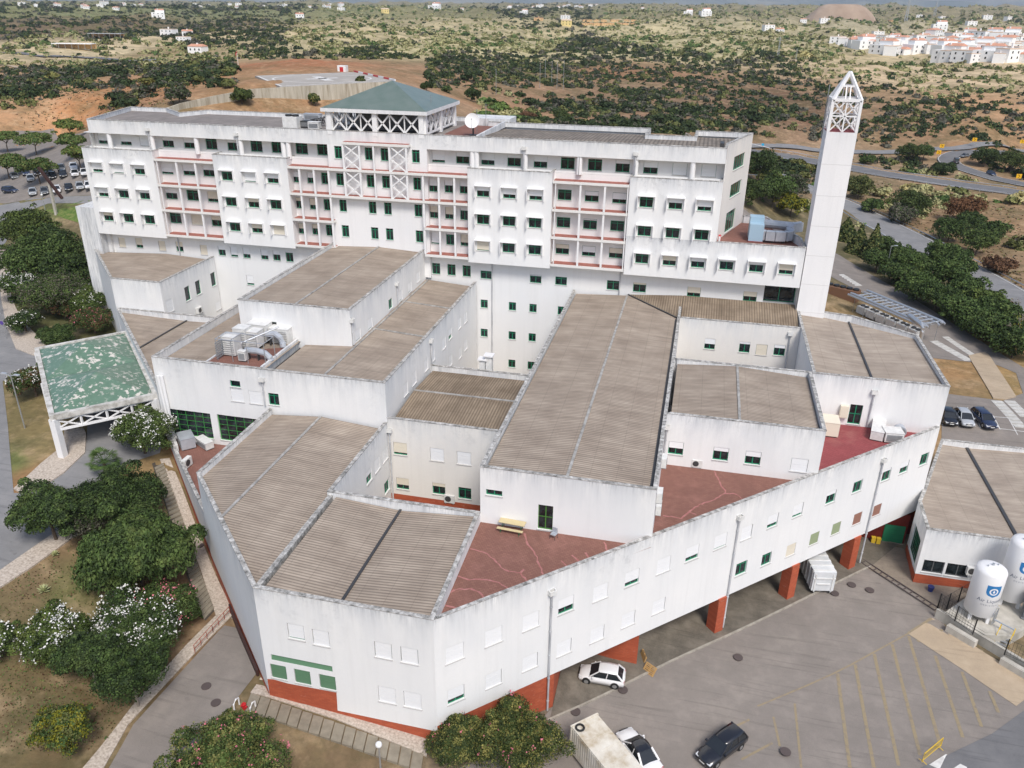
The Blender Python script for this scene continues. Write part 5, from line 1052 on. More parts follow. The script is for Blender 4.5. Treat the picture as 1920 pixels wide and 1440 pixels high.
# fan palm
X, Y, Z = place(192, 858, 2.2); t = thing('fan_palm', 'small fan palm between the drive and the dark trees', 'palm', (X, Y, Z)); m = MB(); m.tube([(0, 0, -.2), (0, 0, 1.6)], [.22, .16], 8); m.build('trunk', 'bark', t, local=True)
m = MB()
for i in range(46):
    a = RNG.uniform(0, 6.28); e = RNG.uniform(-.5, 1.3); L = RNG.uniform(.9, 1.3); c = np.array([math.cos(a)*math.cos(e), math.sin(a)*math.cos(e), math.sin(e)])*L+np.array([0, 0, 1.8]); d = (c-np.array([0, 0, 1.8]))/L
    s = np.cross(d, [0, 0, 1]); s /= np.linalg.norm(s)+1e-6; m.tube([(0, 0, 1.7), tuple(c)], .025, 4)
    for q in np.linspace(-1.3, 1.3, 11): tip = c+(d*math.cos(q)+s*math.sin(q))*.85+np.array([0, 0, -.22]); w_ = np.cross(tip-c, d+.01); w_ = s*.05 if abs(q) < .8 else d*.05; m.add([c-w_*.4, c+(tip-c)*.6-w_, tip, c+(tip-c)*.6+w_], [(0, 1, 2, 3)])
m.build('fronds', 'leaf_light', t, local=True)
# rosettes in the garden
for x, y, lb in ((82, 1106, 'pale agave rosette on the dry garden soil, the larger of two'), (103, 1038, 'small pale agave rosette nearer the entrance pavement')):
    X, Y, Z = place(x, y, .2); m = MB()
    for i in range(26):
        a = i*2.4; e = .25+.045*i; L = .75 if 'larger' in lb else .5; d = np.array([math.cos(a)*math.cos(e), math.sin(a)*math.cos(e), math.sin(e)]); s = np.array([-math.sin(a), math.cos(a), 0])*.09; c = np.array([0, 0, .05]); m.add([c-s*.6, c+d*L*.5-s, c+d*L, c+d*L*.5+s], [(0, 1, 2, 3)])
    o = m.build('agave', 'pale_agave', local=True); o.location = (X, Y, Z); tag(o, lb, 'agave')
# parking lot trees
PK = [(62, 262, 'umbrella tree with the widest crown in the rear car park'), (10, 305, 'umbrella tree cut by the left picture edge in the car park'), (128, 235, 'small umbrella tree nearest the red slope in the car park'), (146, 288, 'umbrella tree of the car park touching the slab corner'), (68, 312, 'low umbrella tree over the middle row of parked cars'), (8, 258, 'umbrella tree at the left edge behind its neighbour in the car park'), (133, 265, 'pale umbrella tree between two others by the slab corner')]
for i, (x, y, lb) in enumerate(PK): tree('umbrella_tree', lb, 'tree', x, y, 6.2, 5.0 if i in (0, 1, 4) else 3.8, ['leaf_mid', 'leaf_olive', 'leaf_light'], None, 4200, .4, .45, .72, 8, 50+i, flat=.55, group='umbrella trees of the car park')
# right hand side: pines behind the slab, hedge along the site road, trees by the slip road
RT = [(1425, 318, 9, 6.0, 'leaf_dark', 'olive grey tree right behind the slab end wall'), (1452, 362, 8, 5.5, 'leaf_mid', 'layered pine on a pale trunk between slab and chimney'), (1410, 365, 7, 4.5, 'leaf_dark', 'dark tree at the foot of the slab end wall'), (1485, 385, 6, 4.0, 'leaf_yellow', 'yellowish tree beside the chimney shaft'), (1490, 352, 7, 4.2, 'leaf_grey', 'grey tree just left of the chimney shaft'),
  (1612, 352, 7, 4.8, 'leaf_olive', 'olive bush tree just right of the chimney by the lower road'), (1636, 387, 4, 3.4, 'leaf_mid', 'round green bush behind the small road sign'), (1712, 388, 8, 6.0, 'leaf_dark', 'large round dark tree on the dry bank between the roads'), (1692, 405, 5, 3.8, 'leaf_grey', 'grey shrub in front of the large round bank tree'), (1810, 395, 7, 5.5, 'leaf_brown', 'leafless brownish thicket on the dry bank'),
  (1625, 300, 3, 3.2, 'leaf_mid', 'flat green bush between highway and slip road'), (1705, 288, 7, 5.6, 'leaf_dark', 'dark tree at the start of the slip road loop'), (1733, 287, 6, 4.6, 'leaf_mid', 'round tree beside the yellow chevron sign'), (1768, 317, 4, 5.0, 'leaf_dark', 'low wide bush between highway and loop road'), (1848, 296, 7, 5.2, 'leaf_dark', 'dark tree inside the loop road, left one'), (1898, 306, 7, 6.0, 'leaf_dark', 'broad dark tree inside the loop road, right one'),
  (1872, 500, 3, 4.0, 'leaf_brown', 'dry brown brush low on the bank at the right edge')]
for i, (x, y, h, R, mt, lb) in enumerate(RT): tree('roadside_tree', lb, 'tree', x, y, h, R, [mt, 'leaf_dark' if mt != 'leaf_brown' else 'leaf_brown', mt], None, 4200, .42, .12, .5, 8, 60+i, rr=(.35, .5), group='trees beside the roads on the right', inner=.3 if mt == 'leaf_brown' else .55)
HG = [(1588, 430, 'leaf_olive', 5.5, 3.6, 'conical'), (1612, 450, 'leaf_olive', 6.5, 3.4, 'conical'), (1640, 455, 'leaf_olive', 8, 3.0, 'conical'), (1665, 470, 'leaf_dark', 5, 3.4, ''), (1690, 490, 'leaf_dark', 5.5, 3.8, ''), (1712, 498, 'leaf_mid', 6, 4.0, ''), (1722, 507, 'leaf_yellow', 4.5, 2.6, ''), (1765, 480, 'leaf_mid', 5.5, 4.0, ''), (1780, 520, 'leaf_mid', 6.5, 4.6, ''), (1812, 545, 'leaf_mid', 5.2, 4.2, ''), (1800, 497, 'leaf_mid', 5.5, 4.0, ''),
  (1845, 570, 'leaf_mid', 5, 4.0, ''), (1872, 592, 'leaf_mid', 4.8, 3.9, ''), (1900, 615, 'leaf_mid', 4.8, 3.9, ''), (1782, 432, 'leaf_dark', 6.0, 4.4, ''), (1835, 455, 'leaf_dark', 6.2, 4.6, ''), (1860, 440, 'leaf_dark', 6.5, 4.6, ''), (1820, 420, 'leaf_dark', 5, 4.2, ''), (1925, 625, 'leaf_yellow', 5, 4.0, '')]
HG += [(1645, 492, 'leaf_dark', 4.5, 3.6, ''), (1685, 515, 'leaf_dark', 4.5, 3.8, ''), (1722, 540, 'leaf_mid', 5, 4.0, ''), (1758, 560, 'leaf_dark', 5, 4.2, ''), (1795, 582, 'leaf_mid', 5, 4.2, ''), (1832, 600, 'leaf_mid', 5, 4.2, ''), (1868, 622, 'leaf_dark', 5, 4.2, ''), (1905, 645, 'leaf_dark', 5, 4.2, '')]
HN = ['first', 'second', 'third', 'fourth', 'fifth', 'sixth', 'seventh', 'eighth', 'ninth', 'tenth', 'eleventh', 'twelfth', 'thirteenth', 'fourteenth', 'fifteenth', 'sixteenth', 'seventeenth', 'eighteenth', 'nineteenth', 'twentieth', 'twenty-first']+['%dth' % k for k in range(22, 34)]
for i, (x, y, mt, h, R, k_) in enumerate(HG):
    look = {'leaf_olive': 'olive conifer', 'leaf_dark': 'dark green tree', 'leaf_mid': 'fresh green tree', 'leaf_yellow': 'yellow green tree'}[mt]
    if k_:
        X, Y, Z = place(x, y, h*.5); t = thing('conifer', f'{look} in the roadside belt, {HN[i]} from the chimney', 'conifer', (X, Y, Z), group='trees of the belt along the site road')
        cl = [(0, 0, h*f, R*(1-f)*.95+.2, R*(1-f)*.95+.2, h*.10) for f in np.linspace(.08, .97, 11)]; child('crown', crown('crown', cl, 3800, .42, [mt, 'leaf_dark'], None), t); m = MB(); m.tube([(0, 0, -.3), (0, 0, h*.9)], [.2, .05], 6); m.build('trunk', 'bark', t, local=True)
    else: tree('hedge_tree', f'{look} in the roadside belt, {HN[i]} along it counting from the chimney', 'tree', x, y, h, R, [mt, 'leaf_dark', 'leaf_mid'], None, 4800, .36, .06, .5, 8, 90+i, group='trees of the belt along the site road')
# two near bare tree on the right and trees behind the slab roof
X, Y, Z = hit(1900, 655); t = thing('bare_tree', 'almost leafless pale tree at the right edge beside the site road', 'tree', (X, Y, Z)); m = MB(); g = np.random.default_rng(5)
def branch(p, d, L, r, n):
    q = p+d*L; m.tube([tuple(p), tuple(q)], [r, r*.6], 5)
    if n:
        for k in range(3): e = d+g.normal(size=3)*.45; e[2] = abs(e[2])*.8+.2; branch(q, e/np.linalg.norm(e), L*.68, r*.6, n-1)
branch(np.array([0, 0, -.1]), np.array([.05, 0, 1.]), 2.6, .14, 4); m.build('trunk', 'pale_bark', t, local=True)
for x, y, R, h, lb, mt in ((525, 203, 3.2, 5, 'round green tree in front of the concrete retaining wall', 'leaf_mid'), (592, 207, 2.6, 4, 'small tree between the retaining wall and the lantern roof', 'leaf_olive'), (676, 158, 2.4, 4, 'tree top showing behind the left slope of the green lantern roof', 'leaf_olive'), (450, 162, 4.2, 5, 'dark bush growing on top of the retaining wall', 'leaf_dark'), (335, 180, 5, 5.5, 'brownish dome shaped bush on the red slope by the wall', 'leaf_grey'),
  (883, 177, 4.4, 6, 'big dark bush on the cut slope right of the lantern roof', 'leaf_dark'), (1055, 222, 5, 6.5, 'big dark green bush beside the white car behind the slab', 'leaf_dark'), (988, 222, 4, 5, 'rusty brown bush behind the satellite dish', 'leaf_brown'), (800, 163, 2.6, 3, 'dark bush on the pale slope, nearest to the helipad', 'leaf_dark'), (838, 168, 2.8, 2.6, 'low wide bush on the pale slope left of the big one', 'leaf_mid')):
    tree('slope_bush', lb, 'bush', x, y, h*.8, R*.76, [mt, 'leaf_dark' if mt != 'leaf_brown' else mt], None, 2200, .5, .1, .5, 7, int(x), group='single bushes on the slope behind the slab')
# ---- shrubland: single shrubs where they are large enough, one mass behind
def hgv(u, v):
    a = np.arctan2(u, v); b = np.log(np.maximum(1.3, np.hypot(u, v))); i = np.clip(np.searchsorted(TH, a)-1, 0, len(TH)-2); j = np.clip(np.searchsorted(LR, b)-1, 0, len(LR)-2)
    fa = (a-TH[i])/(TH[i+1]-TH[i]); fb = np.clip((b-LR[j])/(LR[j+1]-LR[j]), 0, 1)
    return (GZ[i, j]*(1-fa)+GZ[i+1, j]*fa)*(1-fb)+(GZ[i, j+1]*(1-fa)+GZ[i+1, j+1]*fa)*fb
DC = np.array([(50, 60, .95, 0), (200, 70, .95, 0), (400, 70, .95, 0), (500, 45, .9, 0), (300, 45, .95, 0), (60, 25, .6, 0), (50, 100, .5, 1), (150, 108, .4, 1), (300, 110, .6, 1), (420, 108, .8, 1), (130, 92, .05, 1), (230, 92, .08, 1), (90, 82, .2, 1), (200, 128, .9, 0), (40, 145, .6, 0), (100, 158, .95, 0), (300, 135, .95, 0), (450, 118, .95, 0), (380, 132, .9, 0), (230, 150, .5, 0), (130, 175, .15, 0),
  (50, 200, .12, .3), (250, 180, .22, 0), (400, 150, .16, 0), (560, 112, .01, 0), (600, 150, 0, 0), (160, 190, .16, 0), (720, 130, .05, 0), (600, 70, .55, 1), (700, 60, .6, 1), (800, 85, .65, 1), (1000, 80, .65, 1), (900, 60, .6, 1), (620, 95, .7, .5), (700, 108, .9, 0), (850, 118, .98, 0), (1000, 118, .98, 0), (1100, 95, .95, 0), (1200, 105, .98, 0), (1300, 110, .8, .3), (900, 138, .85, 0),
  (800, 145, .3, 0), (1050, 178, .3, .3), (1150, 200, .9, 0), (1250, 222, .98, 0), (1350, 235, .98, 0), (1100, 172, .5, 0), (1000, 170, .12, 0), (920, 195, .05, 1), (830, 195, .03, 1), (1180, 145, .45, 0), (1230, 180, .6, 0), (1300, 160, .55, 0), (1400, 150, .6, 0), (1450, 120, .85, 0), (1500, 180, .3, 0), (1560, 205, .3, 0), (1450, 215, .8, 0), (1650, 180, .3, .3), (1700, 135, .5, .6), (1800, 130, .3, .8), (1850, 160, .5, .5),
  (1750, 168, .6, .5), (1700, 222, .55, 0), (1850, 222, .35, 0), (1750, 245, .9, 0), (1900, 248, .8, 0), (1640, 245, .85, 0), (1500, 90, .8, 1), (1650, 100, .7, 1), (1400, 60, .85, 1), (1500, 45, .95, .5), (1800, 70, .7, 1), (1700, 48, .9, .5), (1900, 40, .9, .5), (1200, 60, .7, 1), (1000, 35, .9, 0), (700, 25, .9, .5), (1250, 25, .9, .5), (1250, 80, .65, 1), (1350, 90, .7, 1), (1550, 130, .6, .7), (1700, 375, .03, 1), (1850, 430, .05, 1), (1450, 262, .6, 0), (1300, 250, .9, 0)], float)  # density, then far zone kept pale as if sunlit; midground dark as cloud shade
RD = np.concatenate([np.array([q for q in Q1]), np.array([hit(*q)[:2] for q in sl+lp+lw])]); 
nc = 150000; aa = A0+RNG.uniform(-.66, .66, nc); bb = RNG.uniform(math.log(235), math.log(5200), nc); xx, yy = np.exp(bb)*np.sin(aa), np.exp(bb)*np.cos(aa); zz = hgv(xx, yy)
Q = np.stack([xx, yy, zz-H], -1); dz = Q@CW; PX = 960+FPX*(Q@CR)/dz; PY = 720-FPX*(Q@CU)/dz
ok = (PX > -60) & (PX < 1980) & (PY > -5) & (PY < 470)
dd = (PX[:, None]-DC[None, :, 0])**2+((PY[:, None]-DC[None, :, 1])*2.6)**2+20; wg = 1/dd**1.6; den = (wg@DC[:, 2])/wg.sum(1); kin = (wg@DC[:, 3])/wg.sum(1)
nz = fbm(xx, yy, 70, 4, 21)*.36+fbm(xx, yy, 24, 3, 31)*.22; ok &= RNG.random(nc) < np.clip(den+nz, .02, 1)*np.where(bb > math.log(900), .8, .72)*(1-.42*np.clip(kin, 0, 1))
for i in range(0, len(RD), 60): ok &= (((xx[:, None]-RD[None, i:i+60, 0])**2+(yy[:, None]-RD[None, i:i+60, 1])**2).min(1) > 150)
ok &= ~((PY > 295) & (PX < 1420)); ok &= ~((PX > 290) & (PX < 900) & (PY > 165) & (PY < 290)); ok &= ~((PX > 250) & (PX < 900) & (PY > 185) & (PY < 290)); ok &= ~((PX > 440) & (PX < 800) & (PY > 112) & (PY < 190)); ok &= ~((PX < 250) & (PY > 205))
ok &= ~((PX > 1555) & (PY > 72) & (PY < 122) & (PX-1555 > (PY-100)*-8) & (RNG.random(nc) < .8))
I = np.nonzero(ok)[0]; D_ = np.exp(bb[I]); sz = (.55+1.9*RNG.random(len(I))**2.2)*np.where(RNG.random(len(I)) < .06, 1.4, 1)*np.where(D_ > 700, 1.5, 1)*np.where(D_ > 1800, 1.8, 1)
kk = kin[I]; rr_ = RNG.random(len(I)); col = np.where(rr_ < .34, 0, np.where(rr_ < .58, 1, np.where(rr_ < .80, 2, 3)))   # dark, mid, grey, olive
COLS = ['leaf_pine', 'leaf_dark', 'leaf_grey', 'leaf_olive', 'leaf_light', 'leaf_pale_sunlit']; r2 = RNG.random(len(I)); col = np.where((kk > .45) & (r2 < .55), 5, np.where((kk > .45) & (r2 < .75), 4, np.where((kk > .45) & (r2 < .92), 3, col)))
app = sz/D_; order = np.argsort(-app); single = order[:300]; mass = order[300:]
protos = {}
for c_ in range(6):
    for v_ in range(3): protos[c_, v_] = crown('shrub', lobes(1, 0, 1.15, 5, (.4, .6), v_*7+c_), 260, .36, [COLS[c_], COLS[0] if c_ < 3 else COLS[c_]], None)
LK = ['very dark green', 'dark green', 'grey twiggy', 'olive', 'light green', 'pale straw green']
for s in single:
    i = I[s]; o = bpy.data.objects.new('shrub', protos[int(col[s]), s % 3]); COL.objects.link(o); o.location = (xx[i], yy[i], zz[i]-.1); k = float(sz[s]); o.scale = (k*1.1, k*1.1, k*.9); o.rotation_euler = (0, 0, float(RNG.uniform(0, 6.28)))
    tag(o, f'{LK[int(col[s])]} wild shrub standing in the dry scrubland behind the hospital', 'shrub', f'{LK[int(col[s])]} wild shrubs of the scrubland')
# mass: all remaining shrubs as leaf quads in one mesh
am = app[mass]; per = np.where(am > .004, 60, np.where(am > .0022, 30, np.where(am > .001, 14, 8))); rep = np.repeat(np.arange(len(mass)), per); g = RNG.normal(size=(len(rep), 3)); g /= np.linalg.norm(g, axis=1, keepdims=True); g[:, 2] = abs(g[:, 2])
ms = mass[rep]; sc3 = sz[ms][:, None]*np.array([1.15, 1.15, 1.0]); Cc = np.stack([xx[I[ms]], yy[I[ms]], zz[I[ms]]], -1)+g*sc3*RNG.uniform(.55, 1.05, (len(rep), 1)); lob = RNG.normal(size=(len(mass), 3))*.25
big = np.sqrt(60/per)[rep]; me = quads_mesh('scrub', Cc, g+RNG.normal(size=g.shape)*.4, sz[ms]*.42*big*RNG.uniform(.7, 1.3, len(rep)), COLS, col[ms]); o = bpy.data.objects.new('scrubland', me); COL.objects.link(o); o['kind'] = 'stuff'
# low dry tufts and weeds on the garden soil and banks
def tufts(name, polys, n, size, mats, hgt=.12):
    P = []; 
    for poly in polys:
        xs = [q[0] for q in poly]; ys = [q[1] for q in poly]; k = 0; c = 0
        while k < n and c < n*6:
            c += 1; x, y = RNG.uniform(min(xs), max(xs)), RNG.uniform(min(ys), max(ys)); ins = False
            for i in range(len(poly)):
                a, b = poly[i], poly[i-1]
                if (a[1] > y) != (b[1] > y) and x < (b[0]-a[0])*(y-a[1])/(b[1]-a[1])+a[0]: ins = not ins
            if ins: P.append((x, y)); k += 1
    W_ = []
    for x, y in P:
        p = at(x, y, 5); 
        for _ in range(6): p = at(x, y, hg(p[0], p[1]))
        W_.append((p[0], p[1], hg(p[0], p[1])+hgt*.5))
    C = np.array(W_); C = np.concatenate([C+RNG.normal(size=C.shape)*[.22, .22, .02] for _ in range(4)]); o = bpy.data.objects.new(name, quads_mesh(name, C, RNG.normal(size=C.shape)+[0, 0, .6], RNG.uniform(.5, 1.5, len(C))*size, mats, RNG.integers(0, len(mats), len(C)))); COL.objects.link(o); o['kind'] = 'stuff'
tufts('dry_grass', [[(0, 1060), (60, 1075), (180, 985), (290, 1100), (370, 1090), (350, 1200), (180, 1400), (0, 1420)]], 1300, .11, ['leaf_olive', 'leaf_brown', 'leaf_light'])
tufts('bank_grass', [[(1600, 330), (1915, 380), (1915, 540), (1620, 400)], [(1790, 560), (1915, 640), (1915, 560)], [(10, 180), (420, 140), (300, 200), (60, 245)]], 900, .38, ['leaf_olive', 'leaf_grey', 'leaf_brown'])
# ================================================================== CHIMNEY TOWER
t = thing('chimney_tower', 'tall white square chimney shaft with open lattice lantern at the right end of the slab', 'tower', (16, 110.6, 3))
a0, a1, c0, c1 = 14.18, 17.75, 108.95, 112.5
tp_ = [(a0, c0), (a1, c0), (a1, c1), (a0, c1)]
for i in range(4): Wall(t, tp_[i], tp_[(i+1) % 4], 1, 43.2, 'clean_wall', True).finish('shaft_wall')
m = MB()
for k in range(1, 11): z = 43.2-k*3.9; m.prism([(p[0]+(-.015 if p[0] < 15 else .015), p[1]+(-.015 if p[1] < 110 else .015)) for p in tp_], z, z+.05)
m.build('shaft_joints', 'joint', t)
m = MB(); m.flat([(a0, c0), (a1, c0), (a1, c1), (a0, c1)], 43.22); m.build('lantern_floor', 'terrace_red', t)
m = MB(); z0, z1, z2 = 43.2, 46.9, 50.0; mid = ((a0+a1)/2, (c0+c1)/2)
for i in range(4):
    A = np.array(tp_[i])+(np.array(mid)-np.array(tp_[i]))*.09; B = np.array(tp_[(i+1) % 4]); B = B+(np.array(mid)-B)*.09; M_ = (A+B)/2; zm = (z0+z1)/2
    m.bar((*A, z0), (*A, z1), .34); m.bar((*A, z1), (*B, z1), .34); m.bar((*A, zm), (*B, zm), .16); m.bar((*M_, z0), (*M_, z1), .16)
    for za, zb in ((z0, zm), (zm, z1)):
        for P, Q_ in ((A, M_), (M_, B)): m.bar((*P, za), (*Q_, zb), .13); m.bar((*P, zb), (*Q_, za), .13)
    m.bar((*A, z1), (*mid, z2), .32); C = (A+np.array(mid))/2; D = (B+np.array(mid))/2; zc = (z1+z2)/2; m.bar((*C, zc), (*D, zc), .2)
    for f in (.35, .65): P = C+(D-C)*f; E_ = A+(B-A)*(.25+.5*f); m.bar((*E_, z1), (*P, zc), .12)
m.build('lantern_lattice', 'white_paint', t)
m = MB(); m.tube([(a0-.1, c1, 42), (a0-.1, c1, 48.4)], .06); m.build('lightning_rod', 'grey_metal', t)
# ================================================================== ENTRANCE CANOPY
CZ = 14.3; C1, C2, C3, C4 = [np.array(at(*q, CZ+.3)[:2]) for q in ((64, 652), (240, 619), (296, 738), (92, 780))]
t = thing('entrance_canopy', 'flat white canopy with peeling green twin pyramid roof over the entrance drive', 'canopy', (*((C1+C3)/2), 9))
mg = newmat('peeling_green', sr(70, 106, 84), .4, 0, .7); nn = NT(mg)
gcol = nn.mix(nn.mrange(nn.noise(2.0), .35, .65), sr(92, 120, 100), sr(100, 128, 108)); pe = nn.math('MULTIPLY', nn.mrange(nn.noise(.22, (1, 1, 1), 3), .36, .52), nn.mrange(nn.noise(1.5, (1, 1, 1), 8, .66), .55, .575), clamp=True); nn.out(nn.mix(pe, gcol, sr(205, 200, 190)))
def poly_in(P, d): return [np.array(q) for q in inset([tuple(p) for p in P], d)]
CC = [C4, C3, C2, C1]; m = MB(); inn = poly_in(CC, .55)
for i in range(4): m.prism([tuple(CC[i]), tuple(CC[(i+1) % 4]), tuple(inn[(i+1) % 4]), tuple(inn[i])], CZ-.35, CZ+.3)
m.build('fascia', 'concrete_rim', t) if 'concrete_rim' in MATS else m.build('fascia', 'concrete', t)
m = MB(); M1 = (inn[0]+inn[3])/2; M2 = (inn[1]+inn[2])/2
for q in ((inn[0], inn[1], M2, M1), (M1, M2, inn[2], inn[3])):
    c = sum(q)/4; V_ = [(*p, CZ+.12) for p in q]+[(*c, CZ+2.0)]; m.add(V_, [(0, 1, 4), (1, 2, 4), (2, 3, 4), (3, 0, 4)])
m.build('pyramid_roof', 'peeling_green', t)
def truss(P, Q_, n):
    m = MB(); P = np.array(P); Q_ = np.array(Q_); m.bar((*P, CZ-.45), (*Q_, CZ-.45), .22); m.bar((*P, CZ-1.75), (*Q_, CZ-1.75), .26)
    for k in range(n):
        a, b = P+(Q_-P)*k/n, P+(Q_-P)*(k+1)/n; m.bar((*a, CZ-.45), (*a, CZ-1.75), .2); m.bar((*a, CZ-.5), (*b, CZ-1.7), .15); m.bar((*a, CZ-1.7), (*b, CZ-.5), .15)
    m.build('truss', 'white_paint', t)
T = poly_in(CC, .35); truss(T[0], T[1], 4); truss(T[1], T[2], 8); truss(T[2], T[3], 4); truss(T[3], T[0], 8)
for p in (T[0], T[3], (T[0]+T[3])/2, T[1], T[2]):
    m = MB(); z = hg(*p); m.box(p[0]-.38, p[0]+.38, p[1]-.38, p[1]+.38, z-.3, CZ-.3); m.build('column', 'white_paint', t)
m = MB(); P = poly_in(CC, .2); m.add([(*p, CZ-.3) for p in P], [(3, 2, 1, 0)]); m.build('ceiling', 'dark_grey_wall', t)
# ================================================================== SERVICE BUILDING ON THE RIGHT
sb = thing('service_building', 'single storey white service building with grey sheet roof right of the loading yard', 'building', (38, 88, 0))
Hp = [(27.1, 79.3), (56, 79.3), (56, 101.3), (33.4, 101.3), (28.8, 88.6), (27.4, 85)]
W = Wall(sb, Hp[0], Hp[1], 1.1, 6.9); WH = W
for x, y, w_ in ((1335, 1047, 2.1), (1478, 1068, 2.3)): W.pxwin(*Y6(x, y), w_, 1.6, 0, frame='dark_grey_wall', transom=False, cols=2)
W.finish(); 
W = Wall(sb, Hp[5], Hp[0], 1.1, 6.9); W.win(W.L*.5, 1.25, 3.6, 3.4, 0, frame='dark_green', cols=6, rows=2, transom=False, name='roller_door'); W.finish()
for i in (1, 2, 3, 4): Wall(sb, Hp[i], Hp[i+1], 0, 6.9).finish()
m = MB()
for A, B in ((Hp[0], Hp[1]), (Hp[5], Hp[0])):
    W = Wall(sb, A, B, -.5, 1.1, 'red_brick', False); W.A = W.A+W.n*.03; W.B = W.B+W.n*.03; W.finish('brick_plinth')
parapet(sb, Hp, 6.0, 6.9, .3); m = MB(); Ri = inset(Hp, .3)
lz = lambda u: 6.15+.04*abs(u-36.5)
for s in (1, -1):
    q = clip(Ri, s, 0, s*36.5); m.add([(p[0], p[1], lz(p[0])) for p in q], [tuple(range(len(q)))])
m.build('roof', 'sheet_roof_v_far', sb); m = MB(); m.bar((36.5, 79.7, 6.25), (36.5, 100.9, 6.25), .35, .12); m.build('valley_gutter', 'dark_metal', sb)
# ================================================================== THINGS: helpers for equipment
def boxy(mb, L, W_, Hh, z0=0, mi=0): mb.box(-L/2, L/2, -W_/2, W_/2, z0, z0+Hh, mi)
def thing_at(name, label, cat, x, y, z, rz=0, group=None):
    p = at(x, y, z); return thing(name, label, cat, (p[0], p[1], z), rz, group)
def split_ac(x, y, z, rz, label, s=1., group='split air conditioner units'):
    t = thing_at('air_conditioner', label, 'air conditioner', x, y, z, rz, group); m = MB(); boxy(m, .95*s, .38*s, .75*s, .12); m.build('casing', 'ac_white', t, local=True)
    m = MB(); m.tube([(-.12*s, -.192*s, .5*s), (-.12*s, -.215*s, .5*s)], .28*s, 18); m.build('fan_grille', 'dark_metal', t, local=True)
    m = MB(); m.box(-.38*s, -.30*s, -.2*s, .2*s, 0, .12); m.box(.30*s, .38*s, -.2*s, .2*s, 0, .12); m.build('feet', 'grey_metal', t, local=True); return t
def louvre_unit(x, y, z, rz, L, Wd, Hh, label, mat='ac_white', n=7, cat='air handling unit', name='air_handling_unit'):
    t = thing_at(name, label, cat, x, y, z, rz); m = MB(); boxy(m, L, Wd, Hh, .15); m.build('casing', mat, t, local=True)
    m = MB()
    for k in range(n): zz = .3+(Hh-.3)*k/n; m.box(-L*.42, L*.42, -Wd/2-.05, -Wd/2-.003, zz, zz+.05)
    m.build('louvres', 'grey_metal', t, local=True); m = MB(); m.box(-L*.45, L*.45, -Wd*.4, Wd*.4, 0, .15); m.build('base_frame', 'dark_metal', t, local=True)
    m = MB(); m.box(-L/2-.04, L/2+.04, -Wd/2-.04, Wd/2+.04, Hh+.15, Hh+.2); m.build('lid', mat, t, local=True); return t
D45 = math.radians(45)
louvre_unit(*Y1(1405, 1105), 9.3, -D45, 2.2, 1.6, 1.3, 'long louvred unit on the small red terrace below the grid window', 'light_duct')
louvre_unit(*Y1(1540, 1110), 9.3, -.5, 2.4, 1.0, .8, 'flat white unit against the long roof wall on the small red terrace')
split_ac(*Y1(1408, 1262), 9.3, 1.57, 'single fan unit standing alone near the narrow end of the small red terrace', 1.35)
split_ac(*Y1(1325, 1140), 9.3, 2.3, 'small unit by the outer parapet of the small red terrace', 1.1)
split_ac(*Y1(1310, 1095), 9.3, 2.3, 'unit in the corner under the two fat ducts on the small red terrace', 1.1)
split_ac(*Z6(565, 978), TZ, 0, 'fan unit on the tiled terrace under the row of four shuttered windows', 1.1)
for (x, y, lb) in ((398, 962, 'unit on the long roof wall closest to the downpipe, above the tiled terrace'), (400, 1020, 'tall white unit on the long roof wall above the tiled terrace'), (375, 1140, 'unit on the long roof wall near the middle of the tiled terrace'), (370, 1203, 'unit on the long roof wall at the parapet end of the tiled terrace')):
    q = onU(*Z6(x, y), -.7); t = split_ac(0, 0, 0, math.pi/2, lb, 1.25); t.location = (-.72, q[1], max(TZ+.3, q[2]-.2))
split_ac(*Y2(1582, 590), 5.6, 0, 'fan unit in the small court with the brick plinth', 1.3)
q = WH.px(*Y6(1565, 1050)); p = WH.pt(q[0], q[1], .3); t = split_ac(0, 0, 0, 0, 'fan unit hung beside the right window of the service building', 1.3); t.location = p
q = BW[-31.0, 73.5, 0]
t = split_ac(0, 0, 0, math.pi/2, 'fan unit on the wall beside the narrow windows of the far left wing', 1.3); p = onU(*Z4(783, 575), -73.9); t.location = (-73.9, p[1], p[2]-.3)
louvre_unit(*Z6(1243, 800), TZ, 1.57, 2.2, 1.7, 1.6, 'beige louvred box squeezed behind the corner of the red terrace', 'shutter_beige')
p = WDD.px(*Z6(1315, 715)); t = thing('wall_cabinet', 'beige cabinet on the wall left of the green terrace door', 'cabinet', WDD.pt(p[0], p[1], .25)); m = MB(); m.box(-.45, .45, -.2, .2, 0, 1.5); m.build('casing', 'shutter_beige', t, local=True); m = MB(); m.box(-.4, .4, -.23, -.205, .08, 1.42); m.build('door', 'shutter_beige', t, local=True)
louvre_unit(*Z6(1492, 810), TZ, 1.35, 3.4, 1.3, 1.0, 'long pale air handler on the bright red terrace under the downpipe'); louvre_unit(*Z6(1565, 838), TZ, .1, 1.9, 1.6, 1.1, 'square pale air handler with round cowl on the bright red terrace')
t = thing_at('roof_cowl', 'round grey cowl behind the square air handler on the bright red terrace', 'cowl', *Z6(1605, 812), TZ); m = MB(); m.tube([(0, -.45, .6), (0, .45, .6)], .62, 20); m.box(-.5, .5, -.44, .44, 0, .6); m.build('hood', 'light_duct', t, local=True); m = MB(); m.disc((0, 0, 0), .5); m.f = []; m.v = []; m.m = []; m.d = []; m.tube([(0, -.47, .6), (0, -.455, .6)], .5, 20); m.build('grille', 'grey_metal', t, local=True)
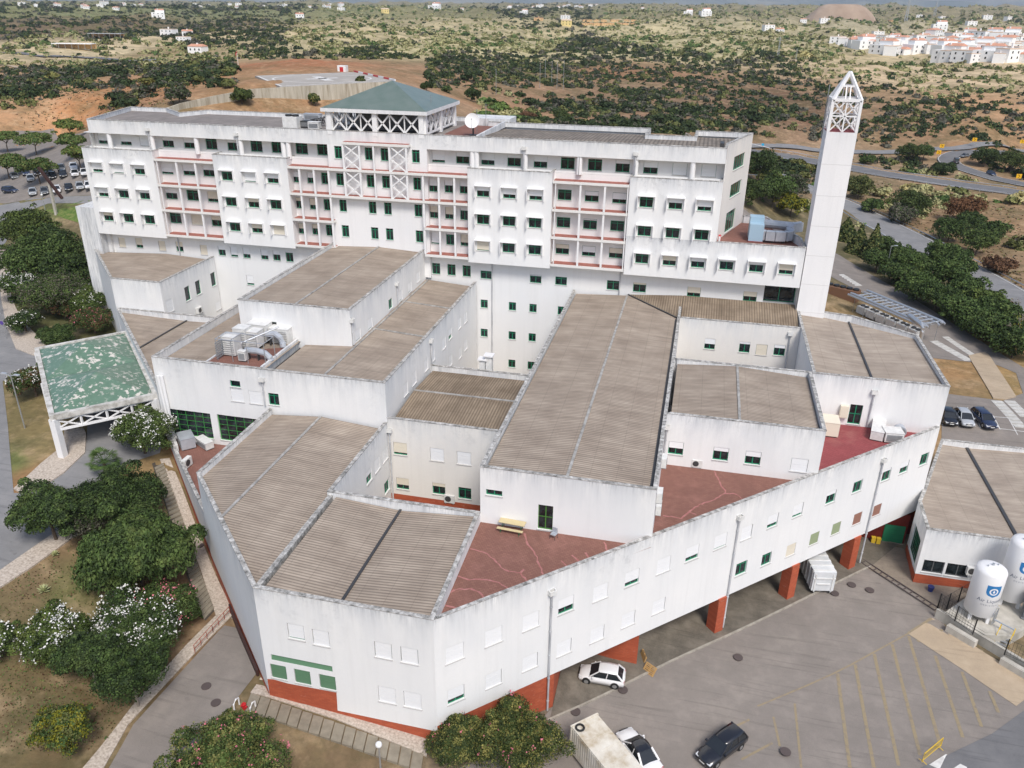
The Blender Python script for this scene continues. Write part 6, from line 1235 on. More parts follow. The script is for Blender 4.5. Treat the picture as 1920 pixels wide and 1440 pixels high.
# plant on the deck of the left roof
PZ = 19.64
for x, y, rz, L, Wd, Hh, lb in ((1000, 850, 0, 1.7, 1.5, 2.2, 'white ribbed plant box at the railing end of the roof deck'), (1075, 800, 0, 1.6, 1.5, 2.3, 'tall white plant box in the middle of the roof deck cluster'), (1150, 800, 0, 1.6, 1.5, 1.9, 'white plant box right of the tall one on the roof deck'), (1185, 755, 0, 2.6, 1.6, 2.0, 'long white plant box at the back of the roof deck'), (1072, 895, 0, .9, .7, 1.1, 'small white cabinet on legs at the deck edge'), (1160, 705, 0, 2.2, 1.2, 1.4, 'flat lidded white unit next to the roof deck door'), (1330, 770, 0, 2.5, 1.9, 1.8, 'big white box right of the roof deck door')):
    louvre_unit(*Z4(x, y), PZ if x < 1300 else 19.4, rz, L, Wd, Hh, lb)
t = thing_at('roof_duct', 'curved grey air duct at the front of the roof deck plant', 'duct', *Z4(1170, 890), PZ); m = MB(); m.tube([(-1.5, 0, 1.1), (0, 0, 1.1), (.9, 0, .95), (1.4, .1, .4), (1.5, .1, .1)], .36, 10); m.build('duct', 'light_duct', t, local=True); m = MB(); m.box(-1.2, -1.1, -.2, .2, 0, .8); m.box(0, .1, -.2, .2, 0, .8); m.build('supports', 'dark_metal', t, local=True)
t = thing_at('roof_duct', 'curved grey air duct beside the big white box on the roof', 'duct', *Z4(1300, 800), PZ); m = MB(); m.tube([(-1.6, .3, 1.3), (-.4, .3, 1.4), (.4, 0, 1.1), (.7, -.2, .5), (.75, -.25, .1)], .38, 10); m.build('duct', 'light_duct', t, local=True); m = MB(); m.box(-1.2, -1.1, .1, .5, 0, 1.0); m.build('supports', 'dark_metal', t, local=True)
t = thing_at('steel_frame', 'galvanised frame and louvred screen round the roof deck plant', 'steel frame', *Z4(905, 890), PZ); m = MB()
for x in (0, 1.9, 3.8, 6.0):
    m.tube([(x, 0, 0), (x, 0, 2.6)], .05, 6); m.tube([(x, 2.2, 0), (x, 2.2, 2.6)], .05, 6); m.tube([(x, 0, 2.6), (x, 2.2, 2.6)], .05, 6)
m.tube([(0, 0, 2.6), (6, 0, 2.6)], .05, 6); m.tube([(0, 2.2, 2.6), (6, 2.2, 2.6)], .05, 6); m.tube([(3.2, 0, 2.4), (6.2, 3.4, 3.4)], .09, 6); m.build('frame', 'galvanised', t, local=True); m = MB()
for k in range(8): m.box(-.05, .05, -.2, 1.6, .2+k*.26, .2+k*.26+.12)
m.build('louvre_screen', 'grey_metal', t, local=True)
# main roof: fan box, small units, dish, masts
RZ = 39.96
t = thing_at('cooling_unit', 'white cooling box with two black fans on the slab roof left of the lantern', 'cooling unit', *Z1(1440, 385), RZ); m = MB(); boxy(m, 2.3, 2.0, 1.7); m.build('casing', 'ac_white', t, local=True)
for s in (-.55, .55): m = MB(); m.cyl((s, 0), .5, 1.7, 1.95, 16); m.build('fan', 'black_plastic', t, local=True)
for x, y, L, lb, mt in ((1520, 385, 1.6, 'dark ducted unit between the fan box and the lantern', 'dark_metal'), (1570, 392, 1.7, 'low white unit in front of the ducts beside the lantern', 'ac_white'), (1560, 340, 2.8, 'flat brown topped box behind the fan box', 'light_duct')): louvre_unit(*Z1(x, y), RZ, 0, L, 1.0, .9, lb, mt)
t = thing_at('roof_ducts', 'tangle of dark ducts beside the lantern base', 'duct', *Z1(1600, 375), RZ); m = MB()
for k in range(5): m.tube([(-1.6+k*.3, .3*k, .1), (-1.4+k*.4, .3*k, .9+.1*k), (-.4+k*.3, .4*k, 1.1), (.3+.2*k, .3*k, .4)], .12, 6)
m.build('ducts', 'dark_metal', t, local=True)
t = thing_at('satellite_dish', 'large white satellite dish on the red roof terrace of the slab', 'satellite dish', *Z2(1030, 485), 39.96); m = MB(); R0 = 1.05; V_ = [(0, .1, 2.0)]; F_ = []; nrm = Vector((.1, -.92, .38)).normalized(); rot = nrm.to_track_quat('Z', 'Y').to_matrix()
V_ = []; 
for k in range(7):
    r = R0*k/6; V_ += [tuple(rot @ Vector((r*math.cos(2*math.pi*j/28), r*math.sin(2*math.pi*j/28), .32*(k/6)**2))+Vector((0, 0, 2.0))) for j in range(28)]
for k in range(6): F_ += [(k*28+j, k*28+(j+1) % 28, (k+1)*28+(j+1) % 28, (k+1)*28+j) for j in range(28)]
m.sm = True; m.add(V_, F_); o = m.build('reflector', 'white_paint', t, local=True)
m = MB(); m.tube([(0, .35, 0), (0, .3, 1.9)], .12, 8); m.box(-.5, .5, 0, .9, 0, .12); m.build('mount', 'dark_metal', t, local=True)
m = MB(); tip = rot @ Vector((0, 0, 1.1))+Vector((0, 0, 2.0)); m.tube([tuple(rot @ Vector((0, -1.4, .3))+Vector((0, 0, 2))), tuple(tip)], .03, 5); m.tube([tuple(tip-nrm*.15), tuple(tip)], .09, 8); m.build('feed_horn', 'grey_metal', t, local=True)
for x, y, z, hh, lb in ((*Z2(1060, 480), 39.96, 3.6, 'thin antenna mast right behind the satellite dish'), (*Z2(1120, 420), 39.96, 3.4, 'thin antenna mast on the far corner of the red roof terrace'), (*Z2(755, 465), 40.0, 5.2, 'thin rod rising in front of the right lattice of the lantern')):
    t = thing_at('antenna', lb, 'antenna', x, y, z); m = MB(); m.tube([(0, 0, 0), (0, 0, hh)], .035, 5); m.build('mast', 'grey_metal', t, local=True); m = MB(); m.bar((-.35, 0, hh-.3), (.35, 0, hh-.3), .03); m.bar((-.25, 0, hh-.7), (.25, 0, hh-.7), .03); m.build('crossbars', 'grey_metal', t, local=True)
# terrace equipment at the right end of the slab
t = thing('blue_air_unit', 'pale blue air handling box on the terrace at the right end of the slab', 'air handling unit', (*at(*Z3(1245, 745), 27.6)[:2], 27.6)); m = MB(); boxy(m, 1.9, 3.2, 2.3, .1); m.build('casing', 'blue_box', t, local=True); m = MB(); m.box(-.95, .95, -.2, 1.6, 2.4, 3.1); m.build('upper_casing', 'blue_box', t, local=True); m = MB(); m.box(-1.0, 1.0, -1.65, 1.65, 0, .1); m.build('base_frame', 'terrace_red', t, local=True)
t = thing('terrace_duct', 'thick grey duct bending round in a U from the blue box', 'duct', (*at(*Z3(1340, 760), 27.6)[:2], 27.6)); m = MB()
path = [(-2.0, .5, .95), (-1.7, 0, .95), (-.9, -.35, .95), (.3, -.4, .95), (1.6, -.2, .95), (2.3, .5, .95), (2.4, 1.4, .95), (2.3, 2.2, 1.2), (2.9, 2.9, 1.5), (4.0, 3.0, 1.7)]
for a, b in zip(path, path[1:]): m.bar(a, b, 1.0, 1.25)
m.build('duct', 'light_duct', t, local=True); m = MB(); m.tube([(-.9, 4.2, 1.5), (2.2, 3.6, 1.5), (4.2, 3.2, 1.6)], .6, 10); m.build('return_duct', 'light_duct', t, local=True); m = MB()
for x, y in ((-1.4, 0), (0, -.35), (1.5, 0), (2.3, 1.6)): m.box(x-.06, x+.06, y-.4, y+.4, 0, .4)
m.build('supports', 'dark_metal', t, local=True)
t = thing('fire_cabinet', 'small red cabinet at the foot of the splayed slab end wall', 'cabinet', (2.95, 110.2, 28.3)); m = MB(); m.box(-.1, .25, -.3, .3, 0, .9); m.build('casing', 'red_paint', t, local=True); m = MB(); m.box(-.05, .2, -.33, -.305, .08, .82); m.build('door', 'white_paint', t, local=True)
# court vents
for x, y, h, lb in ((*Z5(970, 985), 1.5, 'short white vent stack behind the ribbed roof'), (*Z5(1012, 960), 2.1, 'taller white vent stack behind the ribbed roof')):
    p = onV(x, y, 89.6); t = thing('vent_stack', lb, 'vent', (p[0], 89.6, 4)); m = MB(); m.box(-.42, .42, -.4, .4, 0, p[2]-4+.3); m.build('shaft', 'ac_white', t, local=True); m = MB(); m.box(-.6, .6, -.58, .58, p[2]-4+.45, p[2]-4+.62); m.box(-.3, .3, -.3, .3, p[2]-4+.3, p[2]-4+.45); m.build('cap', 'white_paint', t, local=True)
# picnic table and chair
p = at(*Y3(465, 505), TZ); t = thing('picnic_table', 'pale wooden beer table with bench on the tiled terrace by the green door', 'picnic table', (p[0], p[1], TZ), math.radians(-4))
def trestle(name, y, w_, h, L):
    m = MB(); m.box(-L/2, L/2, y-w_/2, y+w_/2, h-.05, h); o = m.build(name, 'wood', t, local=True)
    for s in (-1, 1):
        m = MB()
        for yy in (-w_*.4, w_*.4): m.tube([(s*L*.36, y+yy, 0), (s*L*.36, y+yy*.7, h-.05)], .025, 5)
        m.tube([(s*L*.36, y-w_*.36, h*.4), (s*L*.36, y+w_*.36, h*.4)], .02, 5); q = m.build('leg_frame', 'dark_green', None); q.parent = o; q.name = 'leg_frame'
trestle('table_top', 0, .75, .82, 2.4); trestle('bench', -.75, .3, .48, 2.4); trestle('bench', .72, .3, .48, 2.4)
p = at(*Y3(722, 560), TZ); t = thing('chair', 'grey plastic chair beside the green terrace door', 'chair', (p[0], p[1], TZ), math.radians(-20)); m = MB(); m.box(-.25, .25, -.25, .25, .44, .5); m.build('seat', 'light_duct', t, local=True); m = MB(); m.prism([(-.25, .2), (.25, .2), (.22, .28), (-.22, .28)], .5, 1.0); m.build('backrest', 'light_duct', t, local=True)
for sx in (-1, 1):
    for sy in (-1, 1): m = MB(); m.tube([(.26*sx, .26*sy, 0), (.22*sx, .22*sy, .45)], .02, 5); m.build('leg', 'dark_metal', t, local=True)
# ================================================================== CARS
def paintmat(n, c, r=.28): 
    m = newmat('paint_'+n, c, r, 0, .6); m.node_tree.nodes['Principled BSDF'].inputs['Coat Weight'].default_value = .6; return m
for n, c in (('white', (.78, .78, .78)), ('black', (.012, .013, .018)), ('silver', (.42, .44, .46)), ('grey', (.14, .15, .16)), ('navy', (.02, .03, .07)), ('red', (.3, .02, .02))): paintmat(n, c)
newmat('tyre', (.02, .02, .02), .9); newmat('rim', (.45, .46, .47), .35, .7); newmat('car_glass', (.02, .024, .028), .06, 0, .7); newmat('tail_light', (.4, .01, .01), .3); newmat('head_light', (.7, .72, .74), .15); newmat('number_plate', (.75, .75, .72), .5)
def car(x, y, hx, hy, paint, style, label, name='parked_car', cat='car', group=None, z=None, L=4.3, Wd=1.86, Ht=1.56, detail=True):
    """x, y: pixel of the ground centre; hx, hy: a pixel on the ground ahead of it"""
    if z is None: A, B = hit(x, y), hit(hx, hy); zz = A[2]+.07
    else: A, B = at(x, y, z), at(hx, hy, z); zz = z
    rz = math.atan2(B[1]-A[1], B[0]-A[0]); t = thing(name, label, cat, (A[0], A[1], zz), rz, group); h = L/2; w = Wd/2
    # stations: x, half width low, half width mid, belt half width, z bottom, z mid, z belt
    nose = .70 if style != 'van' else .95; tail = {'hatch': .98, 'wagon': .98, 'sedan': .95, 'van': 1.1, 'suv': 1.1}[style]; b = {'van': 1.05, 'suv': 1.08}.get(style, .93)
    st = [(-h, .78, .86, .80, .34, .62, tail*.86), (-h*.96, .90, .97, .90, .24, .6, tail), (-h*.70, .96, 1, .93, .2, .6, tail), (-h*.3, .97, 1, .93, .2, .6, b+.0), (h*.15, .97, 1, .93, .2, .6, b), (h*.42, .96, .99, .90, .2, .58, b-.02), (h*.70, .95, .98, .86, .2, .56, (b+nose)/2+.04), (h*.92, .88, .92, .76, .24, .52, nose+.02), (h, .70, .76, .6, .32, .5, nose*.82)]
    m = MB(); m.sm = True; V_ = []; 
    for s in st:
        X, a, c, e, z0, z1, z2 = s; a, c, e = a*w, c*w, e*w
        V_ += [(X, -a*.6, z0), (X, -a, z0+.06), (X, -c, z1), (X, -e*1.03, z2-.08), (X, -e*.85, z2), (X, 0, z2+.03), (X, e*.85, z2), (X, e*1.03, z2-.08), (X, c, z1), (X, a, z0+.06), (X, a*.6, z0)]
    n = 11; F_ = [(i*n+j, (i+1)*n+j, (i+1)*n+j+1, i*n+j+1) for i in range(len(st)-1) for j in range(n-1)]+[tuple(range(n)), tuple(reversed(range((len(st)-1)*n, len(st)*n)))]
    m.add(V_, F_); body = m.build('body', 'paint_'+paint, t, local=True)
    xr0, xr1, xf0, xf1 = {'hatch': (-h*.94, -h*.66, h*.12, h*.52), 'wagon': (-h*.96, -h*.80, h*.08, h*.46), 'sedan': (-h*.72, -h*.34, h*.10, h*.48), 'van': (-h*.98, -h*.93, h*.42, h*.72), 'suv': (-h*.95, -h*.82, h*.10, h*.46)}[style]
    wb, wt = w*.90, w*.70; zb = b-.02; zt = Ht-.06; m = MB(); P = [(xr0, -wb, zb), (xf1, -wb, zb), (xf1, wb, zb), (xr0, wb, zb), (xr1, -wt, zt), (xf0, -wt, zt), (xf0, wt, zt), (xr1, wt, zt)]
    m.add(P, [(0, 1, 5, 4), (1, 2, 6, 5), (2, 3, 7, 6), (3, 0, 4, 7), (4, 5, 6, 7)]); m.build('windows', 'car_glass', t, local=True)
    m = MB(); m.sm = True; ro = [(xr1-.06, wt*.9, zt+.0), (xr1+.1, wt+.03, zt+.03), ((xr1+xf0)/2, wt+.05, zt+.075), (xf0-.1, wt+.03, zt+.04), (xf0+.05, wt*.9, zt+.0)]
    V_ = []
    for X, q, z_ in ro: V_ += [(X, -q, z_-.05), (X, -q, z_), (X, -q*.6, z_+.03), (X, 0, z_+.04), (X, q*.6, z_+.03), (X, q, z_), (X, q, z_-.05)]
    m.add(V_, [(i*7+j, (i+1)*7+j, (i+1)*7+j+1, i*7+j+1) for i in range(4) for j in range(6)]); m.build('roof', 'paint_'+(paint if 'dark roof' not in label else 'black'), t, local=True)
    m = MB()
    for s in (-1, 1):
        m.bar((xf1, s*wb*1.0, zb), (xf0, s*(wt+.01), zt+.02), .09, .07); m.bar((xr0, s*wb, zb), (xr1, s*(wt+.01), zt+.02), .16, .09)
        for f in ((.36, .7) if style in ('wagon', 'van', 'suv') else (.5,)): X0 = xr0+(xf1-xr0)*f; X1 = xr1+(xf0-xr1)*f; m.bar((X0, s*(wb+.005), zb), (X1, s*(wt+.01), zt), .07, .05)
        m.bar((xr0, s*wb, zb+.01), (xf1, s*wb, zb+.01), .05, .04)
    m.build('window_pillars', 'paint_'+paint, t, local=True)
    if not detail: 
        m = MB()
        for sx in (-.62, .62):
            for s in (-1, 1): m.tube([(h*sx, s*(w-.22), .32), (h*sx, s*(w+.01), .32)], .32, 12)
        for q in (-.62, .62): pass
        return t
    for sx in (-.60, .63):
        for s in (-1, 1):
            m = MB(); m.tube([(h*sx, s*(w-.24), .33), (h*sx, s*(w+.012), .33)], .34, 16); o = m.build('wheel', 'tyre', t, local=True); m = MB(); m.tube([(h*sx, s*(w-.0), .33), (h*sx, s*(w+.022), .33)], .2, 12); q = m.build('rim', 'rim', None); q.parent = o
            m = MB(); m.tube([(h*sx, s*(w-.30), .35), (h*sx, s*(w+.004), .35)], .395, 16); m.build('wheel_arch', 'black_plastic', t, local=True)
    for s in (-1, 1):
        m = MB(); m.obox((h*.90, s*w*.66, nose-.09), (.16, 0, -.03), (-.03*s, .17, 0), (0, 0, .07)); m.build('headlight', 'head_light', t, local=True)
        m = MB(); m.obox((-h*.965, s*w*.76, tail-.22), (.06, 0, 0), (0, .12, 0), (0, 0, .15)); m.build('tail_light', 'tail_light', t, local=True)
        m = MB(); m.obox((xf1-.35, s*(w+.07), zb+.06), (.07, 0, 0), (0, .10, 0), (0, 0, .07)); m.build('mirror', 'paint_'+paint, t, local=True)
    m = MB(); m.box(h-.03, h+.015, -.27, .27, .42, .53); m.build('number_plate', 'number_plate', t, local=True); m = MB(); m.box(h*.97, h+.005, -w*.5, w*.5, .56, .66); m.build('grille', 'black_plastic', t, local=True)
    m = MB(); m.box(-h-.015, -h+.05, -.27, .27, .55, .66); m.build('number_plate', 'number_plate', t, local=True)
    return t
car(1128, 1275, 1088, 1264, 'white', 'hatch', 'white hatchback parked half under the overhang by the brick wall', L=4.25)
car(1351, 1410, 1305, 1445, 'black', 'wagon', 'black estate car standing alone in the yard near a yellow line', L=4.9, Ht=1.6)
car(1196, 1418, 1172, 1385, 'white', 'sedan', 'white car with dark roof right beside the white container', L=4.8)
car(1776, 789, 1781, 800, 'black', 'hatch', 'black car half hidden by the wing corner in the right car park', L=4.3)
car(1806, 791, 1813, 803, 'silver', 'hatch', 'silver car with dark windows between two dark cars on the right', L=4.4)
car(1843, 793, 1856, 808, 'navy', 'wagon', 'dark blue estate with roof rails, rightmost of three cars', L=4.9)
X5 = lambda x, y: (x/3.273, 200+y/3.273)
PK = [(68, 528, 'navy', 'wagon', (120, 522), 'long dark car parked sideways at the left of the car park'), (205, 540, 'silver', 'hatch', (207, 575), 'silver car in the front row, beside the long sideways car'), (277, 535, 'grey', 'hatch', (281, 565), 'grey car in the front row left of the leaning mast'), (352, 525, 'white', 'hatch', (357, 560), 'white car in the front row right behind the leaning mast'), (425, 513, 'black', 'sedan', (430, 545), 'black car in the front row right of the mast'), (494, 505, 'silver', 'hatch', (500, 535), 'silver car in the front row, second from the slab corner'), (548, 500, 'white', 'hatch', (554, 530), 'white car half hidden by the slab corner, front row'),
  (192, 455, 'silver', 'hatch', (196, 490), 'silver car in the second row below the low umbrella tree'), (163, 420, 'navy', 'sedan', (168, 450), 'dark blue car behind the silver one of the second row'), (232, 420, 'black', 'hatch', (237, 450), 'black car shaded by the low umbrella tree'), (300, 408, 'black', 'sedan', (306, 440), 'black car just right of the low umbrella tree, rear one'), (325, 440, 'black', 'hatch', (331, 470), 'black car in the second row next to the mast top'), (380, 392, 'grey', 'hatch', (386, 425), 'grey car behind a black one in the second row'), (390, 430, 'black', 'hatch', (396, 460), 'black car in the second row in front of the grey car'), (455, 385, 'white', 'suv', (461, 415), 'white tall car at the back of the second row'), (463, 425, 'white', 'hatch', (469, 455), 'white car in the second row in front of the tall white one'), (522, 420, 'white', 'sedan', (528, 450), 'white car in the second row nearest the slab'), (140, 342, 'navy', 'hatch', (180, 338), 'lone dark car in the back row behind the umbrella trees'), (95, 440, 'grey', 'hatch', (100, 470), 'grey car under the umbrella tree cut by the left edge')]
for x, y, c, s_, hd, lb in PK: car(*X5(x, y), *X5(*hd), c, s_, lb, group='cars in the rear left car park', L=4.3)
car(1021, 231, 1040, 232, 'white', 'suv', 'white car on the road behind the slab next to a dark bush', name='moving_car', L=4.8, detail=False)
car(1792, 306, 1790, 298, 'black', 'van', 'black van driving on the loop road', name='moving_van', cat='van', L=5.2, Wd=2.0, Ht=2.1, detail=True)
car(1808, 295, 1790, 299, 'grey', 'sedan', 'dark car ahead of the black van on the loop road', name='moving_car', L=4.6)
t = car(1858, 329, 1890, 340, 'navy', 'suv', 'dark car towing past with a small blue and white load behind', name='moving_car', L=4.8)
car(263, 112, 280, 114, 'silver', 'sedan', 'silver car on the distant highway at the upper left', name='moving_car', L=4.8, detail=False)
# ================================================================== YARD THINGS
def corner_frame(A, B): d = np.array(B[:2])-np.array(A[:2]); return math.atan2(d[1], d[0])
A, B, C = at(1073, 1368, 3.0), at(1120, 1339, 3.0), at(1207, 1441, 3.0); rz = corner_frame(B, C); L = 12.2; wd = 2.6
t = thing('shipping_container', 'dirty white shipping container at the bottom edge between oleander and white car', 'container', (*B[:2], .06), rz)
m = MB(); m.box(0, L, -wd, 0, .12, 2.94); 
for k in range(40): x = .2+k*.3; m.box(x, x+.15, -wd-.035, -wd-.001, .3, 2.8); m.box(x, x+.15, .001, .035, .3, 2.8)
mt_ = mat_simple_noise('container_paint', [sr(168, 150, 120), sr(205, 198, 184), sr(222, 218, 208)], .6, .7); m.build('box', 'container_paint', t, local=True)
for X in (0, L):
    m = MB(); m.bar((X, -wd, .1), (X, -wd, 3.0), .16); m.bar((X, 0, .1), (X, 0, 3.0), .16); m.bar((X, -wd, 2.95), (X, 0, 2.95), .16); m.build('corner_frame', 'container_paint', t, local=True)
m = MB()
for k in range(9): m.box(.5+k*1.3, .56+k*1.3, -wd+.1, -.1, 2.945, 2.97)
m.build('roof_ribs', 'container_paint', t, local=True)
p = at(*(1000+280/3.2, 1080+915/3.2), 3.0); t = thing('tyre', 'old tyre lying on the roof of the white container', 'tyre', (p[0], p[1], 3.02)); m = MB(); m.tube([(.33*math.cos(a), .33*math.sin(a), .09) for a in np.linspace(0, 2*math.pi, 19)], .09, 8, cap=False); o = m.build('tread', 'tyre', t, local=True)
# roll-off skip under the building
A, B = at(1518, 1112, .1), at(1563, 1113, .1); rz = corner_frame(A, B); t = thing('waste_skip', 'ribbed white waste skip reaching out from under the overhang', 'skip', (*A[:2], .06), rz); wd = float(np.linalg.norm(B[:2]-A[:2])); L = 6.8
m = MB(); m.box(.1, wd-.1, .05, L, .35, 2.75); m.build('box', 'skip_paint', t, local=True) if 'skip_paint' in MATS else m.build('box', 'ac_white', t, local=True)
m = MB()
for k in range(8): y = .3+k*.88; m.box(.02, .1, y, y+.16, .4, 2.7); m.box(wd-.1, wd-.02, y, y+.16, .4, 2.7); m.box(.1, wd-.1, y, y+.16, 2.75, 2.83)
m.box(.3, .42, -.03, .05, .3, 2.5); m.box(wd-.42, wd-.3, -.03, .05, .3, 2.5); m.box(.1, wd-.1, -.03, .05, 1.9, 2.05); m.box(.6, wd-.6, -.05, .05, 1.2, 1.3); m.build('ribs', 'ac_white', t, local=True)
m = MB(); m.box(.35, .5, 0, L, .15, .35); m.box(wd-.5, wd-.35, 0, L, .15, .35); m.build('skids', 'grey_metal', t, local=True)
for x in (.42, wd-.42): m = MB(); m.tube([(x-.08, .2, .16), (x+.08, .2, .16)], .16, 12); m.build('roller', 'dark_metal', t, local=True)
# gas tanks on their plinth behind a fence
T1, T2 = at(1832, 1154, 1.2), at(1889, 1127, 1.2); PL = [at(*X7(575, 590), 0)[:2], at(*X7(850, 745), 0)[:2], at(*X7(1130, 930), 0)[:2]]
def wallseg(name, label, P, h, th, mat='concrete', cat='wall', grp=None):
    m = MB(); d = (P[1]-P[0])/np.linalg.norm(P[1]-P[0]); n = np.array([-d[1], d[0]])*th
    a, b = P; m.prism([tuple(a), tuple(b), tuple(b+n), tuple(a+n)], -.2, h); t = thing('retaining_wall' if h > .8 else 'wall', label, cat, (a[0], a[1], 0), group=grp); m.build('wall', mat, t); m2 = MB(); m2.prism([tuple(a-n*.12), tuple(b-n*.12), tuple(b+n*1.12), tuple(a+n*1.12)], h, h+.08); m2.build('coping', mat, t); return t
wallseg('', 'low concrete wall carrying the black fence between yard and gas tanks', (PL[0], PL[2]), 1.0, .25)
PQ = [at(*q, 1.1)[:2] for q in (X7(640, 560), X7(860, 690), X7(1010, 700), X7(1150, 620), X7(960, 420), X7(770, 470))]
t = thing('tank_plinth', 'raised concrete plinth under the two white gas tanks', 'plinth', (*PQ[0], 0)); m = MB(); s = 1
area = sum(PQ[i][0]*PQ[(i+1) % 6][1]-PQ[(i+1) % 6][0]*PQ[i][1] for i in range(6)); PQs = PQ if area > 0 else PQ[::-1]
m.prism([tuple(q) for q in PQs], -.2, 1.1); m.build('slab', 'concrete', t); ei = inset([tuple(q) for q in PQs], .3); m = MB(); m.prism(ei, 1.1, 1.16); m.build('screed', 'concrete', t)
for x, y, a in ((648, 650, 0), (950, 835, 0)):
    p = at(*X7(x, y), .3); q = at(*X7(x+125, y+75), .3); d = corner_frame(p, q); tt = thing('concrete_block', 'long grey concrete barrier block in front of the tank wall, %s' % ('left one' if x < 700 else 'right one'), 'concrete block', (p[0], p[1], 0), d); m = MB(); m.box(0, 2.9, -.3, .3, 0, .75); m.build('block', 'concrete', tt, local=True); m = MB(); m.box(.1, 2.8, -.2, .2, .75, .8); m.build('top_face', 'concrete', tt, local=True)
def text_mesh(body, size):
    cu = bpy.data.curves.new('lettering', 'FONT'); cu.body = body; cu.size = size; cu.align_x = 'CENTER'; cu.resolution_u = 2; o = bpy.data.objects.new('lettering', cu); COL.objects.link(o); dg_ = bpy.context.evaluated_depsgraph_get(); me = bpy.data.meshes.new_from_object(o.evaluated_get(dg_)); bpy.data.objects.remove(o); return me
newmat('logo_blue', sr(40, 120, 180), .5); newmat('logo_grey', sr(120, 126, 140), .6)
def tank(P, r, h, ang, label):
    t = thing('gas_tank', label, 'gas tank', (P[0], P[1], 1.16), group='white gas tanks'); m = MB(); m.sm = False
    z0 = .9; prof = [(r*.35, z0-.45), (r*.75, z0-.28), (r, z0), (r, h-.55), (r*.93, h-.3), (r*.7, h-.1), (r*.3, h)]; n = 36; V_ = []
    for rr2, z in prof: V_ += [(rr2*math.cos(2*math.pi*j/n), rr2*math.sin(2*math.pi*j/n), z) for j in range(n)]
    V_ += [(0, 0, h+.02)]; F_ = [(k*n+j, k*n+(j+1) % n, (k+1)*n+(j+1) % n, (k+1)*n+j) for k in range(len(prof)-1) for j in range(n)]+[(6*n+j, 6*n+(j+1) % n, 7*n) for j in range(n)]; m.add(V_, F_); m.sm = True; m.build('vessel', 'white_paint', t, local=True)
    for k in range(4): a = .6+k*math.pi/2; m = MB(); m.box(-.14, .14, -.14, .14, 0, 1.1); m.v = [(q[0]+r*.78*math.cos(a), q[1]+r*.78*math.sin(a), q[2]) for q in m.v]; m.build('leg', 'white_paint', t, local=True)
    def wrap(pts, off): return [((r+off)*math.cos(ang+x/r), (r+off)*math.sin(ang+x/r), z) for x, z in pts]
    zc = h*.66; S1 = 1.12; m = MB()
    gx = 8; out = [(-.5, .5), (.5, .5), (.5, 0), (.38, -.3), (.0, -.5), (-.38, -.3), (-.5, 0)]
    rows_ = np.linspace(-.5, .5, 9)
    def halfw(q): return .5 if q > -.0 else max(.02, .5*math.sqrt(max(0, 1-(q/.5)**2)))
    V_ = []; 
    for q in rows_:
        hw_ = halfw(q)
        V_ += wrap([(S1*1.2*hw_*s, zc+S1*1.2*q) for s in np.linspace(-1, 1, 7)], .012)
    m.add(V_, [(i*7+j, i*7+j+1, (i+1)*7+j+1, (i+1)*7+j) for i in range(8) for j in range(6)]); m.build('emblem_shield', 'logo_blue', t, local=True)
    m = MB(); V_ = []
    for k in range(25): a = 2*math.pi*k/24; V_ += wrap([(.36*S1*math.cos(a), zc+.36*S1*math.sin(a)), (.24*S1*math.cos(a), zc+.24*S1*math.sin(a))], .024)
    m.add(V_, [(2*k, 2*k+1, 2*k+3, 2*k+2) for k in range(24)]); V_ = wrap([(.10*math.cos(a), zc-.02+.13*math.sin(a)+(.12 if 3 <= k <= 3 else 0)) for k, a in enumerate(np.linspace(0, 2*math.pi, 13)[:-1])], .024); m.add(V_, [tuple(range(12))]); m.build('emblem_ring', 'white_paint', t, local=True)
    for body, sz_, dz_ in (('Air Liquide', .56, -1.35), ('M E D I C I N A L', .22, -1.75)):
        me = text_mesh(body, sz_); me.materials.clear(); me.materials.append(MATS['logo_grey']); co = np.zeros(len(me.vertices)*3); me.vertices.foreach_get('co', co); co = co.reshape(-1, 3); a = ang+co[:, 0]/r; nv = np.stack([(r+.014)*np.cos(a), (r+.014)*np.sin(a), co[:, 1]+zc+dz_], -1); me.vertices.foreach_set('co', nv.reshape(-1)); child('lettering', me, t)
    m = MB(); m.tube([(0, 0, h), (0, 0, h+.25)], .12, 8); m.tube([(.5, .2, h-.15), (.5, .2, h+.12)], .08, 8); m.tube([(-.5, -.2, h-.15), (-.5, -.2, h+.12)], .08, 8); m.build('top_valve', 'galvanised', t, local=True)
    m = MB(); a = ang+.5
    for k in range(4): b = a+.12*k; m.tube([(r*1.12*math.cos(b), r*1.12*math.sin(b), .2), (r*1.12*math.cos(b), r*1.12*math.sin(b), 1.4+.2*k), (r*.95*math.cos(b), r*.95*math.sin(b), 1.5+.2*k)], .05, 6)
    m.tube([(r*1.2*math.cos(a), r*1.2*math.sin(a), .9), (r*1.2*math.cos(a)+1.6, r*1.2*math.sin(a)-.9, .7)], .09, 8); m.build('pipework', 'galvanised', t, local=True); return t
tank(T1, 1.42, 6.3, math.radians(-82), 'nearer white gas tank with blue emblem behind the black fence'); tank(T2, 1.42, 7.9, math.radians(-85), 'taller white gas tank with blue emblem at the right edge')
p = at(*X7(1055, 620), 1.0); t = thing('evaporator', 'grey finned evaporator beside the gas tanks at the right edge', 'evaporator', (p[0]+.4, p[1]+.4, 1.1), -.45); m = MB()
for i in range(7):
    for j in range(4): m.box(i*.42-.15, i*.42+.15, j*.42-.02, j*.42+.02, .3, 3.3); m.box(i*.42-.02, i*.42+.02, j*.42-.15, j*.42+.15, .3, 3.3)
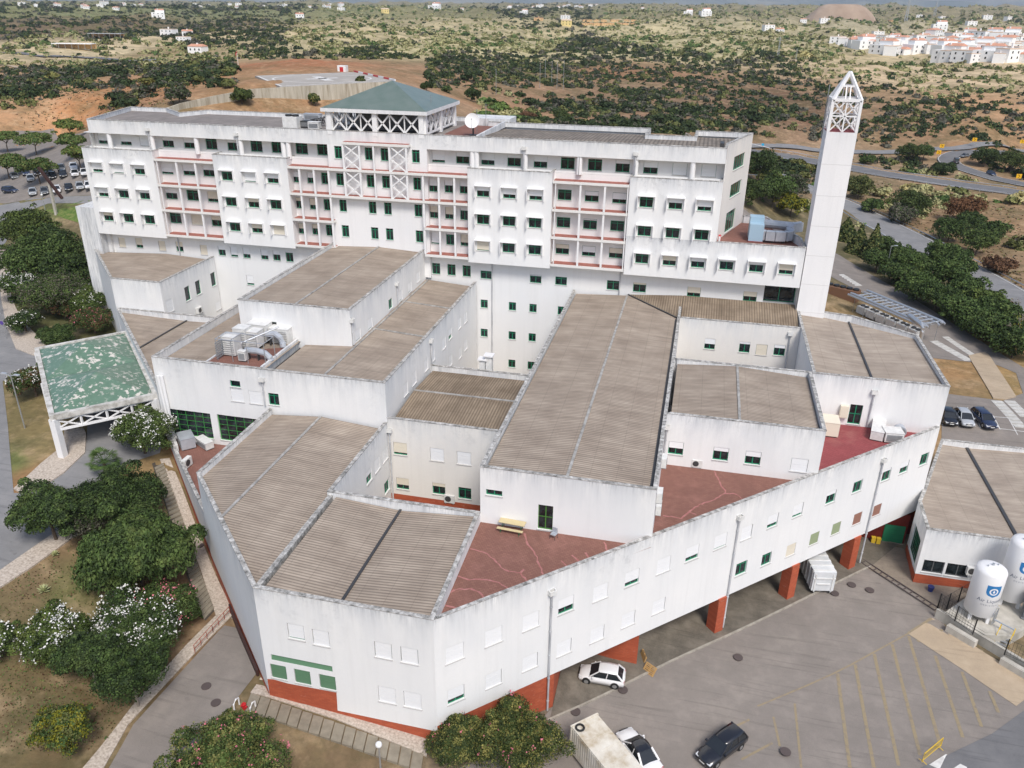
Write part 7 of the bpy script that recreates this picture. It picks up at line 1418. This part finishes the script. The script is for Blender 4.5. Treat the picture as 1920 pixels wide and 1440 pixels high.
m.build('fins', 'grey_metal', t, local=True); m = MB(); m.box(-.2, 2.8, -.2, 1.5, .15, .28); m.box(-.2, 2.8, -.2, 1.5, 3.32, 3.4); m.build('frame', 'grey_metal', t, local=True)
t = thing('metal_steps', 'small steel steps with yellow handrail between tank plinth and evaporator', 'steps', (*at(*X7(915, 720), .5)[:2], .1), -.55); m = MB()
for k in range(4): m.box(0, 1.2, k*.3, k*.3+.28, .15+k*.22, .2+k*.22)
m.build('treads', 'galvanised', t, local=True); m = MB()
for x in (0, 1.2): m.tube([(x, 0, .2), (x, 0, 1.1), (x, 1.1, 1.9), (x, 1.1, 1.0)], .035, 6)
m.build('handrail', 'yellow_paint', t, local=True)
def fence_run(label, P, h, z0):
    t = thing('fence', label, 'fence', (*P[0], z0), group='black mesh fences round the gas tanks'); 
    for a, b in zip(P, P[1:]):
        n = max(1, round(np.linalg.norm(b-a)/1.9)); m = MB()
        for z in (z0+.1, z0+h*.5, z0+h-.05): m.tube([(*a, z), (*b, z)], .02, 4)
        k2 = int(np.linalg.norm(b-a)/.28)
        for k in range(k2): q = a+(b-a)*(k+.5)/k2; m.tube([(*q, z0+.1), (*q, z0+h-.05)], .013, 3)
        m.build('mesh_panel', 'black_plastic', t)
        for k in range(n+1): q = a+(b-a)*k/n; mp = MB(); mp.tube([(*q, z0), (*q, z0+h)], .07, 6); mp.build('post', 'black_plastic', t)
F0 = PL[0]+np.array([.1, .12]); fence_run('black mesh fence along the low wall facing the yard', [F0, at(*X7(790, 690), 1.0)[:2]], 1.9, 1.05); fence_run('black mesh fence segment on the low wall near the right edge', [at(*X7(968, 805), 1.0)[:2], PL[2]], 1.9, 1.05); fence_run('black mesh fence running back from the wall end to the service building', [F0, at(*X7(772, 460), .3)[:2]], 2.0, .1)
# yellow crowd barrier, pallets, bucket, bins, hydrant
p, q = hit(*X7(500, 1425)), hit(*X7(605, 1335)); t = thing('crowd_barrier', 'yellow crowd barrier standing near the white stripes at the bottom', 'barrier', (*p[:2], .1), corner_frame(p, q)); Lb = float(np.linalg.norm(q[:2]-p[:2])); m = MB(); m.tube([(0, 0, .1), (0, 0, 1.1), (Lb, 0, 1.1), (Lb, 0, .1)], .035, 6)
m.tube([(0, 0, .25), (Lb, 0, .25)], .025, 6)
for k in range(1, 14): m.tube([(Lb*k/14, 0, .25), (Lb*k/14, 0, 1.1)], .014, 4)
m.build('frame', 'yellow_paint', t, local=True); m = MB()
for x in (.15, Lb-.15): m.tube([(x, -.35, .03), (x, 0, .1), (x, .35, .03)], .03, 5)
m.build('feet', 'yellow_paint', t, local=True)
def pallet(x, y, z, rx, rz, label):
    p = at(x, y, z); t = thing('pallet', label, 'pallet', (p[0], p[1], z), rz, group='wooden pallets by the brick wall'); t.rotation_euler = (rx, 0, rz); m = MB()
    for k in range(6): m.box(-.6, .6, -.4+k*.16-.05, -.4+k*.16+.05, .12, .145)
    for k in range(3): m.box(-.6+k*.54, -.48+k*.54, -.45, .45, .02, .12)
    m.build('boards', 'pallet_wood', t, local=True); m = MB()
    for k in range(3): m.box(-.6, .6, -.45+k*.4, -.35+k*.4, 0, .02)
    m.build('base_boards', 'pallet_wood', t, local=True)
pallet(1219, 1255, .35, .9, -.6, 'wooden pallet propped up at the edge of the overhang by the brick wall'); pallet(1207, 1232, .35, 1.3, -1.2, 'wooden pallet standing against the brick wall, behind the leaning one')
t = thing('bucket', 'small blue bucket on the ground before the service building', 'bucket', hit(*X7(551, 446)), 0); m = MB(); m.cyl((0, 0), .25, .05, .6, 12, r2=.32); m.build('body', 'navy', t, local=True); m = MB(); m.cyl((0, 0), .34, .6, .66, 12); m.build('lid', 'navy', t, local=True)
for x, y, lb in ((988, 872, 'yellow bin left of its twin before the dark red wall'), (1018, 878, 'yellow bin nearer the green double door')):
    p = at(*Y6(x, y), .1); t = thing('bin', lb, 'bin', (p[0], p[1], .1), group='yellow bins under the overhang'); m = MB(); m.box(-.22, .22, -.2, .2, 0, .8); m.build('body', 'yellow_paint', t, local=True); m = MB(); m.box(-.24, .24, -.22, .22, .8, .9); m.build('lid', 'yellow_paint', t, local=True)
p = hit(459, 1332); t = thing('fire_hydrant', 'red fire hydrant inside white bent pipe guards by the ramp', 'hydrant', tuple(p)); m = MB(); m.cyl((0, 0), .17, 0, .65, 12); m.cyl((0, 0), .2, .65, .72, 12); m.cyl((0, 0), .13, .72, .9, 12, r2=.05); m.build('barrel', 'red_paint', t, local=True); m = MB(); m.tube([(-.28, 0, .45), (.28, 0, .45)], .09, 10); m.build('outlets', 'red_paint', t, local=True)
for s, lb in ((-1, ''), (1, '')): m = MB(); m.tube([(.75*s, -.3, 0), (.75*s, -.3, .75), (.75*s, .1, .95), (.75*s, .45, .75), (.75*s, .45, 0)], .07, 8); m.build('pipe_guard', 'white_paint', t, local=True)
# ================================================================== POSTS, LAMPS, SIGNS
def lamp(xb, yb, h, label, globe=True, arm=False, name='street_lamp'):
    p = hit(xb, yb); t = thing(name, label, 'lamp', tuple(p), group=None); m = MB(); m.tube([(0, 0, 0), (0, 0, h)], [.09, .06], 8); m.build('pole', 'galvanised', t, local=True)
    if globe: m = MB(); n = 12; m.sm = True; V_ = [(.26*math.sin(math.pi*i/8)*math.cos(2*math.pi*j/n), .26*math.sin(math.pi*i/8)*math.sin(2*math.pi*j/n), h+.22-.26*math.cos(math.pi*i/8)) for i in range(9) for j in range(n)]; m.add(V_, [(i*n+j, i*n+(j+1) % n, (i+1)*n+(j+1) % n, (i+1)*n+j) for i in range(8) for j in range(n)]); m.build('globe', 'white_paint', t, local=True)
    if arm:
        for s in arm: m = MB(); m.tube([(0, 0, h-.1), (s*.9, 0, h+.1)], .04, 6); m.box(s*.9-.35, s*.9+.35, -.16, .16, h+.05, h+.17); m.build('lamp_head', 'light_duct', t, local=True)
    return t
lamp(716, 1470, 4.0, 'white globe lamp on a thin pole over the stepped slab path'); lamp(47, 803, 7.2, 'tall grey street lamp with two arms on the grass strip', False, (-1, 1)); lamp(1660, 515, 6.5, 'thin street lamp at the edge of the belt beside the site road', False, (1,)); lamp(85, 395, 3.5, 'white globe lamp on the footway before the rear left car park')
def signpost(x, y, h, label, col, shape='disc', name='road_sign', face=-1.6):
    p = hit(x, y); t = thing(name, label, 'sign', tuple(p), face+math.pi/2); m = MB(); m.tube([(0, 0, 0), (0, 0, h)], .04, 6); m.build('pole', 'galvanised', t, local=True); m = MB()
    if shape == 'disc': m.tube([(0, -.05, h-.3), (0, -.09, h-.3)], .32, 20)
    else: m.box(-.5, .5, -.09, -.05, h-.9, h)
    o = m.build('plate', col, t, local=True); return t, h
newmat('sign_purple', sr(92, 70, 150), .5); newmat('sign_cyan', sr(30, 170, 215), .5); newmat('chevron_yellow', sr(235, 180, 20), .5)
signpost(12, 636, 3.0, 'faded purple round no parking sign on a pole at the left pavement', 'sign_purple'); signpost(2, 590, 3.2, 'light blue square sign at the left picture edge', 'sign_cyan', 'sq')
t, h = signpost(1631, 395, 3.0, 'small white road sign with a dark symbol by the lower road', 'white_paint', 'sq'); m = MB(); m.box(-.12, .12, -.1, -.092, h-.75, h-.15); m.build('symbol', 'dark_metal', t, local=True)
t, h = signpost(1429, 281, 2.6, 'small blue and white road sign beside the upper highway, left of the chimney', 'sign_cyan', 'sq')
for x, y, lb in ((1763, 288, 'yellow chevron board on the slip road, leftmost of the top row'), (1824, 276, 'yellow chevron board at the crest of the slip road'), (1913, 279, 'yellow chevron board at the right edge of the slip road'), (1906, 347, 'yellow chevron board where the loop joins the highway'), (1757, 300, 'yellow chevron board low beside the loop entry')):
    t, h = signpost(x, y, 2.3, lb, 'chevron_yellow', 'sq', 'chevron_board'); m = MB(); 
    for s in (-1, 1): m.bar((.22, -.1, h-.45), (-.18, -.1, h-.45+s*.38), .16, .02)
    m.build('chevron', 'black_plastic', t, local=True)
    for c in t.children: c.scale = (1.7, 1.7, 1.7)
# leaning totem
p = hit(*X5(345, 662)); t = thing('totem', 'pale concrete mast carrying a dark slanted beam in front of the car park', 'monument', tuple(p)); top = at(*X5(262, 420), 0); 
hh = 8.2; m = MB(); m.bar((0, 0, -.3), (0, 0, hh), .5, .5); m.build('mast', 'concrete', t, local=True)
q1 = onV(*X5(235, 372), p[1]-.4); q2 = onV(*X5(383, 565), p[1]-.4); m = MB(); m.bar(tuple(q1-p), tuple(q2-p), .55, .5); m.build('beam', 'dark_brown', t, local=True) if 'dark_brown' in MATS else m.build('beam', 'dark_brick', t, local=True)
# poles on the hill
for x, yb, h, lb in ((930, 178, 11, 'lone thin pole on the cut slope'), (1012, 165, 12, 'thin pole in the scrub, leftmost of five'), (1022, 150, 11, 'thin pole in the scrub, second of five'), (1034, 160, 12, 'thin pole in the scrub, third of five'), (1044, 166, 13, 'thin pole in the scrub, fourth of five'), (1056, 168, 14, 'thin pole in the scrub, rightmost of five')):
    p = hit(x, yb); t = thing('pole', lb, 'pole', tuple(p)); m = MB(); m.tube([(0, 0, 0), (0, 0, h)], [.13, .09], 6); m.build('shaft', 'galvanised', t, local=True); m = MB(); m.box(-.25, .25, -.06, .06, h-.3, h-.2); m.build('crossarm', 'galvanised', t, local=True)
for x, yb, h, lb in ((1458, 110, 16, 'tall power pylon on the far slope'), (1492, 112, 8, 'short power pole right of the pylon'), (1698, 40, 40, 'slim lattice pylon near the horizon, left of the pair'), (1752, 30, 50, 'slim lattice pylon near the horizon on the right')):
    p = hit(x, yb); t = thing('power_pylon', lb, 'pylon', tuple(p)); m = MB(); w_ = h*.05
    for sx in (-1, 1):
        for sy in (-1, 1): m.bar((sx*w_, sy*w_, 0), (sx*w_*.2, sy*w_*.2, h), h*.012)
    for k in range(6): z = h*k/6; s = w_*(1-.8*k/6); m.bar((-s, -s, z), (s, -s, z+h/6), h*.008); m.bar((s, -s, z), (-s, -s, z+h/6), h*.008)
    m.build('mast', 'galvanised', t, local=True); m = MB(); m.bar((-h*.14, 0, h*.85), (h*.14, 0, h*.85), h*.015); m.bar((-h*.1, 0, h*.95), (h*.1, 0, h*.95), h*.015); m.build('crossarms', 'galvanised', t, local=True)
p = hit(447, 124); t = thing('windsock', 'red and white windsock on a mast left of the helipad', 'windsock', tuple(p)); m = MB(); m.tube([(0, 0, 0), (0, 0, 6)], .09, 6); m.build('mast', 'white_paint', t, local=True); m = MB(); m.tube([(0, 0, 5.9), (-.4, 0, 5.2), (-.6, 0, 4.2)], [.38, .3, .18], 8); m.build('sock', 'red_paint', t, local=True)
# ================================================================== HELIPAD AND RETAINING WALL
zp = 35.0; hp = [at(*q, zp)[:2] for q in ((527, 163), (741, 152), (664, 135), (478, 142))]
t = thing('helipad', 'pale concrete helipad with white cross markings on the hill behind the slab', 'helipad', (*hp[0], zp)); m = MB(); m.prism([tuple(q) for q in hp], zp-3, zp); m.build('slab', 'pad_concrete', t)
def onpad(fx, fy): return hp[0]*(1-fx)*(1-fy)+hp[1]*fx*(1-fy)+hp[2]*fx*fy+hp[3]*(1-fx)*fy
def padbar(a, b, w_, name='marking'):
    m = MB(); P, Q_ = onpad(*a), onpad(*b); d = (Q_-P)/np.linalg.norm(Q_-P); n = np.array([-d[1], d[0]])*w_/2; m.add([(*(P-n), zp+.02), (*(Q_-n), zp+.02), (*(Q_+n), zp+.02), (*(P+n), zp+.02)], [(0, 1, 2, 3)]); m.build(name, 'worn_white', t)
for k in range(5): padbar((.05+k*.19, .05), (.17+k*.19, .05), .9); padbar((.05+k*.19, .94), (.17+k*.19, .94), .9)
padbar((.015, .05), (.015, .95), .7); padbar((.35, .5), (.65, .5), 2.6); padbar((.5, .3), (.5, .7), 3.0)
m = MB(); c = onpad(.5, .5); rad = float(np.linalg.norm(hp[0]-hp[3])*.36); V_ = []
for k in range(33): a = 2*math.pi*k/32; V_ += [(c[0]+rad*math.cos(a), c[1]+rad*math.sin(a), zp+.015), (c[0]+(rad-.7)*math.cos(a), c[1]+(rad-.7)*math.sin(a), zp+.015)]
m.add(V_, [(2*k, 2*k+2, 2*k+3, 2*k+1) for k in range(32)]); m.build('circle_marking', 'worn_white', t)
for k in range(8): P, Q_ = onpad(1, k/8), onpad(1, (k+1)/8); m = MB(); m.bar((*P, zp+.3), (*Q_, zp+.3), .35, .5); m.build('edge_barrier', 'red_paint' if k % 2 else 'white_paint', t)
p = at(643, 133, zp); t = thing('helipad_hut', 'small white and red hut at the back corner of the helipad', 'hut', (p[0], p[1], zp-.5)); m = MB(); m.box(-1.6, 1.6, -1.2, 1.2, 0, 2.4); m.build('frame', 'white_paint', t, local=True); m = MB(); m.box(-.7, .7, -1.25, -1.21, .2, 1.9); m.build('panel', 'red_paint', t, local=True)
tops = [(302, 206, 237), (340, 193, 242), (400, 180, 248), (470, 167, 255), (527, 163, 0), (741, 152, 0), (790, 165, 0)]
t = None; P = []
for x, y, D in tops:
    if D: d = ray(x, y); k = D/math.hypot(d[0], d[1]); q = CP+d*k
    else: q = at(x, y, zp-.05); 
    if x == 527: q = np.array([*hp[0], zp-.05])
    if x == 741: q = np.array([*hp[1], zp-.05])
    if x == 790: q = np.array([*(hp[1]+(hp[2]-hp[1])*.9), zp-.6])
    P.append(q)
t = thing('retaining_wall', 'high stained concrete retaining wall below the helipad', 'retaining wall', tuple(P[0])); mat_simple_noise('stained_wall', [sr(140, 130, 112), sr(176, 170, 154), sr(196, 191, 177)], .9, .9, (1.2, 1.2, .12))
for a, b in zip(P, P[1:]):
    d = (b-a)[:2]; d = d/np.linalg.norm(d); n = np.array([d[1], -d[0]])*.25; m = MB()
    V_ = [(*(a[:2]+n), a[2]-16), (*(b[:2]+n), b[2]-16), (*(b[:2]-n), b[2]-16), (*(a[:2]-n), a[2]-16), (*(a[:2]+n), a[2]), (*(b[:2]+n), b[2]), (*(b[:2]-n), b[2]), (*(a[:2]-n), a[2])]
    m.add(V_, [(3, 2, 1, 0), (4, 5, 6, 7), (0, 1, 5, 4), (1, 2, 6, 5), (2, 3, 7, 6), (3, 0, 4, 7)]); m.build('wall_panel', 'stained_wall', t)
# ================================================================== CHILLERS AND PIPES BEHIND THE RIGHT WING
for k, (x, y) in enumerate(((1562, 552), (1572, 556), (1582, 560))): pass
p = at(1578, 562, 5); t = thing('chiller', 'brown chiller with a row of black fans behind the chimney foot', 'chiller', (p[0], p[1]+1, 4.6), -.5); m = MB(); m.box(-3.2, 3.2, -1.1, 1.1, .2, 2.6); m.build('casing', 'chiller_brown', t, local=True) if 'chiller_brown' in MATS else m.build('casing', 'pallet_wood', t, local=True)
for k in range(5): m = MB(); m.cyl((-2.6+k*1.3, 0), .58, 2.6, 2.95, 16); m.build('fan', 'black_plastic', t, local=True)
PB = [at(1612, 585, 4.6), at(1735, 640, 4.6)]; d = (PB[1]-PB[0])[:2]; Lr = float(np.linalg.norm(d)); ang = math.atan2(d[1], d[0])
for k in range(6):
    q = PB[0][:2]+d*(k+.4)/6.4; t = thing('chiller', '%s white chiller under the pipe rack, counted from the chimney' % HN[k], 'chiller', (q[0], q[1], 4.5), ang, group='white chillers under the pipe rack'); m = MB(); m.box(-1.0, 1.0, -1.0, 1.0, .2, 1.5); m.build('casing', 'ac_white', t, local=True)
    for s in (-.5, .5): m = MB(); m.cyl((s, 0), .42, 1.5, 1.72, 14); m.build('fan', 'dark_metal', t, local=True)
t = thing('pipe_rack', 'rack of thick silver pipes behind the right wing', 'pipe rack', (*PB[0][:2], 4.5), ang)
for yy, z in ((-2.2, 3.4), (-1.6, 3.6), (-1.0, 3.4), (1.6, 3.4), (2.2, 3.7), (2.8, 3.5)): m = MB(); m.tube([(-1.5, yy, z), (Lr, yy, z), (Lr+.7, yy, z-.3)], .21, 10); m.build('pipe', 'galvanised', t, local=True)
for k in range(13): x = Lr*k/12; m = MB(); m.tube([(x, -1.6, 3.6), (x, 2.6, 3.6)], .12, 8); m.build('cross_pipe', 'galvanised', t, local=True)
for k in range(7): x = Lr*k/6; m = MB(); m.tube([(x, -1.8, 0), (x, -1.8, 3.2), (x, 2.1, 3.2), (x, 2.1, 0)], .06, 6); m.tube([(x+.2, -1.25, 3.5), (x+.2, 0, 3.5), (x+.2, 0, 2.4)], .09, 6); m.build('support', 'grey_metal', t, local=True)
for yy, dx in ((-2.4, .4), (-3.3, 1.3)): m = MB(); m.tube([(Lr-3.6, yy*.4, 3.9), (Lr+dx, yy, 3.9), (Lr+dx+.5, yy-.1, 3.6), (Lr+dx+.6, yy-.1, 3.0), (Lr+dx+.6, yy-.1, -.2)], .26, 12); m.build('down_pipe', 'galvanised', t, local=True)
# manholes
for x, y in ((387, 1288), (405, 1319), (375, 1024), (470, 1345)): o = MB(); p = hit(x, y); o.cyl((p[0], p[1]), .42, p[2]+.05, p[2]+.125, 20); struct(o.build('manhole_cover', 'manhole_iron'))
for x, y in ((1079, 1334), (1384, 1232), (1168, 1293), (1597, 1096), (1631, 1106), (1565, 1112), (1473, 1409)): o = MB(); p = at(x, y, .06); o.cyl((p[0], p[1]), .45, .0, .085, 20); struct(o.build('manhole_cover', 'manhole_iron'))
# drain channel
A, B = at(*Y6(905, 960), .07)[:2], at(*X7(590, 545), .07)[:2]; d = (B-A)/np.linalg.norm(B-A); n = np.array([-d[1], d[0]]); m = MB(); LL = np.linalg.norm(B-A)
m.obox((*((A+B)/2+n*.35), .07), (*(d*LL/2), 0), (*(n*.06), 0), (0, 0, .03)); m.obox((*((A+B)/2-n*.35), .07), (*(d*LL/2), 0), (*(n*.06), 0), (0, 0, .03))
for k in range(14): q = A+d*LL*k/13; m.obox((*q, .075), (*(d*.05), 0), (*(n*.4), 0), (0, 0, .03))
struct(m.build('drain_channel', 'manhole_iron'))
# ================================================================== HOUSES OF THE HINTERLAND
newmat('tile_orange', sr(204, 150, 124), .8); newmat('tile_pale', sr(214, 190, 168), .8); newmat('house_white', (.88, .88, .87), .8); newmat('house_yellow', sr(226, 206, 140), .8); newmat('house_sand', sr(214, 178, 130), .8); newmat('grey_sheet', sr(170, 172, 172), .6)
def house_proto(L, Wd, Hh, wall, roof, style):
    t = thing('house', '', 'house', (0, 0, -500)); m = MB(); m.box(-L/2, L/2, -Wd/2, Wd/2, -2, Hh); 
    if style == 'step': m.box(-L*.2, L/2, -Wd*.1, Wd/2, Hh, Hh+2.6)
    m.build('walls', wall, t, local=True); m = MB()
    if style == 'flat': m.box(-L/2-.1, L/2+.1, -Wd/2-.1, Wd/2+.1, Hh, Hh+.4)
    else:
        z = Hh+(2.6 if style == 'step' else 0); x0 = -L*.2-.3 if style == 'step' else -L/2-.3; y0 = -Wd*.1-.3 if style == 'step' else -Wd/2-.3; x1, y1 = L/2+.3, Wd/2+.3; ym = (y0+y1)/2
        m.add([(x0, y0, z), (x1, y0, z), (x1, y1, z), (x0, y1, z), (x0+1, ym, z+1.5), (x1-1, ym, z+1.5)], [(0, 1, 5, 4), (2, 3, 4, 5), (1, 2, 5), (3, 0, 4), (3, 2, 1, 0)])
    m.build('roof', roof, t, local=True)
    for f in (-.3, .02, .33):
        for z in ((1,) if Hh < 4.5 else (1, 3.9)): m = MB(); m.box(L*f-.5, L*f+.5, -Wd/2-.04, -Wd/2+.02, z, z+1.3); m.build('window', 'window_glass', t, local=True)
    m = MB(); m.box(-.5, .5, -.45, .45, Hh, Hh+(4.2 if style == 'step' else 2.2)); m.build('chimney', wall, t, local=True)
    return t
HP = [house_proto(13, 9, 6, 'house_white', 'tile_orange', 'gable'), house_proto(15, 9, 6.2, 'house_white', 'tile_pale', 'flat'), house_proto(16, 10, 6, 'house_white', 'tile_orange', 'step'), house_proto(11, 8, 3.6, 'house_white', 'tile_orange', 'gable'), house_proto(14, 9, 6, 'house_yellow', 'tile_pale', 'gable'), house_proto(15, 9, 3.5, 'house_sand', 'tile_orange', 'flat')]
HD = ['white house with orange hipped roof', 'white flat roofed house', 'stepped white house with orange roof', 'small white house with orange roof', 'yellow house with pale roof', 'sand coloured low house']
used_h = set()
def house(k, x, y, where, s=1., rz=None, grp=None):
    p = hit(x, y); lb = HD[k]+' '+where; r = YAW*0+(RNG.uniform(-.4, .4) if rz is None else rz)+YAW
    if k in used_h: return copy_tree(HP[k], None, (p[0], p[1], p[2]+.3), r, lb, grp, scale=s)
    used_h.add(k); o = HP[k]; o.location = (p[0], p[1], p[2]+.3); o.rotation_euler = (0, 0, r); o.scale = (s, s, s); o['label'] = lb
    if grp: o['group'] = grp
    return o
VIL = []
for x0, x1, y0, y1, n in ((1555, 1920, 82, 86, 18), (1590, 1920, 91, 97, 17), (1640, 1920, 101, 107, 14), (1760, 1925, 112, 118, 8), (1720, 1920, 74, 79, 10)):
    for k in range(n): VIL.append((x0+(x1-x0)*(k+RNG.uniform(.2, .8))/n, y0+(y1-y0)*k/n+RNG.uniform(-4, 4)))
VIL.sort(key=lambda q: -q[1])
for i, (x, y) in enumerate(VIL): k = int(RNG.choice([0, 1, 2, 3], p=[.14, .40, .34, .12])); house(k, x, y, 'in the village on the right hillside', RNG.uniform(.9, 1.4), RNG.uniform(-1.2, 1.2), grp='village: '+HD[k]+'s')
for k, x, y, w_, s in ((2, 297, 33, 'alone among dark trees at the upper left', 1.1), (3, 163, 16, 'at the far upper left by the orchards', 1), (3, 218, 18, 'near the horizon, left of the lone white villa', 1), (1, 318, 68, 'in the farm hamlet, leftmost of its group', .9), (3, 352, 66, 'in the farm hamlet behind the pale yard', .9), (3, 372, 98, 'closest in the farm hamlet near the highway', 1), (1, 345, 80, 'in the middle of the farm hamlet', .7), (3, 562, 32, 'at the edge of the olive field', 1.3),
   (1, 640, 20, 'on the wooded ridge left of centre', 1), (4, 722, 24, 'on the wooded ridge, pale yellow gable', 1), (2, 815, 19, 'crowning the wooded knoll above the centre', 1.6), (3, 866, 18, 'just right of the knoll villa', 1), (2, 955, 16, 'among trees right of the knoll', 1), (2, 982, 27, 'on the near slope right of the knoll', 1.1), (1, 1010, 14, 'wide one on the skyline slope', 1.3), (3, 1047, 14, 'small one right of the wide skyline house', 1), (5, 1010, 38, 'at the left end of the building site', 1), (4, 1062, 48, 'in front of the terraced building site', 1), (1, 1060, 36, 'behind the yellow one at the building site', 1),
   (2, 1290, 28, 'left one of the hilltop pair', 1.2), (2, 1322, 29, 'right one of the hilltop pair', 1.5), (3, 1205, 16, 'on the far hill above the building site', 1), (1, 1440, 56, 'low one in the scrub left of the village', 1), (3, 1462, 60, 'low one with dark hedge left of the village', 1), (0, 1506, 42, 'under the bare quarry hill, left', .9), (1, 1545, 42, 'under the bare quarry hill, right', .9), (5, 1672, 42, 'with sand walls behind the village', 1), (1, 1725, 34, 'upper row above the village, first', 1), (1, 1765, 36, 'upper row above the village, second', 1), (2, 1760, 56, 'large one between village and upper row', 1.3), (1, 1820, 48, 'upper row above the village, third', 1.1), (1, 1850, 36, 'far row near the right edge, first', 1.2), (1, 1890, 38, 'far row near the right edge, second', 1.2), (1, 1645, 68, 'beside the bright pine at the village top', 1)):
    house(k, x, y, w_, s)
for k in range(16): x = 1095+(k % 8)*13+RNG.uniform(-3, 3); y = 40+(k//8)*7; house(5, x, y, 'in the terraced building site on the hill', .6, grp='sand coloured shells of the building site')
for k in range(46):
    x = RNG.choice([RNG.uniform(330, 700), RNG.uniform(330, 700), RNG.uniform(950, 1120), RNG.uniform(40, 300)]); house(int(RNG.choice([1, 3, 1, 0])), x, RNG.uniform(9, 15), 'in the distant town below the mountains', RNG.uniform(.6, 1.2), RNG.uniform(-1, 1), grp='houses of the distant town')
for x, y, L, lb in ((140, 92, 30, 'long open farm shed with white roof nearest the highway'), (200, 72, 28, 'long grey farm shed behind the white roofed one')):
    p = hit(x, y); t = thing('farm_shed', lb, 'shed', (p[0], p[1], p[2]), YAW); m = MB(); m.box(-L/2, L/2, -4, 4, 3.6, 4.0); m.build('roof', 'house_white' if L > 29 else 'grey_sheet', t, local=True); m = MB(); m.box(-L/2, L/2, 3.6, 3.9, 0, 3.6); m.build('back_wall', 'house_sand', t, local=True)
    for k in range(7): m = MB(); m.box(-L/2+.2+k*(L-.6)/6, -L/2+.5+k*(L-.6)/6, -3.8, -3.5, 0, 3.6); m.build('post', 'grey_metal', t, local=True)
for o in [h for i, h in enumerate(HP) if i not in used_h]:
    for c in list(o.children): bpy.data.objects.remove(c)
    bpy.data.objects.remove(o)
# quarry hill
p = hit(1583, 34); m = MB(); m.sm = True; n = 28; V_ = []
for k in range(6):
    f = k/5; r = 58*(1-f*.62); V_ += [(p[0]+r*math.cos(2*math.pi*j/n)*1.25*(1+.06*math.sin(j*2.3+k)), p[1]+60+r*math.sin(2*math.pi*j/n)*.8, p[2]-8+34*math.sin(f*math.pi/2)) for j in range(n)]
m.add(V_, [(k*n+j, k*n+(j+1) % n, (k+1)*n+(j+1) % n, (k+1)*n+j) for k in range(5) for j in range(n)]+[tuple(range(5*n, 6*n))]); mat_simple_noise('quarry_soil', [sr(150, 128, 110), sr(186, 166, 146)], .02); struct(m.build('quarry_hill', 'quarry_soil'))
# ================================================================== HAZE
hz = newmat('haze', (.5, .5, .5)); tt = hz.node_tree; tt.nodes.clear(); out = tt.nodes.new('ShaderNodeOutputMaterial'); pv = tt.nodes.new('ShaderNodeVolumePrincipled'); pv.inputs['Color'].default_value = (.86, .91, 1, 1); pv.inputs['Density'].default_value = HAZE; pv.inputs['Anisotropy'].default_value = .2; tt.links.new(pv.outputs[0], out.inputs['Volume'])
m = MB(); m.box(-14500, 14500, -9500, 17500, -30, 700); o = m.build('haze', 'haze'); o['kind'] = 'stuff'
